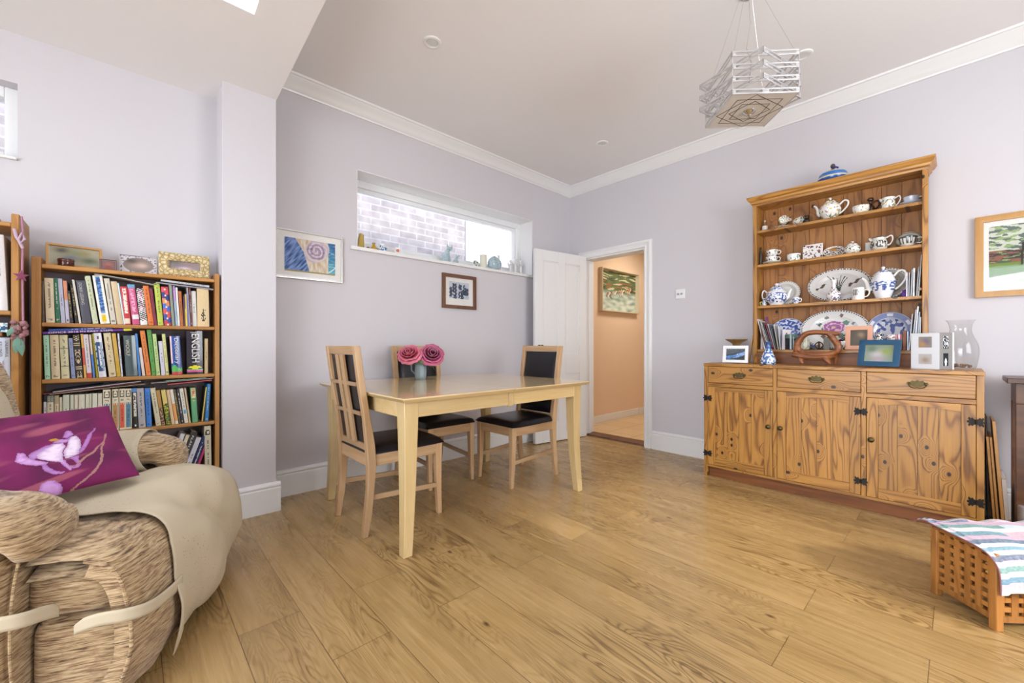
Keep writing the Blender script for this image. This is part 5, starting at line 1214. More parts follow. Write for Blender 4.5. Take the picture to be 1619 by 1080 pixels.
# top of the cornice
t = china('tureen', 'blue and cream striped round lidded pot on top of the dresser', 'pot', 2.455, -.11, 2.138, [(0, 0), (.055, 0), (.082, .018), (.088, .040), (.080, .055)], lambda i, a, r, z: lin('2a5fae') if z < .030 else lin('e0d9a4') if z < .040 else lin('3c7cc8'), 'pot_body')
lid(t, [(.082, 0), (.075, .016), (.045, .034), (.016, .040), (0, .041)], lambda i, a, r, z: lin('2f6cba') if z < .012 else lin('e2d89c') if z < .022 else lin('2b5a9c') , .054)
MB().lathe(resamp([(0, 0), (.010, .002), (.008, .016), (.013, .022), (.014, .034), (.008, .044), (0, .046)], 14), 18).build('lid_knob', plain('dark_bronze_knob', '4a3a3c', .3), t, (0, 0, .094), smooth=True)
MB().tube([(-.004, -.002, .108), (.018, -.004, .112), (.032, -.004, .102)], .006, 8).build('knob_leaf', plain('blue_enamel', '26408a', .3), t, smooth=True)
# shelf one
G = 'floral tea service on the top shelf'
t = thing('glass_bottle', 'tiny clear glass bottle with white label at the left of the top shelf', 'bottle', (2.032, -.11, S1 + .0005)); MB().lathe([(0, 0), (.017, 0), (.019, .006), (.019, .050), (.008, .064), (.007, .082), (.010, .086)], 24, cap=False).build('bottle_body', M['clear'], t, smooth=True); MB().lathe([(.006, .078), (.008, .090), (0, .092)], 16).build('stopper', M['pages'], t, smooth=True); MB().lathe([(.0195, .012), (.0195, .046)], 24, cap=False, a0=-PI, a1=0).build('paper_label', M['white'], t, smooth=True)
china('saucer', 'flat saucer lying at the left of the top shelf under the tipped cup', 'saucer', 2.150, -.115, S1, [(0, 0), (.03, 0), (.05, .006), (.062, .011), (.060, .012), (0, .004)], floral(FL, 90, .2), 'saucer_dish', group=G)
def cup(label, x, y, z, r, h, cf, rz=0, rot=None, group=None, name='cup'):
    t = china(name, label, 'cup', x, y, z, [(0, 0), (r * .5, 0), (r * .62, h * .08), (r * .88, h * .45), (r, h * .98), (r * .98, h), (r * .93, h * .95), (r * .8, h * .4), (0, h * .12)], cf, 'cup_bowl', rz=rz, group=group, rot=rot)
    handle(t, [(r * .86, 0, h * .82), (r * 1.28, 0, h * .88), (r * 1.48, 0, h * .6), (r * 1.25, 0, h * .32), (r * .84, 0, h * .34)], .0032); return t
t = cup('floral cup on its side, mouth facing out, next to the small bottle', 2.160, -.125, S1 + .044, .032, .046, floral(FL, 120, .15), rot=(math.radians(75), 0, .3), group=G)
t = cup('floral cup lying on its side beside the little black owl', 2.226, -.12, S1 + .032, .031, .052, floral(FL, 120, .2), rot=(math.radians(88), 0, 1.35), group=G)
t = thing('owl_ornament', 'small black eared owl ornament left of the floral teapot', 'ornament', (2.300, -.11, S1 + .0005)); bk = plain('black_glaze', '2a2024', .2, coat=.4)
MB().lathe(resamp([(0, 0), (.016, 0), (.022, .014), (.020, .032), (.012, .042), (.018, .052), (.015, .064), (0, .068)], 22), 24).build('owl_body', bk, t, smooth=True)
for s_ in (-1, 1): MB().lathe([(.006, 0), (0, .014)], 10).build('ear', bk, t, (s_ * .013, 0, .058)); MB().lathe([(.008, 0), (.006, .003), (0, .004)], 12).build('eye', M['brass'], t, (s_ * .008, -.016, .052), (PI / 2, 0, 0))
t = china('teapot', 'large white floral teapot on the top shelf', 'teapot', 2.440, -.115, S1, [(0, 0), (.034, 0), (.036, .006), (.044, .020), (.060, .050), (.063, .080), (.050, .108), (.034, .120)], floral(FL, 70, .22, z1=.11), 'teapot_body', rows=40, n=60)
lid(t, [(.035, 0), (.030, .012), (.016, .020), (.006, .023), (.009, .030), (.008, .037), (0, .040)], floral(FL, 90, .25), .119)
handle(t, [(.055, 0, .10), (.080, 0, .122), (.100, 0, .110), (.096, 0, .080), (.070, 0, .048), (.052, 0, .036)], .0055)
handle(t, [(-.052, 0, .045), (-.066, 0, .055), (-.070, 0, .080), (-.080, 0, .110), (-.094, 0, .122)], (.014, .006), name='spout')
china('sugar_bowl', 'open floral sugar bowl right of the large floral teapot', 'bowl', 2.608, -.125, S1, [(0, 0), (.030, 0), (.034, .004), (.044, .030), (.046, .052), (.043, .052), (.038, .02), (0, .006)], floral(FL, 90, .27), 'bowl_body', group=G, rz=.4)
t = thing('cruet', 'dark brown glazed oil cruet with looped handle behind the sugar bowl', 'cruet', (2.652, -.070, S1 + .0005)); br = plain('dark_brown_glaze', '3a201a', .15, coat=.5)
MB().lathe(resamp([(0, 0), (.022, 0), (.027, .02), (.022, .05), (.009, .068), (.008, .088), (.016, .096), (.015, .110), (0, .118)], 26), 26).build('cruet_body', br, t, smooth=True); MB().tube(resamp3([(.010, 0, .082), (.034, 0, .088), (.044, 0, .062), (.026, 0, .03)], 12), .005, 8).build('handle', br, t, smooth=True)
t = china('cream_jug', 'small floral cream jug near the right of the top shelf', 'jug', 2.745, -.12, S1, [(0, 0), (.028, 0), (.032, .006), (.036, .035), (.031, .062), (.034, .076), (.031, .075), (.028, .06), (0, .01)], floral(FL, 85, .22, z1=.06), 'jug_body', group=G)
handle(t, [(.030, 0, .066), (.052, 0, .078), (.058, 0, .056), (.046, 0, .030), (.033, 0, .018)], .0036); handle(t, [(-.028, 0, .060), (-.038, 0, .074), (-.042, 0, .078)], (.010, .004), name='pouring_lip')
BW = lin('c3cbdc')
t = china('saucer', 'pale blue saucer under the pale blue cup, top shelf right end', 'saucer', 2.852, -.12, S1, [(0, 0), (.030, 0), (.034, .004), (.050, .012), (.058, .018), (.056, .019), (.03, .008), (0, .006)], lambda *a: BW, 'saucer_dish')
t = cup('pale blue teacup on its saucer at the right end of the top shelf', 2.852, -.12, S1 + .0075, .038, .046, lambda *a: BW)
# shelf two
t = thing('figurine', 'thin dark wooden figurine against the left side of the second shelf', 'figurine', (2.018, -.165, S2 + .0005)); dk = plain('dark_ebony', '2c2220', .4)
MB().tube([(0, 0, 0), (0, 0, .03), (.002, 0, .07), (0, 0, .11), (0, 0, .118)], [.010, .009, .012, .008, .006], 12).ball((0, 0, .128), .008, .008, .010).build('figure', dk, t, smooth=True, sharp=80)
G = 'black patterned teaware on the second shelf'
china('saucer', 'plain ivory saucer carrying two stacked cups, second shelf left', 'saucer', 2.082, -.12, S2, [(0, 0), (.032, 0), (.036, .004), (.054, .010), (.064, .016), (.062, .018), (.03, .008), (0, .006)], lambda *a: lin('dad8ca'), 'saucer_dish', group=G)
cup('lower of two stacked dark-patterned cups on the ivory saucer', 2.080, -.12, S2 + .0082, .040, .050, floral(BIR, 130, .20), group=G); cup('upper of two stacked dark-patterned cups, second shelf left', 2.082, -.12, S2 + .0592, .041, .048, floral(BIR, 130, .20), group=G)
china('ramekin', 'short white ramekin with dark leaf sprigs left of the flower tile', 'bowl', 2.226, -.125, S2, [(0, 0), (.034, 0), (.038, .004), (.042, .028), (.043, .052), (.040, .052), (.037, .02), (0, .006)], floral(['4c5c48', '3e4440', '8a9a6c'], 85, .16), 'bowl_body', group=G)
def tilec(u, v):
    n = nz3(u * 7, v * 7, 3.3)
    if nz3(u * 9, v * 9, 12) > .30: return lin('4c5548')
    return lin(PINK[int(abs(nz3(u * 4, v * 4, 8)) * 9) % 4]) if n > .26 and .1 < v < .92 and .08 < u < .92 else lin('e8e5e2')
t = thing('flower_tile', 'square white tile card with crimson flower sprigs, second shelf', 'tile', (2.340, -.125, S2 + .0005), 0, rot=(math.radians(-7), 0, 0)); MB().grid(lambda u, v: ((u - .5) * .118, -.0005, v * .112), 40, 38, tilec).box(-.059, 0, 0, .059, .007, .112, lin('dedad4')).build('tile_face', M['china'], t)
def odish(r, a, x, z): return lin('a8773c') if (r < .86 and z > .15 - x * .5 and x < .2) else (lin(BIR[int(a * 23) % 4]) if (r < .93 and nz3(x * 7, z * 7, 2) > -.05) else lin('e2dfd6'))
plate('small oval dish with brown and dark bird pattern standing on the second shelf', 2.463, S2, .062, .036, odish, y=-.10, name='oval_dish')
t = china('sugar_pot', 'round lidded pot with green leaf sprigs, second shelf centre', 'pot', 2.562, -.115, S2, [(0, 0), (.026, 0), (.030, .004), (.043, .026), (.044, .045), (.030, .062)], floral(['5f8a54', '4c7048', 'a85c74'], 95, .22), 'pot_body'); lid(t, [(.031, 0), (.024, .012), (.008, .018), (.006, .022), (.009, .028), (0, .032)], floral(['5f8a54', 'a85c74'], 110, .3), .061)
t = thing('card', 'plain white card standing behind the dark-patterned milk jug', 'card', (2.655, -.075, S2 + .0005), 0, rot=(math.radians(-8), 0, 0)); MB().box(-.030, 0, 0, .030, .003, .078).build('card_sheet', M['white'], t)
t = china('milk_jug', 'round-bellied milk jug with dark bird medallion, second shelf', 'jug', 2.700, -.12, S2, [(0, 0), (.030, 0), (.033, .004), (.045, .028), (.046, .048), (.036, .070), (.038, .088), (.035, .087), (.033, .07), (0, .01)], lambda i, a, r, z: lin('dcd9cf') if not (.016 < z < .062 and nz3(r * math.cos(a * 6.28) * 100, r * math.sin(a * 6.28) * 100, z * 100) > 0 or z > .080) else lin('45484a'), 'jug_body')
handle(t, [(.036, 0, .082), (.060, 0, .092), (.066, 0, .066), (.056, 0, .040), (.044, 0, .032)], .0042); handle(t, [(-.034, 0, .072), (-.046, 0, .086), (-.052, 0, .088)], (.012, .004), name='pouring_lip')
def dkring(r, a, x, z): return lin('4c4238') if r > .90 else lin('9c8a64') if r > .80 else lin('b8b4a4')
plate('dark-rimmed oval plate behind the flared cup, second shelf right', 2.838, S2, .064, .052, dkring, y=-.062)
t = cup('flared white cup with dark scroll bands in front of the dark-rimmed plate', 2.838, -.135, S2, .046, .060, lambda i, a, r, z: lin('3f4448') if (z > .048 or (abs(math.sin(a * 40)) > .75 and .012 < z < .045)) else lin('e2e0d8'), name='cup')
# shelf three
def creamgrey(r, a, x, z): return lin('6c6a66') if leafrim(r, a, 70) else lin('8f8c86') if .70 < r < .74 else lin('d3d1cb')
plate('round plate with grey rings behind the blue and white teapot', 2.160, S3, .096, .092, creamgrey, y=-.056)
t = thing('button_dish', 'tiny yellow and dark painted disc at the far left of the third shelf', 'dish', (2.022, -.14, S3 + .0185), 0, rot=(PI / 2 - .2, 0, .35)); m = MB(); m.lathe([(0, .002), (.010, .003), (.015, .005), (.018, .006), (.018, .003), (0, -.001)], 28, lambda i, a, r, z: lin('d5c85c') if r > .009 else lin('2c3a3a')); m.build('dish_disc', M['china'], t, smooth=True)
china('bud_vase', 'tiny blue and white vase at the left end of the third shelf', 'vase', 2.040, -.155, S3, [(0, 0), (.012, 0), (.016, .012), (.012, .03), (.009, .042), (.013, .054), (.010, .054), (0, .04)], willow(.004, .05, 190), 'vase_body')
t = china('teapot', 'blue and white willow pattern teapot with its handle on the left', 'teapot', 2.118, -.135, S3, [(0, 0), (.042, 0), (.044, .006), (.050, .014), (.068, .045), (.070, .080), (.058, .104), (.040, .112)], willow(.018, .090, 70), 'teapot_body', rows=44, n=64)
lid(t, [(.042, 0), (.044, .010), (.036, .024), (.020, .034), (.006, .038), (.013, .046), (.012, .052), (0, .058)], willow(.0, .034, 95), .111)
handle(t, [(-.062, 0, .096), (-.082, 0, .118), (-.094, 0, .104), (-.096, 0, .070), (-.084, 0, .045), (-.062, 0, .036)], .0058); handle(t, [(.060, 0, .042), (.074, 0, .056), (.080, 0, .082), (.090, 0, .106), (.098, 0, .112)], (.013, .006), name='spout')
cup('small blue and white patterned cup right of the willow teapot', 2.245, -.15, S3, .023, .044, willow(.006, .038, 150))
def butter(r, a, x, z):
    if leafrim(r, a, 120): return lin('2c3a36')
    if r > .985: return lin('e9e7e2')
    for cx, cz, s in ((-.55, -.05, 1), (.50, .12, 1.2)):
        dx, dz = (x - cx) * 1, (z - cz); q = abs(dx) * .9 + dz * .25 * (1 if s == 1 else -1)
        if abs(dx) < .17 * s and abs(dz) < .20 * s and abs(dz - dx * (1.3 if s == 1 else .9)) < .07 + .05 * math.sin(dx * 30): return lin('4c4a30' if s == 1 else '58463c')
    for k in range(6):
        cx = -.05 + .02 * k; bend = (k - 2.5) * .16
        if abs(x - cx - bend * (z + .35) ** 2 * .9) < .013 and -.35 < z < .60 - .08 * (k % 3): return lin('33403a')
    return lin('d0cecd') if r < .72 else lin('dad8d6')
plate('large oval platter with butterflies and a dotted rim, third shelf centre', 2.480, S3, .178, .118, butter, y=-.060, lean=11, name='platter')
t = china('bud_vase', 'white long-necked bud vase in front of the butterfly platter', 'vase', 2.466, -.145, S3, [(0, 0), (.024, 0), (.027, .005), (.041, .030), (.038, .055), (.020, .080), (.012, .105), (.012, .130), (.018, .148), (.014, .147), (.009, .12), (0, .09)], floral(['8a6a9c', '5c6aa0', '4c5c54', 'a87890'], 95, .14, z1=.10), 'vase_body')
def portrait(i, a, r, z):
    d = ((a - .70) * 6.28 * .034) ** 2 + (z - .042) ** 2
    return (lin('55565c') if (nz3(a * 90, z * 260, 1) > -.05 or d > .00030) else lin('c9c4bc')) if d < .00040 else lin('e6e4de')
t = china('mug', 'white mug with a round grey portrait medallion, third shelf', 'mug', 2.598, -.155, S3, [(0, 0), (.032, 0), (.034, .003), (.034, .075), (.032, .076), (.031, .07), (.031, .008), (0, .006)], portrait, 'mug_body', n=90, rows=44)
handle(t, [(.033, 0, .062), (.052, 0, .064), (.058, 0, .044), (.048, 0, .022), (.033, 0, .018)], .0042)
def greyplate(r, a, x, z): return lin('3c3e3c') if leafrim(r, a, 80) else lin('e2dfd6') if r > .88 else lin('a8a29a') if r > .5 else (lin('7a6c5c') if nz3(x * 8, z * 8, 4) > .1 else lin('b4aea6'))
plate('grey oval plate with a dark dotted rim behind the tall coffee pot', 2.742, S3, .098, .102, greyplate, y=-.054, lean=8)
t = china('coffee_pot', 'tall white coffee pot with a blue dragon pattern, third shelf right', 'coffee pot', 2.722, -.14, S3, [(0, 0), (.036, 0), (.038, .006), (.044, .020), (.060, .080), (.062, .110), (.050, .145), (.042, .158)], willow(.045, .105, 60, seed=3), 'pot_body', rows=48, n=64)
lid(t, [(.043, 0), (.040, .012), (.022, .026), (.006, .031), (.010, .040), (.009, .048), (0, .052)], willow(.006, .02, 80), .157)
handle(t, [(.052, 0, .140), (.076, 0, .172), (.102, 0, .165), (.106, 0, .120), (.082, 0, .078), (.058, 0, .055)], .0062); handle(t, [(-.055, 0, .058), (-.072, 0, .075), (-.080, 0, .105), (-.094, 0, .132), (-.106, 0, .142)], (.018, .008), name='spout')
t = thing('pouch', 'small purple drawstring pouch beside the booklets, third shelf', 'pouch', (2.822, -.165, S3 + .0005)); MB().lathe(resamp([(0, 0), (.012, 0), (.014, .012), (.011, .026), (.005, .032), (.009, .042), (0, .042)], 14), 16).build('pouch_bag', plain('purple_velvet', '5c2f8c', .8), t, smooth=True)
# booklets standing at the ends of shelves
def booklet(label, x, y, z, th, h, lean, col, group, d=.13, name='booklet'):
    m = MB(); m.box(-th / 2, 0, 0, th / 2, d, h, lin(col)); c2 = mixc(lin(col), lin('8a8c90'), .5); m.box(-th / 2 + .0005, -.0004, h * .1, th / 2 - .0005, 0, h * .85, c2)
    a = math.radians(lean); o = m.build(name, M['gloss'], loc=(x, y, z + abs(math.sin(a)) * th / 2 + .0004), rot=(0, a, 0)); tag(o, label, name, group); return o
G = 'booklets at the right end of the third shelf'
for k, (x, th, h, l, c, d_) in enumerate([(2.836, .007, .150, 0, 'c8c4d8', 'lilac-white booklet nearest the purple pouch, third shelf'), (2.845, .005, .148, 1, '9a9a98', 'thin grey booklet second from the purple pouch'), (2.855, .006, .165, 2, '7c7e84', 'mid grey booklet third from the purple pouch'), (2.866, .008, .172, 1, 'dcdcdf', 'tall white booklet fourth from the purple pouch'), (2.880, .006, .178, 3, '6c7078', 'dark grey booklet next to the leaning tall one'), (2.888, .005, .250, 3.0, 'a9acb0', 'tallest silver-grey booklet against the right upright, third shelf')]):
    booklet(d_, x, -.185, S3, th, min(h, .285), l, c, G)
G = 'booklets at the right end of the lowest rack shelf'
for k, (x, th, h, l, c, d_) in enumerate([(2.846, .006, .225, 4, '6a5450', 'brown speckled leaflet leaning right on the lowest rack shelf'), (2.858, .006, .250, 4.5, '8c8c90', 'grey leaflet beside the brown one, lowest rack shelf right'), (2.870, .007, .270, 3.5, 'd4d8dc', 'tall white brochure at the right of the lowest rack shelf'), (2.881, .006, .235, 3, '6f7c8c', 'slate blue brochure second from the right upright'), (2.893, .006, .205, 1, 'b8c0c4', 'pale brochure touching the right upright, lowest rack shelf')]):
    booklet(d_, x, -.185, S4, th, h, l, c, G)
# lowest rack level
G = 'leaflets leaning at the left of the lowest rack shelf'
lf = [('purple booklet standing upright behind the leaflets at the far left', 2.020, .012, .255, -2, '7a2a78', -.06), ('white leaflet first from the left upright', 2.009, .005, .195, 1, 'd8d4d4', -.185), ('pink-white leaflet second from the left upright', 2.017, .004, .190, -2, 'd8b4bc', -.185), ('grey-striped leaflet third from the left upright', 2.025, .004, .215, -6, 'a8a4a0', -.185),
      ('white leaflet topped with a dark edge, fourth from the left', 2.035, .005, .238, -12, 'e2dede', -.185), ('red-brown leaflet fifth from the left upright', 2.049, .004, .205, -13, '9c5a58', -.185), ('off-white leaflet sixth from the left upright', 2.060, .005, .225, -15, 'dcd4cc', -.185), ('pale grey leaflet seventh from the left upright', 2.071, .004, .220, -16, 'b8bcc0', -.185),
      ('black-edged leaflet eighth from the left upright', 2.082, .004, .215, -16, '4c4a50', -.185), ('crimson leaflet ninth from the left upright', 2.092, .005, .205, -15, '9c2c4c', -.185), ('white leaflet tenth from the left upright', 2.102, .004, .200, -14, 'd8d8dc', -.185), ('dark grey leaflet eleventh from the left upright', 2.112, .004, .195, -13, '5f6468', -.185), ('cream leaflet beside the flower card', 2.124, .005, .190, -9, 'd5cfc0', -.185), ('narrow white leaflet touching the flower card', 2.136, .004, .175, -4, 'e4e4e4', -.185)]
for (d_, x, th, h, l, c, y) in lf: booklet(d_, x + math.sin(math.radians(-l)) * h * .0 + .018, y, S4, th, h, l, c, G, d=.11 if y < -.1 else .03, name='leaflet')
def willowp(seed):
    def fn(r, a, x, z):
        if r > .975: return lin('c9cfe0')
        if r > .70: return (lin('e2e5ec') if abs((a * 6) % 1 - .5) < .14 and .78 < r < .93 else lin('5468a6') if (int(a * 90) + int(r * 40)) % 2 else lin('8e9cc8'))
        if r > .66: return lin('b8bccc')
        return lin('3a519a') if nz3(x * 5 + seed, z * 5, seed) > .05 else lin('cdd1dc')
    return fn
def willowd(seed):
    def fn(r, a, x, z): return lin('a9b0d0') if r > .95 else lin('2f4c9c') if nz3(x * 6 + seed, z * 8, seed) > -.06 else lin('c9d2e4')
    return fn
plate('blue willow plate standing behind the leaning leaflets', 2.175, S4, .118, .118, willowd(3), y=-.054, lean=10)
plate('blue-rimmed plate just showing behind the peony platter', 2.372, S4, .108, .118, willowp(9), y=-.048, lean=6)
def peony(r, a, x, z):
    if leafrim(r, a, 150): return lin('2a3630')
    x2, z2 = x * 1.45, z
    d = math.hypot((x2 - .0) * .8, (z2 - .12) * 1.1)
    if d < .36: return lin('dcb4cc') if math.sin(d * 38 + nz3(x * 8, z * 8) * 5) > .25 else lin('9c5c98') if d > .08 else lin('b88a50')
    for cx, cz, s, c in ((-.62, .30, .14, '4c6458'), (-.30, .62, .12, '5c6c68'), (.48, .34, .18, '5c8474'), (.62, -.1, .15, '557a64'), (.30, .70, .11, '6c5058'), (.78, .30, .09, '6a7c8c'), (-.1, -.38, .2, '557a64'), (.32, -.30, .18, '5f7c6c'), (-.45, .05, .1, '5f7c6c'), (-.42, -.35, .14, '6c5c60')):
        if abs(x2 - cx) + abs(z2 - cz) * 1.2 < s * (1 + .5 * nz3(x * 14, z * 14, 2)): return lin(c)
    return lin('dddcda')
plate('large oval platter with a purple peony behind the carved wooden sculpture', 2.455, S4, .196, .140, peony, y=-.070, lean=12, name='platter')
plate('blue willow plate standing behind the pink photo frame, right', 2.748, S4, .118, .124, willowp(4), y=-.054, lean=10)
t = thing('flower_card', 'white card with a single flower standing in front of the willow plate', 'card', (2.186, -.170, S4 + .0005), 0, rot=(math.radians(-10), 0, 0)); MB().grid(lambda u, v: ((u - .5) * .052, -.0004, v * .150), 20, 50, lambda u, v: lin('6a3a48') if (u - .5) ** 2 * .13 + (v - .80) ** 2 < .0016 else lin('e2dadc')).box(-.026, 0, 0, .026, .002, .150, lin('dcdcdc')).build('card_sheet', M['matte'], t)
t = thing('storage_tin', 'dark tin with a green band beside the leaning leaflets', 'tin', (2.218, -.165, S4 + .0005)); m = MB(); m.lathe([(0, 0), (.038, 0)] + [(.039, .001 + .0135 * k) for k in range(9)] + [(.036, .112), (0, .112)], 36, lambda i, a, r, z: lin('4f7068') if z > .078 else lin('141a22') if int(a * 36) % 7 else lin('5c7c80')); m.build('tin_body', M['gloss'], t, smooth=True)
china('ginger_jar', 'mottled cream ginger jar seen through the wooden sculpture', 'jar', 2.300, -.165, S4, [(0, 0), (.026, 0), (.032, .02), (.031, .06), (.022, .085), (.020, .100), (.022, .104), (0, .104)], floral(['a8835c', '7a6a54'], 80, .32, 'cfcfba'), 'jar_body')
t = thing('armillary', 'small bronze ring ornament on a black foot on the lowest rack shelf', 'ornament', (2.387, -.170, S4 + .0005)); bz = plain('bronze', '5a4028', .35, .8)
MB().tube([(.022 * math.cos(a * PI / 12), 0, .030 + .022 * math.sin(a * PI / 12)) for a in range(24)], .0035, 8, closed=True).build('bronze_ring', bz, t, smooth=True); MB().tube([(0, .022 * math.cos(a * PI / 12), .030 + .022 * math.sin(a * PI / 12)) for a in range(24)], .0025, 8, closed=True).build('cross_ring', bz, t, smooth=True)
MB().lathe([(0, 0), (.018, 0), (.012, .006), (.004, .010), (.004, .05), (.010, .056), (0, .060)], 20).build('foot', bz, t, smooth=True)
t = thing('stone_block', 'small grey slate block standing right of the bronze ring ornament', 'ornament', (2.430, -.165, S4 + .0005)); MB().box(-.017, -.01, 0, .017, .012, .084).build('slate', plain('grey_slate', '77756e', .8, noise_amt=.2), t, bevel=.004)
t = china('bowl', 'purple-patterned footed bowl left of the pink photo frame', 'bowl', 2.512, -.155, S4, [(0, 0), (.022, 0), (.024, .006), (.040, .024), (.044, .056), (.040, .056), (.034, .02), (0, .01)], floral(['6a5070', '4c5c4c', '3a3440'], 70, .0, 'd0cccc'), 'bowl_body')
t = thing('letter_opener', 'dark maroon pen case resting slantwise across the patterned bowl', 'pen case', (2.515, -.155, S4 + .071), 0, rot=(0, math.radians(-32), .1)); MB().tube([(-.050, 0, 0), (-.040, 0, 0), (.040, 0, 0), (.050, 0, 0)], [.004, .0085, .0085, .004], 14).build('case', plain('maroon_lacquer', '3c1a28', .2, coat=.5), t, smooth=True)
picture('photo_frame', 'peach pink photo frame in front of the right willow plate', 'photo frame', (2.605, -.178, S4 + .080), 0, .140, .158, .026, .010, plain('peach_frame', 'dba285', .5), blur([(.6, .65, .18, 'b89878'), (.45, .4, .3, '5c5040')], '4c463a'), .092, .108, rot=(math.radians(-8), 0, 0), stand=1)
t = thing('shell_trinket', 'tiny gold and brown beaded trinket at the foot of the peach frame', 'trinket', (2.545, -.190, S4 + .0005))
m = MB(); rn = random.Random(3)
for k in range(12): m.ball((rn.uniform(-.012, .012), rn.uniform(-.004, .004), rn.uniform(.004, .026)), .0055, n=8, m=6)
m.build('beads', plain('gold_beads', 'b8a070', .3, noise_amt=.5, bscale=900), t, smooth=True)
china('jar', 'small black and white patterned jar right of the peach frame', 'jar', 2.705, -.165, S4, [(0, 0), (.016, 0), (.024, .02), (.025, .060), (.016, .085), (.018, .108), (.015, .112), (0, .112)], floral(['2c2c30'], 130, .02), 'jar_body')
china('egg_cup', 'small ivory egg cup right of the black and white jar', 'egg cup', 2.762, -.165, S4, [(0, 0), (.018, 0), (.008, .012), (.008, .05), (.020, .070), (.021, .096), (.018, .096), (0, .07)], floral(['c88a5c', '8a5c8a'], 120, .25), 'egg_cup_body')
t = thing('striped_tumbler', 'pink and white striped tumbler behind the blue photo frame', 'tumbler', (2.798, -.16, S4 + .0005)); m = MB(); m.lathe([(0, 0), (.016, 0), (.019, .10), (.017, .10), (.014, .004), (0, .004)], 32, lambda i, a, r, z: lin('c9606c') if int(a * 16) % 2 else lin('d8d4dc')); m.build('tumbler_body', M['china'], t, smooth=True)
t = thing('wood_block', 'upright brown wooden block standing beside the thin blue book', 'block', (2.826, -.175, S4 + .0005)); MB().box(-.009, -.008, 0, .009, .04, .122).build('block_body', M['pined'], t, bevel=.002)
booklet('thin pale blue book between the wooden block and the white brochures', 2.8405, -.187, S4, .006, .118, 0, '6f94c8', None, d=.1, name='book')
# on the dresser top
ZD = ZT + .0005
def otter(u, v):
    if v > .45 + .3 * u: return mixc(lin('2e3842'), lin('56606a'), .5 + nz3(u * 9, v * 30, 2))
    q = abs(v - (.22 + .42 * u * u)); return lin('5c94d8') if q < .13 + .05 * u and nz3(u * 14, v * 14) < .2 else lin('dfe8f2') if q < .17 and u > .55 else lin('27303a')
picture('photo_frame', 'white framed picture of a blue leaping fish at the left of the dresser top', 'photo frame', (1.902, -.352, ZD + .068), 0, .172, .130, .019, .012, M['upvc'], otter, .126, .084, rot=(math.radians(-12), 0, math.radians(8)), stand=1, nx=50, nz=34, artname='print')
t = thing('wooden_bowl', 'turned wooden pedestal bowl behind the white framed fish picture', 'bowl', (1.862, -.215, ZD)); MB().lathe(resamp([(0, 0), (.045, 0), (.046, .01), (.026, .03), (.022, .10), (.030, .150), (.074, .178), (.078, .186), (.070, .184), (.02, .165), (0, .16)], 30), 36).build('bowl_body', wood('turned_wood', 'a58a5c', '8a6c40', '5c4428', 2, 2, 0, .45, .5, 2), t, smooth=True)
t = thing('wooden_ruler', 'thin pale wooden strip leaning on the left rack upright', 'strip', (1.945, -.19, ZD + .0015), 0, rot=(0, math.radians(8), 0)); MB().box(-.003, -.01, 0, .003, .01, .215).build('strip_body', M['oakf'], t)
def bvase(i, a, r, z): return lin('2c5a98') if z > .112 else (lin('dfe6ee') if nz3(math.cos(a * 6.28) * r * 75, math.sin(a * 6.28) * r * 75, z * 75) > -.05 else lin('3a6cae')) if z < .092 else (lin('b8cce2') if math.sin(a * 40) > 0 else lin('2f62a4'))
china('bottle_vase', 'blue and white pear-shaped bottle vase on the dresser top', 'vase', 2.115, -.330, ZT, [(0, 0), (.040, 0), (.046, .006), (.049, .022), (.042, .055), (.026, .095), (.016, .122), (.016, .150), (.021, .160), (.018, .160), (0, .14)], bvase, 'vase_body', rows=44, n=60)
# carved sculpture
sc_ = thing('carved_sculpture', 'looping carved teak sculpture standing on the middle of the dresser top', 'sculpture', (2.395, -.300, ZD + .0))
def sp_(pts, rr, name, flat=.7, n=14):
    q = resamp3(pts, 36); R = [rr[min(int(i / 36 * (len(rr) - 1)), len(rr) - 2)] * (1 - (i / 36 * (len(rr) - 1)) % 1) + rr[min(int(i / 36 * (len(rr) - 1)) + 1, len(rr) - 1)] * ((i / 36 * (len(rr) - 1)) % 1) for i in range(37)]
    m = MB(); m.rnd = random.random(); m.tube(q, R, n, flat=flat); return m
m = sp_([(-.118, 0, .085), (-.112, 0, .125), (-.098, 0, .170), (-.060, 0, .214), (-.005, 0, .226), (.050, 0, .220), (.110, 0, .214), (.128, 0, .212)], [.014, .023, .024, .020, .019, .019, .017, .008], 'x', .9)
m.tube(resamp3([(.072, 0, .216), (.092, .004, .180), (.116, .004, .140), (.118, 0, .108), (.085, -.004, .082), (.030, -.006, .074), (-.040, -.004, .076), (-.085, 0, .088), (-.108, 0, .125)], 36), [.020] * 8 + [.022] * 8 + [.018] * 13 + [.018] * 8, 14, flat=.95)
m.tube(resamp3([(-.142, -.004, .072), (-.120, -.004, .068), (-.060, 0, .056), (.0, 0, .052), (.050, 0, .058), (.092, .01, .066)], 24), [.005, .011] + [.021] * 21 + [.017, .014], 14, flat=.9)
m.tube(resamp3([(-.095, 0, .062), (-.085, -.012, .035), (-.072, -.016, .010)], 10), [.018, .017, .016, .015, .014, .013, .012, .012, .011, .010, .009], 12, flat=.7)
m.tube(resamp3([(.040, 0, .058), (.062, -.010, .036), (.080, -.012, .011)], 10), [.018, .020, .021, .022, .022, .020, .018, .016, .013, .011, .010], 12, flat=.7)
m.tube(resamp3([(.104, .006, .110), (.106, .018, .06), (.098, .026, .010)], 10), [.016, .015, .014, .013, .012, .011, .010, .009, .008, .008, .008], 12, flat=.9)
o = m.build('carved_loop', M['carved'], sc_, smooth=True, sharp=80); rm = o.modifiers.new('fuse', 'REMESH'); rm.mode = 'VOXEL'; rm.voxel_size = .0035; rm.use_smooth_shade = True
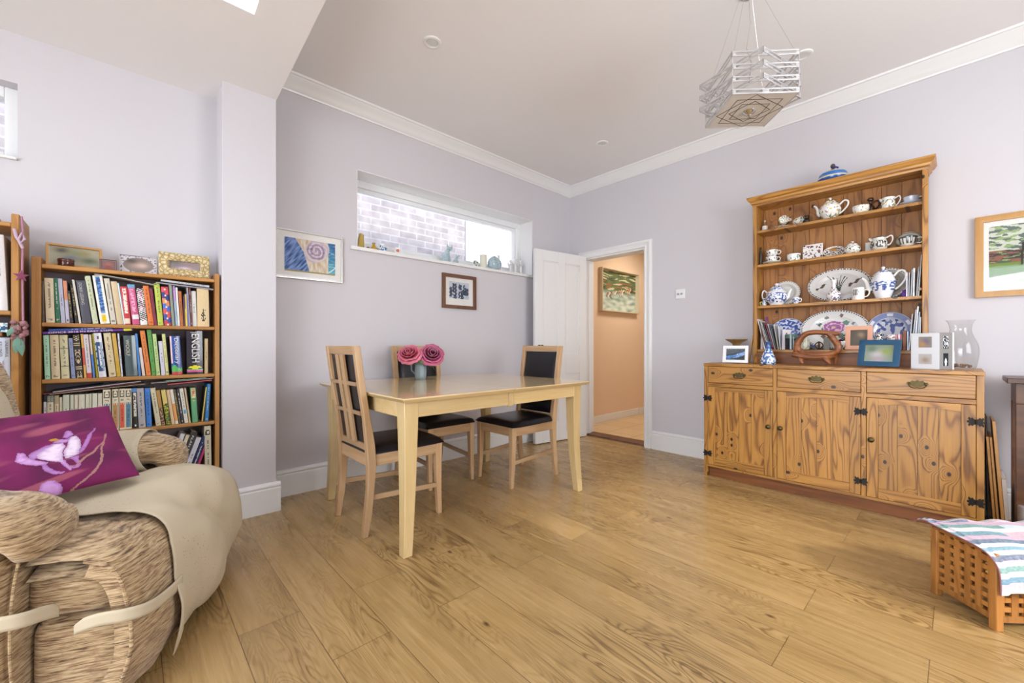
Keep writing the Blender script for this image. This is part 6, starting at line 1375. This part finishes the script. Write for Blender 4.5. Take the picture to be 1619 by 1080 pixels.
sm = o.modifiers.new('soften', 'SMOOTH'); sm.iterations = 4
blu = plain('blue_leather_frame', '1f5072', .4)
picture('photo_frame', 'large blue framed photograph tilted back on the dresser top', 'photo frame', (2.725, -.372, ZD + .087), 0, .200, .166, .030, .012, blu, blur([(.45, .45, .25, 'd8cfd4'), (.75, .6, .2, '9cae58'), (.25, .75, .2, '6c8470'), (.5, .1, .2, 'b8a8b8')], '8fa08c'), .140, .106, rot=(math.radians(-14), 0, math.radians(-13)), stand=1)
# hinged triple photo frame
t = thing('folding_photo_frame', 'white and grey hinged folding photo frame at the right of the dresser top', 'photo frame', (2.982, -.400, ZD)); sv = plain('pale_silver', 'c6c7ca', .4, .2)
def wing(a, w_, h, fm, holes, art, name):
    m = MB(); m.M = Matrix.Rotation(a, 4, 'Z'); sgn = 1 if w_ > 0 else -1; x0, x1 = sorted((0, w_)); m.box(x0, 0, 0, x1, .008, h); o = m.build(name, fm, t, bevel=.001)
    for k, (u0, v0, ww, hh) in enumerate(holes):
        g = MB(); g.M = Matrix.Rotation(a, 4, 'Z'); g.grid(lambda u, v: (x0 + (u0 + ww * u) * (x1 - x0), -.0006, (v0 + hh * v) * h), 16, 16, art[k]); g.build('photograph', M['matte'], o)
wing(math.radians(-8), -.118, .206, sv, [(.28, .60, .46, .30), (.28, .14, .46, .28)], [blur([(.5, .5, .3, '5c5c88'), (.3, .3, .3, 'b08858')], '8c8478'), blur([(.5, .4, .3, 'a08c78')], 'b4b0ac')], 'left_leaf')
wing(math.radians(55), .085, .208, plain('grey_leaf', '8a8886', .5), [(.28, .56, .40, .34), (.28, .10, .40, .34)], [lambda u, v: lin('1c1c24') if nz3(u * 5, v * 9, 4) > -.05 else lin('d8d8de'), lambda u, v: lin('e0e0e4') if (u - .5) ** 2 + (v - .3) ** 2 * .5 < .05 else lin('1c1e28')], 'right_leaf')
m = MB(); m.M = Matrix.Rotation(math.radians(55), 4, 'Z'); m.box(.085, -.002, 0, .093, .010, .209).build('leaf_edge', M['upvc'], t)
# glass hurricane vase with pebbles
t = thing('glass_vase', 'large clear glass hurricane vase with pebbles at the right end of the dresser', 'vase', (3.062, -.235, ZD))
MB().lathe(resamp([(.052, .0), (.058, .004), (.066, .03), (.074, .09), (.070, .140), (.052, .190), (.044, .225), (.050, .262), (.062, .282)], 40), 48, cap=False).lathe(resamp([(.0595, .282), (.048, .262), (.042, .225), (.050, .190), (.068, .140), (.072, .09), (.064, .032), (.056, .008), (0, .006)], 40), 48, cap=False).lathe([(0, 0), (.052, 0)], 48, cap=False).build('vase_glass', M['clear'], t, smooth=True)
m = MB(); rn = random.Random(8)
for k in range(46):
    a = rn.uniform(0, 6.28); r = .044 * math.sqrt(rn.random()); m.ball((r * math.cos(a), r * math.sin(a), .012 + rn.uniform(0, .016)), rn.uniform(.006, .009), rn.uniform(.005, .008), .005, n=8, m=6)
o = m.build('pebbles', plain('brown_pebbles', '8a6c5c', .4, noise_amt=.5, bscale=600), t, smooth=True); o['kind'] = 'stuff'
# ---------------------------------------------------------------- dark table and boards at the right edge
t = thing('side_table', 'dark stained wooden table at the right edge beside the dresser', 'table', (3.56, -.235, 0))
m = MB(); m.box(-.335, -.165, .805, .335, .165, .832); m.build('tabletop', M['darkw'], t, bevel=.003)
m = MB(); m.box(-.305, -.135, .70, .305, .135, .805); m.build('apron', M['darkw'], t, bevel=.002)
for sx in (-1, 1):
    for sy in (-1, 1): m = MB(); m.rnd = random.random(); a, b = sorted((sx * .305, sx * .265)); c, d = sorted((sy * .135, sy * .095)); m.box(a, c, 0, b, d, .70); m.build('leg', M['darkw'], t, bevel=.003)
G = 'frames and boards leaning between the dresser and the dark table'
def lean_board(label, x, th, h, col, y0, y1, lean, mat=None, name='frame_board', cat='board'):
    a = math.radians(lean); m = MB(); m.rnd = random.random(); m.box(-th / 2, 0, 0, th / 2, y1 - y0, h, lin(col or 'ffffff')); o = m.build(name, mat or M['print'], loc=(x, y0, abs(math.sin(a)) * th / 2 + .0005), rot=(0, a, 0), bevel=.001); tag(o, label, cat, G)
lean_board('dark board leaning closest to the dresser side', 3.170, .008, .600, '4a3c30', -.20, -.03, -1.0)
lean_board('honey wood frame edge, second from the dresser', 3.190, .010, .500, '', -.28, -.04, -3.2, M['oakf'])
lean_board('thin light wood frame, third from the dresser', 3.203, .009, .500, '', -.28, -.04, -3.3, M['oakf'])
lean_board('taller light wood frame with a metal clip, fourth from the dresser', 3.221, .013, .590, '', -.29, -.04, -3.5, M['oakf'])
lean_board('pinkish white canvas edge leaning last from the dresser', 3.236, .016, .285, 'd9cfc8', -.30, -.04, -3.4)
t = thing('speaker', 'small black box speaker on the floor under the dark table', 'speaker', (3.318, -.248, 0)); MB().box(-.055, -.07, 0, .055, .07, .240).build('speaker_cabinet', M['blackp'], t, bevel=.003); MB().lathe([(0, .002), (.034, .004), (.040, 0)], 28).build('speaker_cone', plain('grey_cone', '3a3a40', .6), t, (0, -.071, .13), (PI / 2, 0, 0), smooth=True)
t = thing('metal_canister', 'mottled silver canister standing in front of the black speaker', 'canister', (3.288, -.375, 0)); MB().lathe([(0, 0), (.027, 0), (.028, .003), (.028, .175), (.026, .180), (0, .181)], 28).build('canister_body', plain('mottled_silver', 'a8a8ac', .3, .6, noise_amt=.5, bscale=260), t, smooth=True)
# ---------------------------------------------------------------- armchair
def chen():
    t = NT('beige_chenille'); t.set(Roughness=.9); t.b.inputs['Sheen Weight'].default_value = .25; o = t.obj()
    s1 = t.noise(t.mapping(o, (.26, .18, 2.6), rot=(.12, .2, .1)), 105, 4, .6, .3); s2 = t.noise(t.mapping(o, (.6, 1, 1.6)), 16, 4, .6, 1.5)
    s3 = t.noise(t.mapping(o, (1, .3, 2), rot=(.3, .5, .2)), 300, 2)
    c = t.ramp(s1, [(.34, lin('54402c')), (.43, lin('8f7352')), (.53, lin('b59a74')), (.70, lin('d0bb98'))])
    m2 = t.ramp(s2, [(.58, (0, 0, 0, 1)), (.70, (1, 1, 1, 1))]); c = t.mix(t.math('MULTIPLY', m2, .45), c, lin('8c6650'))
    t.L(c, t.b.inputs['Base Color']); t.bump(t.math('ADD', s1, t.math('MULTIPLY', s3, .5)), .55, .004); return t.m
M['chen'] = chen()
def clothm():
    t = NT('cream_cotton_throw'); t.set(Roughness=.85); o = t.obj(); n = t.noise(o, 3.5, 3)
    vo = t.N('ShaderNodeTexVoronoi'); vo.inputs['Scale'].default_value = 75; t.L(o, vo.inputs['Vector'])
    sp = t.math('MULTIPLY', t.math('LESS_THAN', vo.outputs['Distance'], .16), t.math('GREATER_THAN', t.noise(o, 5, 1), .60))
    c = t.mix(n, lin('beb198'), lin('cdc1a8')); c = t.mix(t.math('MULTIPLY', sp, .65), c, lin('8c7a62')); t.L(c, t.b.inputs['Base Color'])
    t.bump(t.math('ADD', t.noise(o, 7, 2), t.math('MULTIPLY', t.noise(o, 500, 2), .06)), .35, .012); return t.m
M['throw'] = clothm()
ac = thing('armchair', 'beige chenille reclining armchair with padded arms in the left foreground', 'armchair', (1.062, -3.741, 0), math.radians(-24.2))
def wr(p, amp, f, seed):
    q = Vector(p); n1 = mnoise.noise(q * f + Vector((seed, 0, 0))); n2 = mnoise.noise(q * f * 2.3 + Vector((0, seed, 0))); return amp * (n1 + .5 * n2)
def superbox(m, c, h, e=.32, n=40, k=26, amp=.004, f=9, seed=0, M_=None):
    def sg(x, p): return math.copysign(abs(x) ** p, x)
    def fn(u, v):
        a = u * 2 * PI; b = (v - .5) * PI; cb = sg(math.cos(b), e)
        d = Vector((sg(math.cos(a), e) * cb, sg(math.sin(a), e) * cb, sg(math.sin(b), e)))
        p = Vector((c[0] + h[0] * d.x, c[1] + h[1] * d.y, c[2] + h[2] * d.z)); nrm = Vector((math.cos(a) * math.cos(b), math.sin(a) * math.cos(b), math.sin(b)))
        p += nrm * wr(p, amp, f, seed)
        if M_: p = M_ @ p
        return p
    return m.grid(fn, n, k, wrap=True)
def sweep(m, pts, rw, rt, n=24, K=44, e=.75, amp=.005, f=10, seed=0, pleat=0):
    """fat padded roll swept along pts in the local y,z plane at x = pts[i][0]"""
    q = resamp3(pts, K); N = len(q)
    def at(l, s): 
        s = s * (len(l) - 1); i = min(int(s), len(l) - 2); return l[i] + (l[i + 1] - l[i]) * (s - i)
    def fn(u, v):
        i = min(int(v * K), K - 1); f_ = v * K - i; p = Vector(q[i]).lerp(Vector(q[i + 1]), f_); t = (Vector(q[min(i + 1, K)]) - Vector(q[max(i - 1, 0)])).normalized()
        up = Vector((1, 0, 0)).cross(t).normalized(); a = u * 2 * PI
        ca, sa = math.copysign(abs(math.cos(a)) ** e, math.cos(a)), math.copysign(abs(math.sin(a)) ** e, math.sin(a))
        cap = math.sqrt(max(0, 1 - max(0, (abs(v - .5) - .44) / .06) ** 2))
        W, T = at(rw, v) * (cap * .8 + .2 if cap < 1 else 1) * (cap if cap < .3 else 1), at(rt, v) * cap
        r = 1 + pleat * abs(math.sin(a * 5 + v * 7)) * math.sin(PI * v)
        p = p + Vector((1, 0, 0)) * ca * W * r + up * sa * T * r
        return p + Vector((ca, 0, sa)) * wr(p, amp, f, seed)
    return m.grid(fn, n, K, wrap=True)
# body between the arms
superbox(MB(), (0, -.44, .22), (.30, .36, .19), .25).build('seat_base', M['chen'], ac, smooth=True, sharp=80)
for s in (1, -1):
    nm = 'arm_panel'
    superbox(MB(), (s * .405, -.415, .265), (.088, .385, .240), .30, 44, 28, .006, 7, s * 3).build(nm, M['chen'], ac, smooth=True, sharp=80)
    m = sweep(MB(), [(s * .392, -.80, .535), (s * .395, -.60, .553), (s * .395, -.35, .560), (s * .392, -.15, .560), (s * .385, -.05, .548), (s * .378, -.010, .508), (s * .372, -.004, .455)], [.120, .122, .124, .122, .114, .100, .080], [.058, .060, .062, .060, .052, .042, .028], 40, 64, .8, .006, 13, s * 5, .03)
    m.build('arm_pad', M['chen'], ac, smooth=True, sharp=85)
    if s > 0: superbox(MB(), (s * .306, -.035, .470), (.034, .055, .085), .5, 26, 20, .006, 14, s * 8).build('arm_pleat', M['chen'], ac, smooth=True, sharp=85)
    MB().tube([(s * .405 + .062 * math.cos(q), -.022 + .004 * abs(math.cos(q)), .27 + .22 * math.sin(q)) for q in [k * PI / 16 for k in range(-8, 25)]], .0035, 8).build('piping', M['chen'], ac, smooth=True)
# back cushion, reclined
Mb = Matrix.Translation((0, -.465, .42)) @ Matrix.Rotation(math.radians(17), 4, 'X')
superbox(MB(), (0, -.02, .30), (.355, .125, .34), .38, 50, 34, .010, 6, 2, Mb).build('back_cushion', M['chen'], ac, smooth=True, sharp=80)
superbox(MB(), (0, .05, .13), (.27, .10, .13), .45, 40, 26, .008, 7, 4, Mb).build('lumbar_cushion', M['chen'], ac, smooth=True, sharp=80)
# footrest blocks, seen from the side under the pad
superbox(MB(), (0, .055, .338), (.400, .108, .066), .30, 60, 26, .004, 8, 7).build('footrest_upper', M['chen'], ac, smooth=True, sharp=80)
superbox(MB(), (0, .075, .150), (.398, .112, .128), .24, 60, 30, .004, 6, 9).build('footrest_lower', M['chen'], ac, smooth=True, sharp=80)
# wrapped seat pad: profile over the seat, over the front and down
PADP = [(0, -.62, .448), (0, -.40, .454), (0, -.15, .460), (0, .02, .464), (0, .11, .456), (0, .170, .424), (0, .203, .365), (0, .220, .29), (0, .224, .20), (0, .208, .12), (0, .176, .045)]
PADQ = resamp3(PADP, 100)
def pad_at(v):
    i = min(int(v * 100), 99); f = v * 100 - i; p = Vector(PADQ[i]).lerp(Vector(PADQ[i + 1]), f); t = (Vector(PADQ[min(i + 1, 100)]) - Vector(PADQ[max(i - 1, 0)])).normalized(); return p, Vector((0, -t.z, t.y))
def half_w(v):
    y = pad_at(v)[0].y; k = max(0, min(1, (y + .060) / .045)) if v < .62 else 1; return .268 + (.428 - .268) * k * k * (3 - 2 * k)
def padf(side):
    def fn(u, v):
        p, nrm = pad_at(v); a = 2 * u - 1; W = half_w(v); droop = .030 * abs(a) ** 7
        q = p + Vector((a * W, 0, 0)) + nrm * ((.010 if side > 0 else -.030) - droop * 1.0 + .010 * (1 - a * a) * (side > 0))
        q += nrm * wr(q, .008, 7, 1.7); return q
    return fn
m = MB(); m.grid(padf(1), 60, 80); m.grid(padf(-1), 60, 80)
m.build('seat_pad', M['chen'], ac, smooth=True, sharp=85)
for s in (1, -1):
    pts = [padf(1)(.5 + .5 * s, v / 60) for v in range(24, 61)]; pts = [p + Vector((s * .003, 0, 0)) for p in pts]
    MB().tube(pts, .0052, 8).build('pad_piping', M['chen'], ac, smooth=True)
    w = MB(); w.grid(lambda u, v, s=s: padf(1)(.5 + .5 * s, .42 + .58 * v) * (1 - u) + padf(-1)(.5 + .5 * s, .42 + .58 * v) * u, 3, 50); w.build('pad_edge', M['chen'], ac, smooth=True)
# ---------------------------------------------------------------- throw over the chair
th = thing('throw', 'cream cotton throw draped over the seat, far arm and footrest of the armchair', 'throw', (1.062, -3.741, 0), math.radians(-24.2))
def near_edge(v): return .262 + .030 * math.sin(v * 9 + .5) - .03 * max(0, v - .8) * 2 if v > .40 else .245
def thf(u, v):
    vv = .02 + v * .955; p, nrm = pad_at(vv); W = half_w(vv); far = -W - .012; x = far + (near_edge(vv) - far) * u
    a = x / W; droop = .026 * min(1, abs(a)) ** 7
    off = .030 - droop + .010 * max(0, 1 - a * a)
    q = p + Vector((x, 0, 0)) + nrm * off
    fold = .024 * math.sin(x * 16 + vv * 9 + 1) * (vv > .3) * min(1, (vv - .3) * 3) * (.4 + .6 * mnoise.noise(Vector((x * 3, vv * 4, 5)))) + wr(q, .016, 4.5, 9.1)
    crease = -.030 * math.exp(-((x + .05 + (vv - .62) * .9) / .05) ** 2) * math.exp(-((vv - .66) / .16) ** 2)
    q += nrm * (max(max(fold, -.012) + crease, -.020)); q.z = max(q.z, .02); return q
MB().grid(thf, 70, 110).build('seat_cover', M['throw'], th, smooth=True, solid=.004)
# part that hangs over the far side of the footrest
def sidef(u, v):
    vv = .44 + v * .50; top = thf(0, (vv - .02) / .955); p, nrm = pad_at(vv)
    q = Vector((top.x - .010 * math.sin(PI * min(1, u * 1.2)) - .004, top.y, top.z)) - nrm * u * .13 ; q.x += .012 * math.sin(v * 14) * u; q.z = max(.02, q.z); return q
MB().grid(sidef, 14, 50).build('side_drop', M['throw'], th, smooth=True, solid=.004)
def bf(u, v): p = Mb @ Vector(((u - .5) * .56, .082 + .035 * math.sin(PI * u) ** .5, .02 + v * .60)); return p + Vector((0, 1, .3)) * wr(p, .010, 5, 3)
MB().grid(bf, 30, 40).build('back_cover', M['throw'], th, smooth=True, solid=.004)
# cover on the far arm: leaves the rolled end bare
def armc(u, v):
    a = -1.25 + u * (PI + 1.8); y = -.78 + v * (.665 + .06 * (1 - u) ** 2); z0 = .556; p = Vector((-.394 + .133 * math.cos(a), y, z0 + .076 * math.sin(a) if math.sin(a) > 0 else z0 + (.20 if a > PI else .10) * math.sin(a)))
    if a > PI: p.x = -.394 - .133 - .004
    return p + Vector((0, 0, 1)) * wr(p, .006, 8, 6)
MB().grid(armc, 40, 30).build('arm_cover', M['throw'], th, smooth=True, solid=.004)
# flat tapes
def tape(pts, w_, name):
    q = resamp3(pts, 30)
    def fn(u, v):
        i = min(int(v * 30), 29); p = Vector(q[i]).lerp(Vector(q[i + 1]), v * 30 - i); return p + Vector((0, 0, (u - .5) * w_ * (1 if v < .9 else 1 - (v - .9) * 6 * (u > .5))))
    MB().grid(fn, 4, 40).build(name, M['throw'], th, smooth=True, solid=.004)
tape([(.245, .250, .262), (.330, .248, .268), (.405, .235, .276), (.440, .200, .284), (.446, .14, .286), (.440, .09, .272)], .034, 'tie_tape')
tape([(.512, -.36, .380), (.512, -.20, .362), (.510, -.08, .348), (.496, .010, .340), (.455, .040, .330), (.425, .050, .318)], .036, 'tie_tape')
# ---------------------------------------------------------------- cushion
BR, E1, E2 = Vector((1.047, -3.722, .500)), Vector((.52, -.854, 0)).normalized(), (Vector((.733, -3.808, .722)) - Vector((1.047, -3.722, .5))).normalized()
NR = E1.cross(E2).normalized(); NR = NR if NR.z > 0 else -NR
SZ1, SZ2 = .43, .395
PETALS={
 'left': [(0.214, 0.181), (0.202, 0.176), (0.194, 0.143), (0.185, 0.122), (0.176, 0.106), (0.187, 0.094), (0.208, 0.1), (0.22, 0.127), (0.222, 0.153)],
 'leftup': [(0.195, 0.164), (0.176, 0.182), (0.159, 0.192), (0.139, 0.196), (0.157, 0.168), (0.178, 0.147), (0.192, 0.137), (0.197, 0.15)],
 'cup': [(0.179, 0.159), (0.16, 0.18), (0.14, 0.193), (0.12, 0.194), (0.118, 0.175), (0.137, 0.13), (0.155, 0.091), (0.161, 0.095), (0.174, 0.117), (0.183, 0.136)],
 'rcup': [(0.097, 0.217), (0.087, 0.219), (0.082, 0.19), (0.086, 0.156), (0.103, 0.125), (0.126, 0.11), (0.143, 0.107), (0.136, 0.129), (0.115, 0.175)],
 'bud': [(0.103, 0.249), (0.095, 0.245), (0.09, 0.226), (0.108, 0.212), (0.116, 0.219)],
 'top': [(0.146, 0.197), (0.124, 0.213), (0.109, 0.209), (0.097, 0.217), (0.108, 0.193), (0.126, 0.195)],
 'rtail': [(0.036, 0.245), (0.029, 0.247), (0.045, 0.219), (0.055, 0.188), (0.075, 0.152), (0.095, 0.13), (0.108, 0.119), (0.09, 0.147), (0.072, 0.183), (0.053, 0.22)],
 'stem': [(0.161, 0.095), (0.147, 0.101), (0.151, 0.073), (0.155, 0.042), (0.162, 0.036), (0.163, 0.064)],
 'loop': [(0.195, 0.098), (0.184, 0.095), (0.187, 0.079), (0.189, 0.057), (0.182, 0.042), (0.168, 0.039), (0.183, 0.031), (0.196, 0.037), (0.201, 0.057), (0.201, 0.076)],
 'rloop': [(0.136, 0.106), (0.11, 0.114), (0.123, 0.08), (0.13, 0.057), (0.141, 0.043), (0.156, 0.048), (0.155, 0.062), (0.144, 0.057), (0.135, 0.07), (0.131, 0.093)],
 'bud2': [(0.254, -0.025), (0.237, -0.0), (0.221, 0.012), (0.209, 0.004), (0.208, -0.021), (0.217, -0.056), (0.229, -0.073), (0.238, -0.06), (0.246, -0.043)],
 'bud3': [(0.322, 0.033), (0.315, 0.016), (0.31, 0.002), (0.304, -0.009), (0.326, -0.018), (0.338, -0.018)],
}
STEMS= [[(0.01, 0.21), (0.031, 0.153), (0.061, 0.094), (0.093, 0.038), (0.129, -0.001), (0.168, -0.036), (0.203, -0.06), (0.218, -0.061)], [(0.026, 0.172), (0.046, 0.148), (0.083, 0.11), (0.114, 0.084), (0.139, 0.062), (0.152, 0.064)]]
PCOL = [('leftup', 'b586c4'), ('left', 'cfa0d6'), ('rtail', 'c08acc'), ('loop', 'c08acc'), ('rloop', 'bb84c6'), ('bud', 'bd8cca'), ('top', 'c79bd2'), ('stem', 'cf9edb'), ('cup', 'ead6ee'), ('rcup', 'ecdcf0'), ('bud2', 'c896d4'), ('bud3', 'cdbbe6')]
def pdist(x, y, pg):
    """inside: distance to the outline, outside: negative"""
    ins = False; best = 9
    for i in range(len(pg)):
        (x0, y0), (x1, y1) = pg[i - 1], pg[i]
        if (y0 > y) != (y1 > y) and x < (x1 - x0) * (y - y0) / (y1 - y0) + x0: ins = not ins
        s = max(0, min(1, ((x - x0) * (x1 - x0) + (y - y0) * (y1 - y0)) / max(1e-9, (x1 - x0) ** 2 + (y1 - y0) ** 2))); best = min(best, (x - x0 - s * (x1 - x0)) ** 2 + (y - y0 - s * (y1 - y0)) ** 2)
    return math.sqrt(best) if ins else -1
def flower(u, v):
    """u from the right edge to the left, v upwards"""
    x, y = u * SZ1, v * SZ2
    c = mixc(lin('7c1256'), lin('5e0c46'), .5 + nz3(x * 14, y * 14, 1))
    g = nz3(x * 5 - y * 2, y * 26 + x * 6, 7)
    if g > .22: c = mixc(c, lin('a8586a'), min(.75, (g - .22) * 3.2))
    X = .877 * x - .042 + .5 * max(0, .15 - y); Y = y if y > .15 else .15 - (.15 - y) * 1.38
    wx, wy = X + .004 * nz3(x * 40, y * 40, 1), Y + .004 * nz3(x * 40, y * 40, 8)
    for k, (nm, h) in enumerate(PCOL):
        pg = PETALS[nm]; d = pdist(wx, wy, pg)
        if d > 0: c = mixc(lin(h), lin('8a4f98'), max(0, .75 - d * 90) * .75 + max(0, nz3(x * 55, y * 90, k)) * .5)
    if ((wx - .137) / .011) ** 2 + ((wy - .211) / .007) ** 2 < 1: c = lin('b98a30')
    for line in STEMS:
        for (x0, y0), (x1, y1) in zip(line, line[1:]):
            L2 = (x1 - x0) ** 2 + (y1 - y0) ** 2; s = max(0, min(1, ((wx - x0) * (x1 - x0) + (wy - y0) * (y1 - y0)) / L2))
            if (wx - x0 - s * (x1 - x0)) ** 2 + (wy - y0 - s * (y1 - y0)) ** 2 < .0028 ** 2: c = lin('a87a72')
    return c
cu_ = thing('cushion', 'square magenta cushion with a painted pale lilac flower on the armchair', 'cushion', (0, 0, 0))
def cuf(side):
    def fn(u, v):
        a, b = 2 * u - 1, 2 * v - 1; e = max(0, (1 - a * a) * (1 - b * b)); k = .038 * e ** .42 ; pin = 1 - .045 * (1 - b * b) * abs(a) ** 4; pin2 = 1 - .045 * (1 - a * a) * abs(b) ** 4
        p = BR + E1 * (SZ1 * (.5 + .5 * a * pin)) + E2 * (SZ2 * (.5 + .5 * b * pin2)) + NR * (.048 + side * k)
        return p + NR * side * wr(p, .004, 14, 2) * e
    return fn
m = MB(); m.grid(cuf(1), 170, 150, flower); m.grid(cuf(-1), 20, 20, lambda u, v: lin('6a104c')); m.build('cushion_cover', M['matte'], cu_, smooth=True, sharp=89)
# ---------------------------------------------------------------- lattice box stool with towel
bx_ = thing('lattice_box', 'small acacia lattice storage box stool in the right foreground', 'box stool', (2.975, -1.344, 0), math.atan2(-.716, .698))
LX, LY, HZ = .240, .42, .262
for x in (0, LX - .026):
    for y in (0, LY - .026): m = MB(); m.rnd = random.random(); m.box(x, y, 0, x + .026, y + .026, HZ).build('corner_post', M['acacia'], bx_, bevel=.003)
def lattice(L, n, name, mk):
    m = MB(); g = L / n; z0, z1 = .030, HZ - .004; k = 6; hz = (z1 - z0 - .03) / k
    for i in range(n + 1):
        w_ = g * .56 if 0 < i < n else g * .28; xc = i * g; a = xc - (w_ / 2 if i else 0); b = xc + (w_ / 2 if i < n else 0); m.rnd = .1 * i + .07; m.M = mk(0); m.box(a, 0, z0 + .004, b, .007, z1)
    for j in range(k + 1):
        h_ = hz * .50 if 0 < j < k else .022; zc_ = z0 + .012 + j * hz; m.rnd = .07 * j; m.M = mk(1); m.box(0, .0012 if 0 < j < k else -.0006, zc_ - h_ / 2, L, .0125, zc_ + h_ / 2)
    m.M = None; return m.build(name, M['acacia'], bx_)
def mkx(y, fl): return lambda s: Matrix.Translation((.026, y, 0)) @ Matrix.Diagonal((1, fl, 1, 1))
lattice(LX - .052, 5, 'lattice_panel', mkx(.004, 1)); lattice(LX - .052, 5, 'lattice_panel', mkx(LY - .004, -1))
def mky(x, fl): return lambda s: Matrix.Translation((x, .026, 0)) @ Matrix.Rotation(PI / 2, 4, 'Z') @ Matrix.Diagonal((1, fl, 1, 1))
lattice(LY - .052, 9, 'lattice_panel', mky(LX - .004, 1)); lattice(LY - .052, 9, 'lattice_panel', mky(.004, -1))
m = MB(); m.box(.002, .002, HZ - .004, LX - .002, LY - .002, HZ + .008); m.build('lid', M['acacia'], bx_, bevel=.004)
tw = thing('striped_towel', 'striped pastel towel draped over the lattice box stool', 'towel', (2.975, -1.344, 0), math.atan2(-.716, .698))
TP = resamp3([(-.068, 0, .262), (-.045, 0, .274), (-.012, 0, .284), (.04, 0, .286), (.12, 0, .286), (.19, 0, .284), (.232, 0, .272), (.256, 0, .238), (.262, 0, .195), (.266, 0, .150)], 90)
ST = ['e2dfe6', '4f6f8c', 'e6e6dc', '6b9aa6', 'd8d2dc', '5a6f92', 'c9a6c0', '5f9a92', 'e6e2e6', '5b94a4', 'd4b4c8', '4f6f8c', 'e4e4e8', '6aa0b4', 'd9dde6', '4c5c78', 'd6b8cc', '6fa39a', 'e8e4e6', '5d94ae', 'dcc0d0', 'e4e2e6']
def twc(u, v):
    k = min(int(v * 22), 21); c = ST[k]
    if k % 2 and u > .34 + .10 * math.sin(k * 1.1) + k * .012: c = ['dfe3ea', 'd7b7c6', 'e4e4ea', 'c9d9e2'][k % 4] if k < 14 else c
    return mixc(mixc(lin(c), lin('8f8d96'), .22), lin('ffffff'), max(0, .06 + .12 * nz3(u * 60, v * 90, 2)))
def twf(u, v):
    i = min(int(v * 90), 89); p = Vector(TP[i]).lerp(Vector(TP[i + 1]), v * 90 - i); y = -.016 + u * (LY + .05)
    sag = -.006 * (u < .06) ; return Vector((p.x, y + .006 * math.sin(v * 9), p.z + sag + .0022 * math.sin(u * 21 + v * 5) * (1 if p.x > 0 else 2.5)))
MB().grid(twf, 60, 110, twc).build('towel_cloth', M['matte'], tw, smooth=True, solid=.004)
MB().tube([twf(0, v / 40) for v in range(41)], .0026, 6, col=lin('8a5a5c')).build('hem', M['matte'], tw, smooth=True)
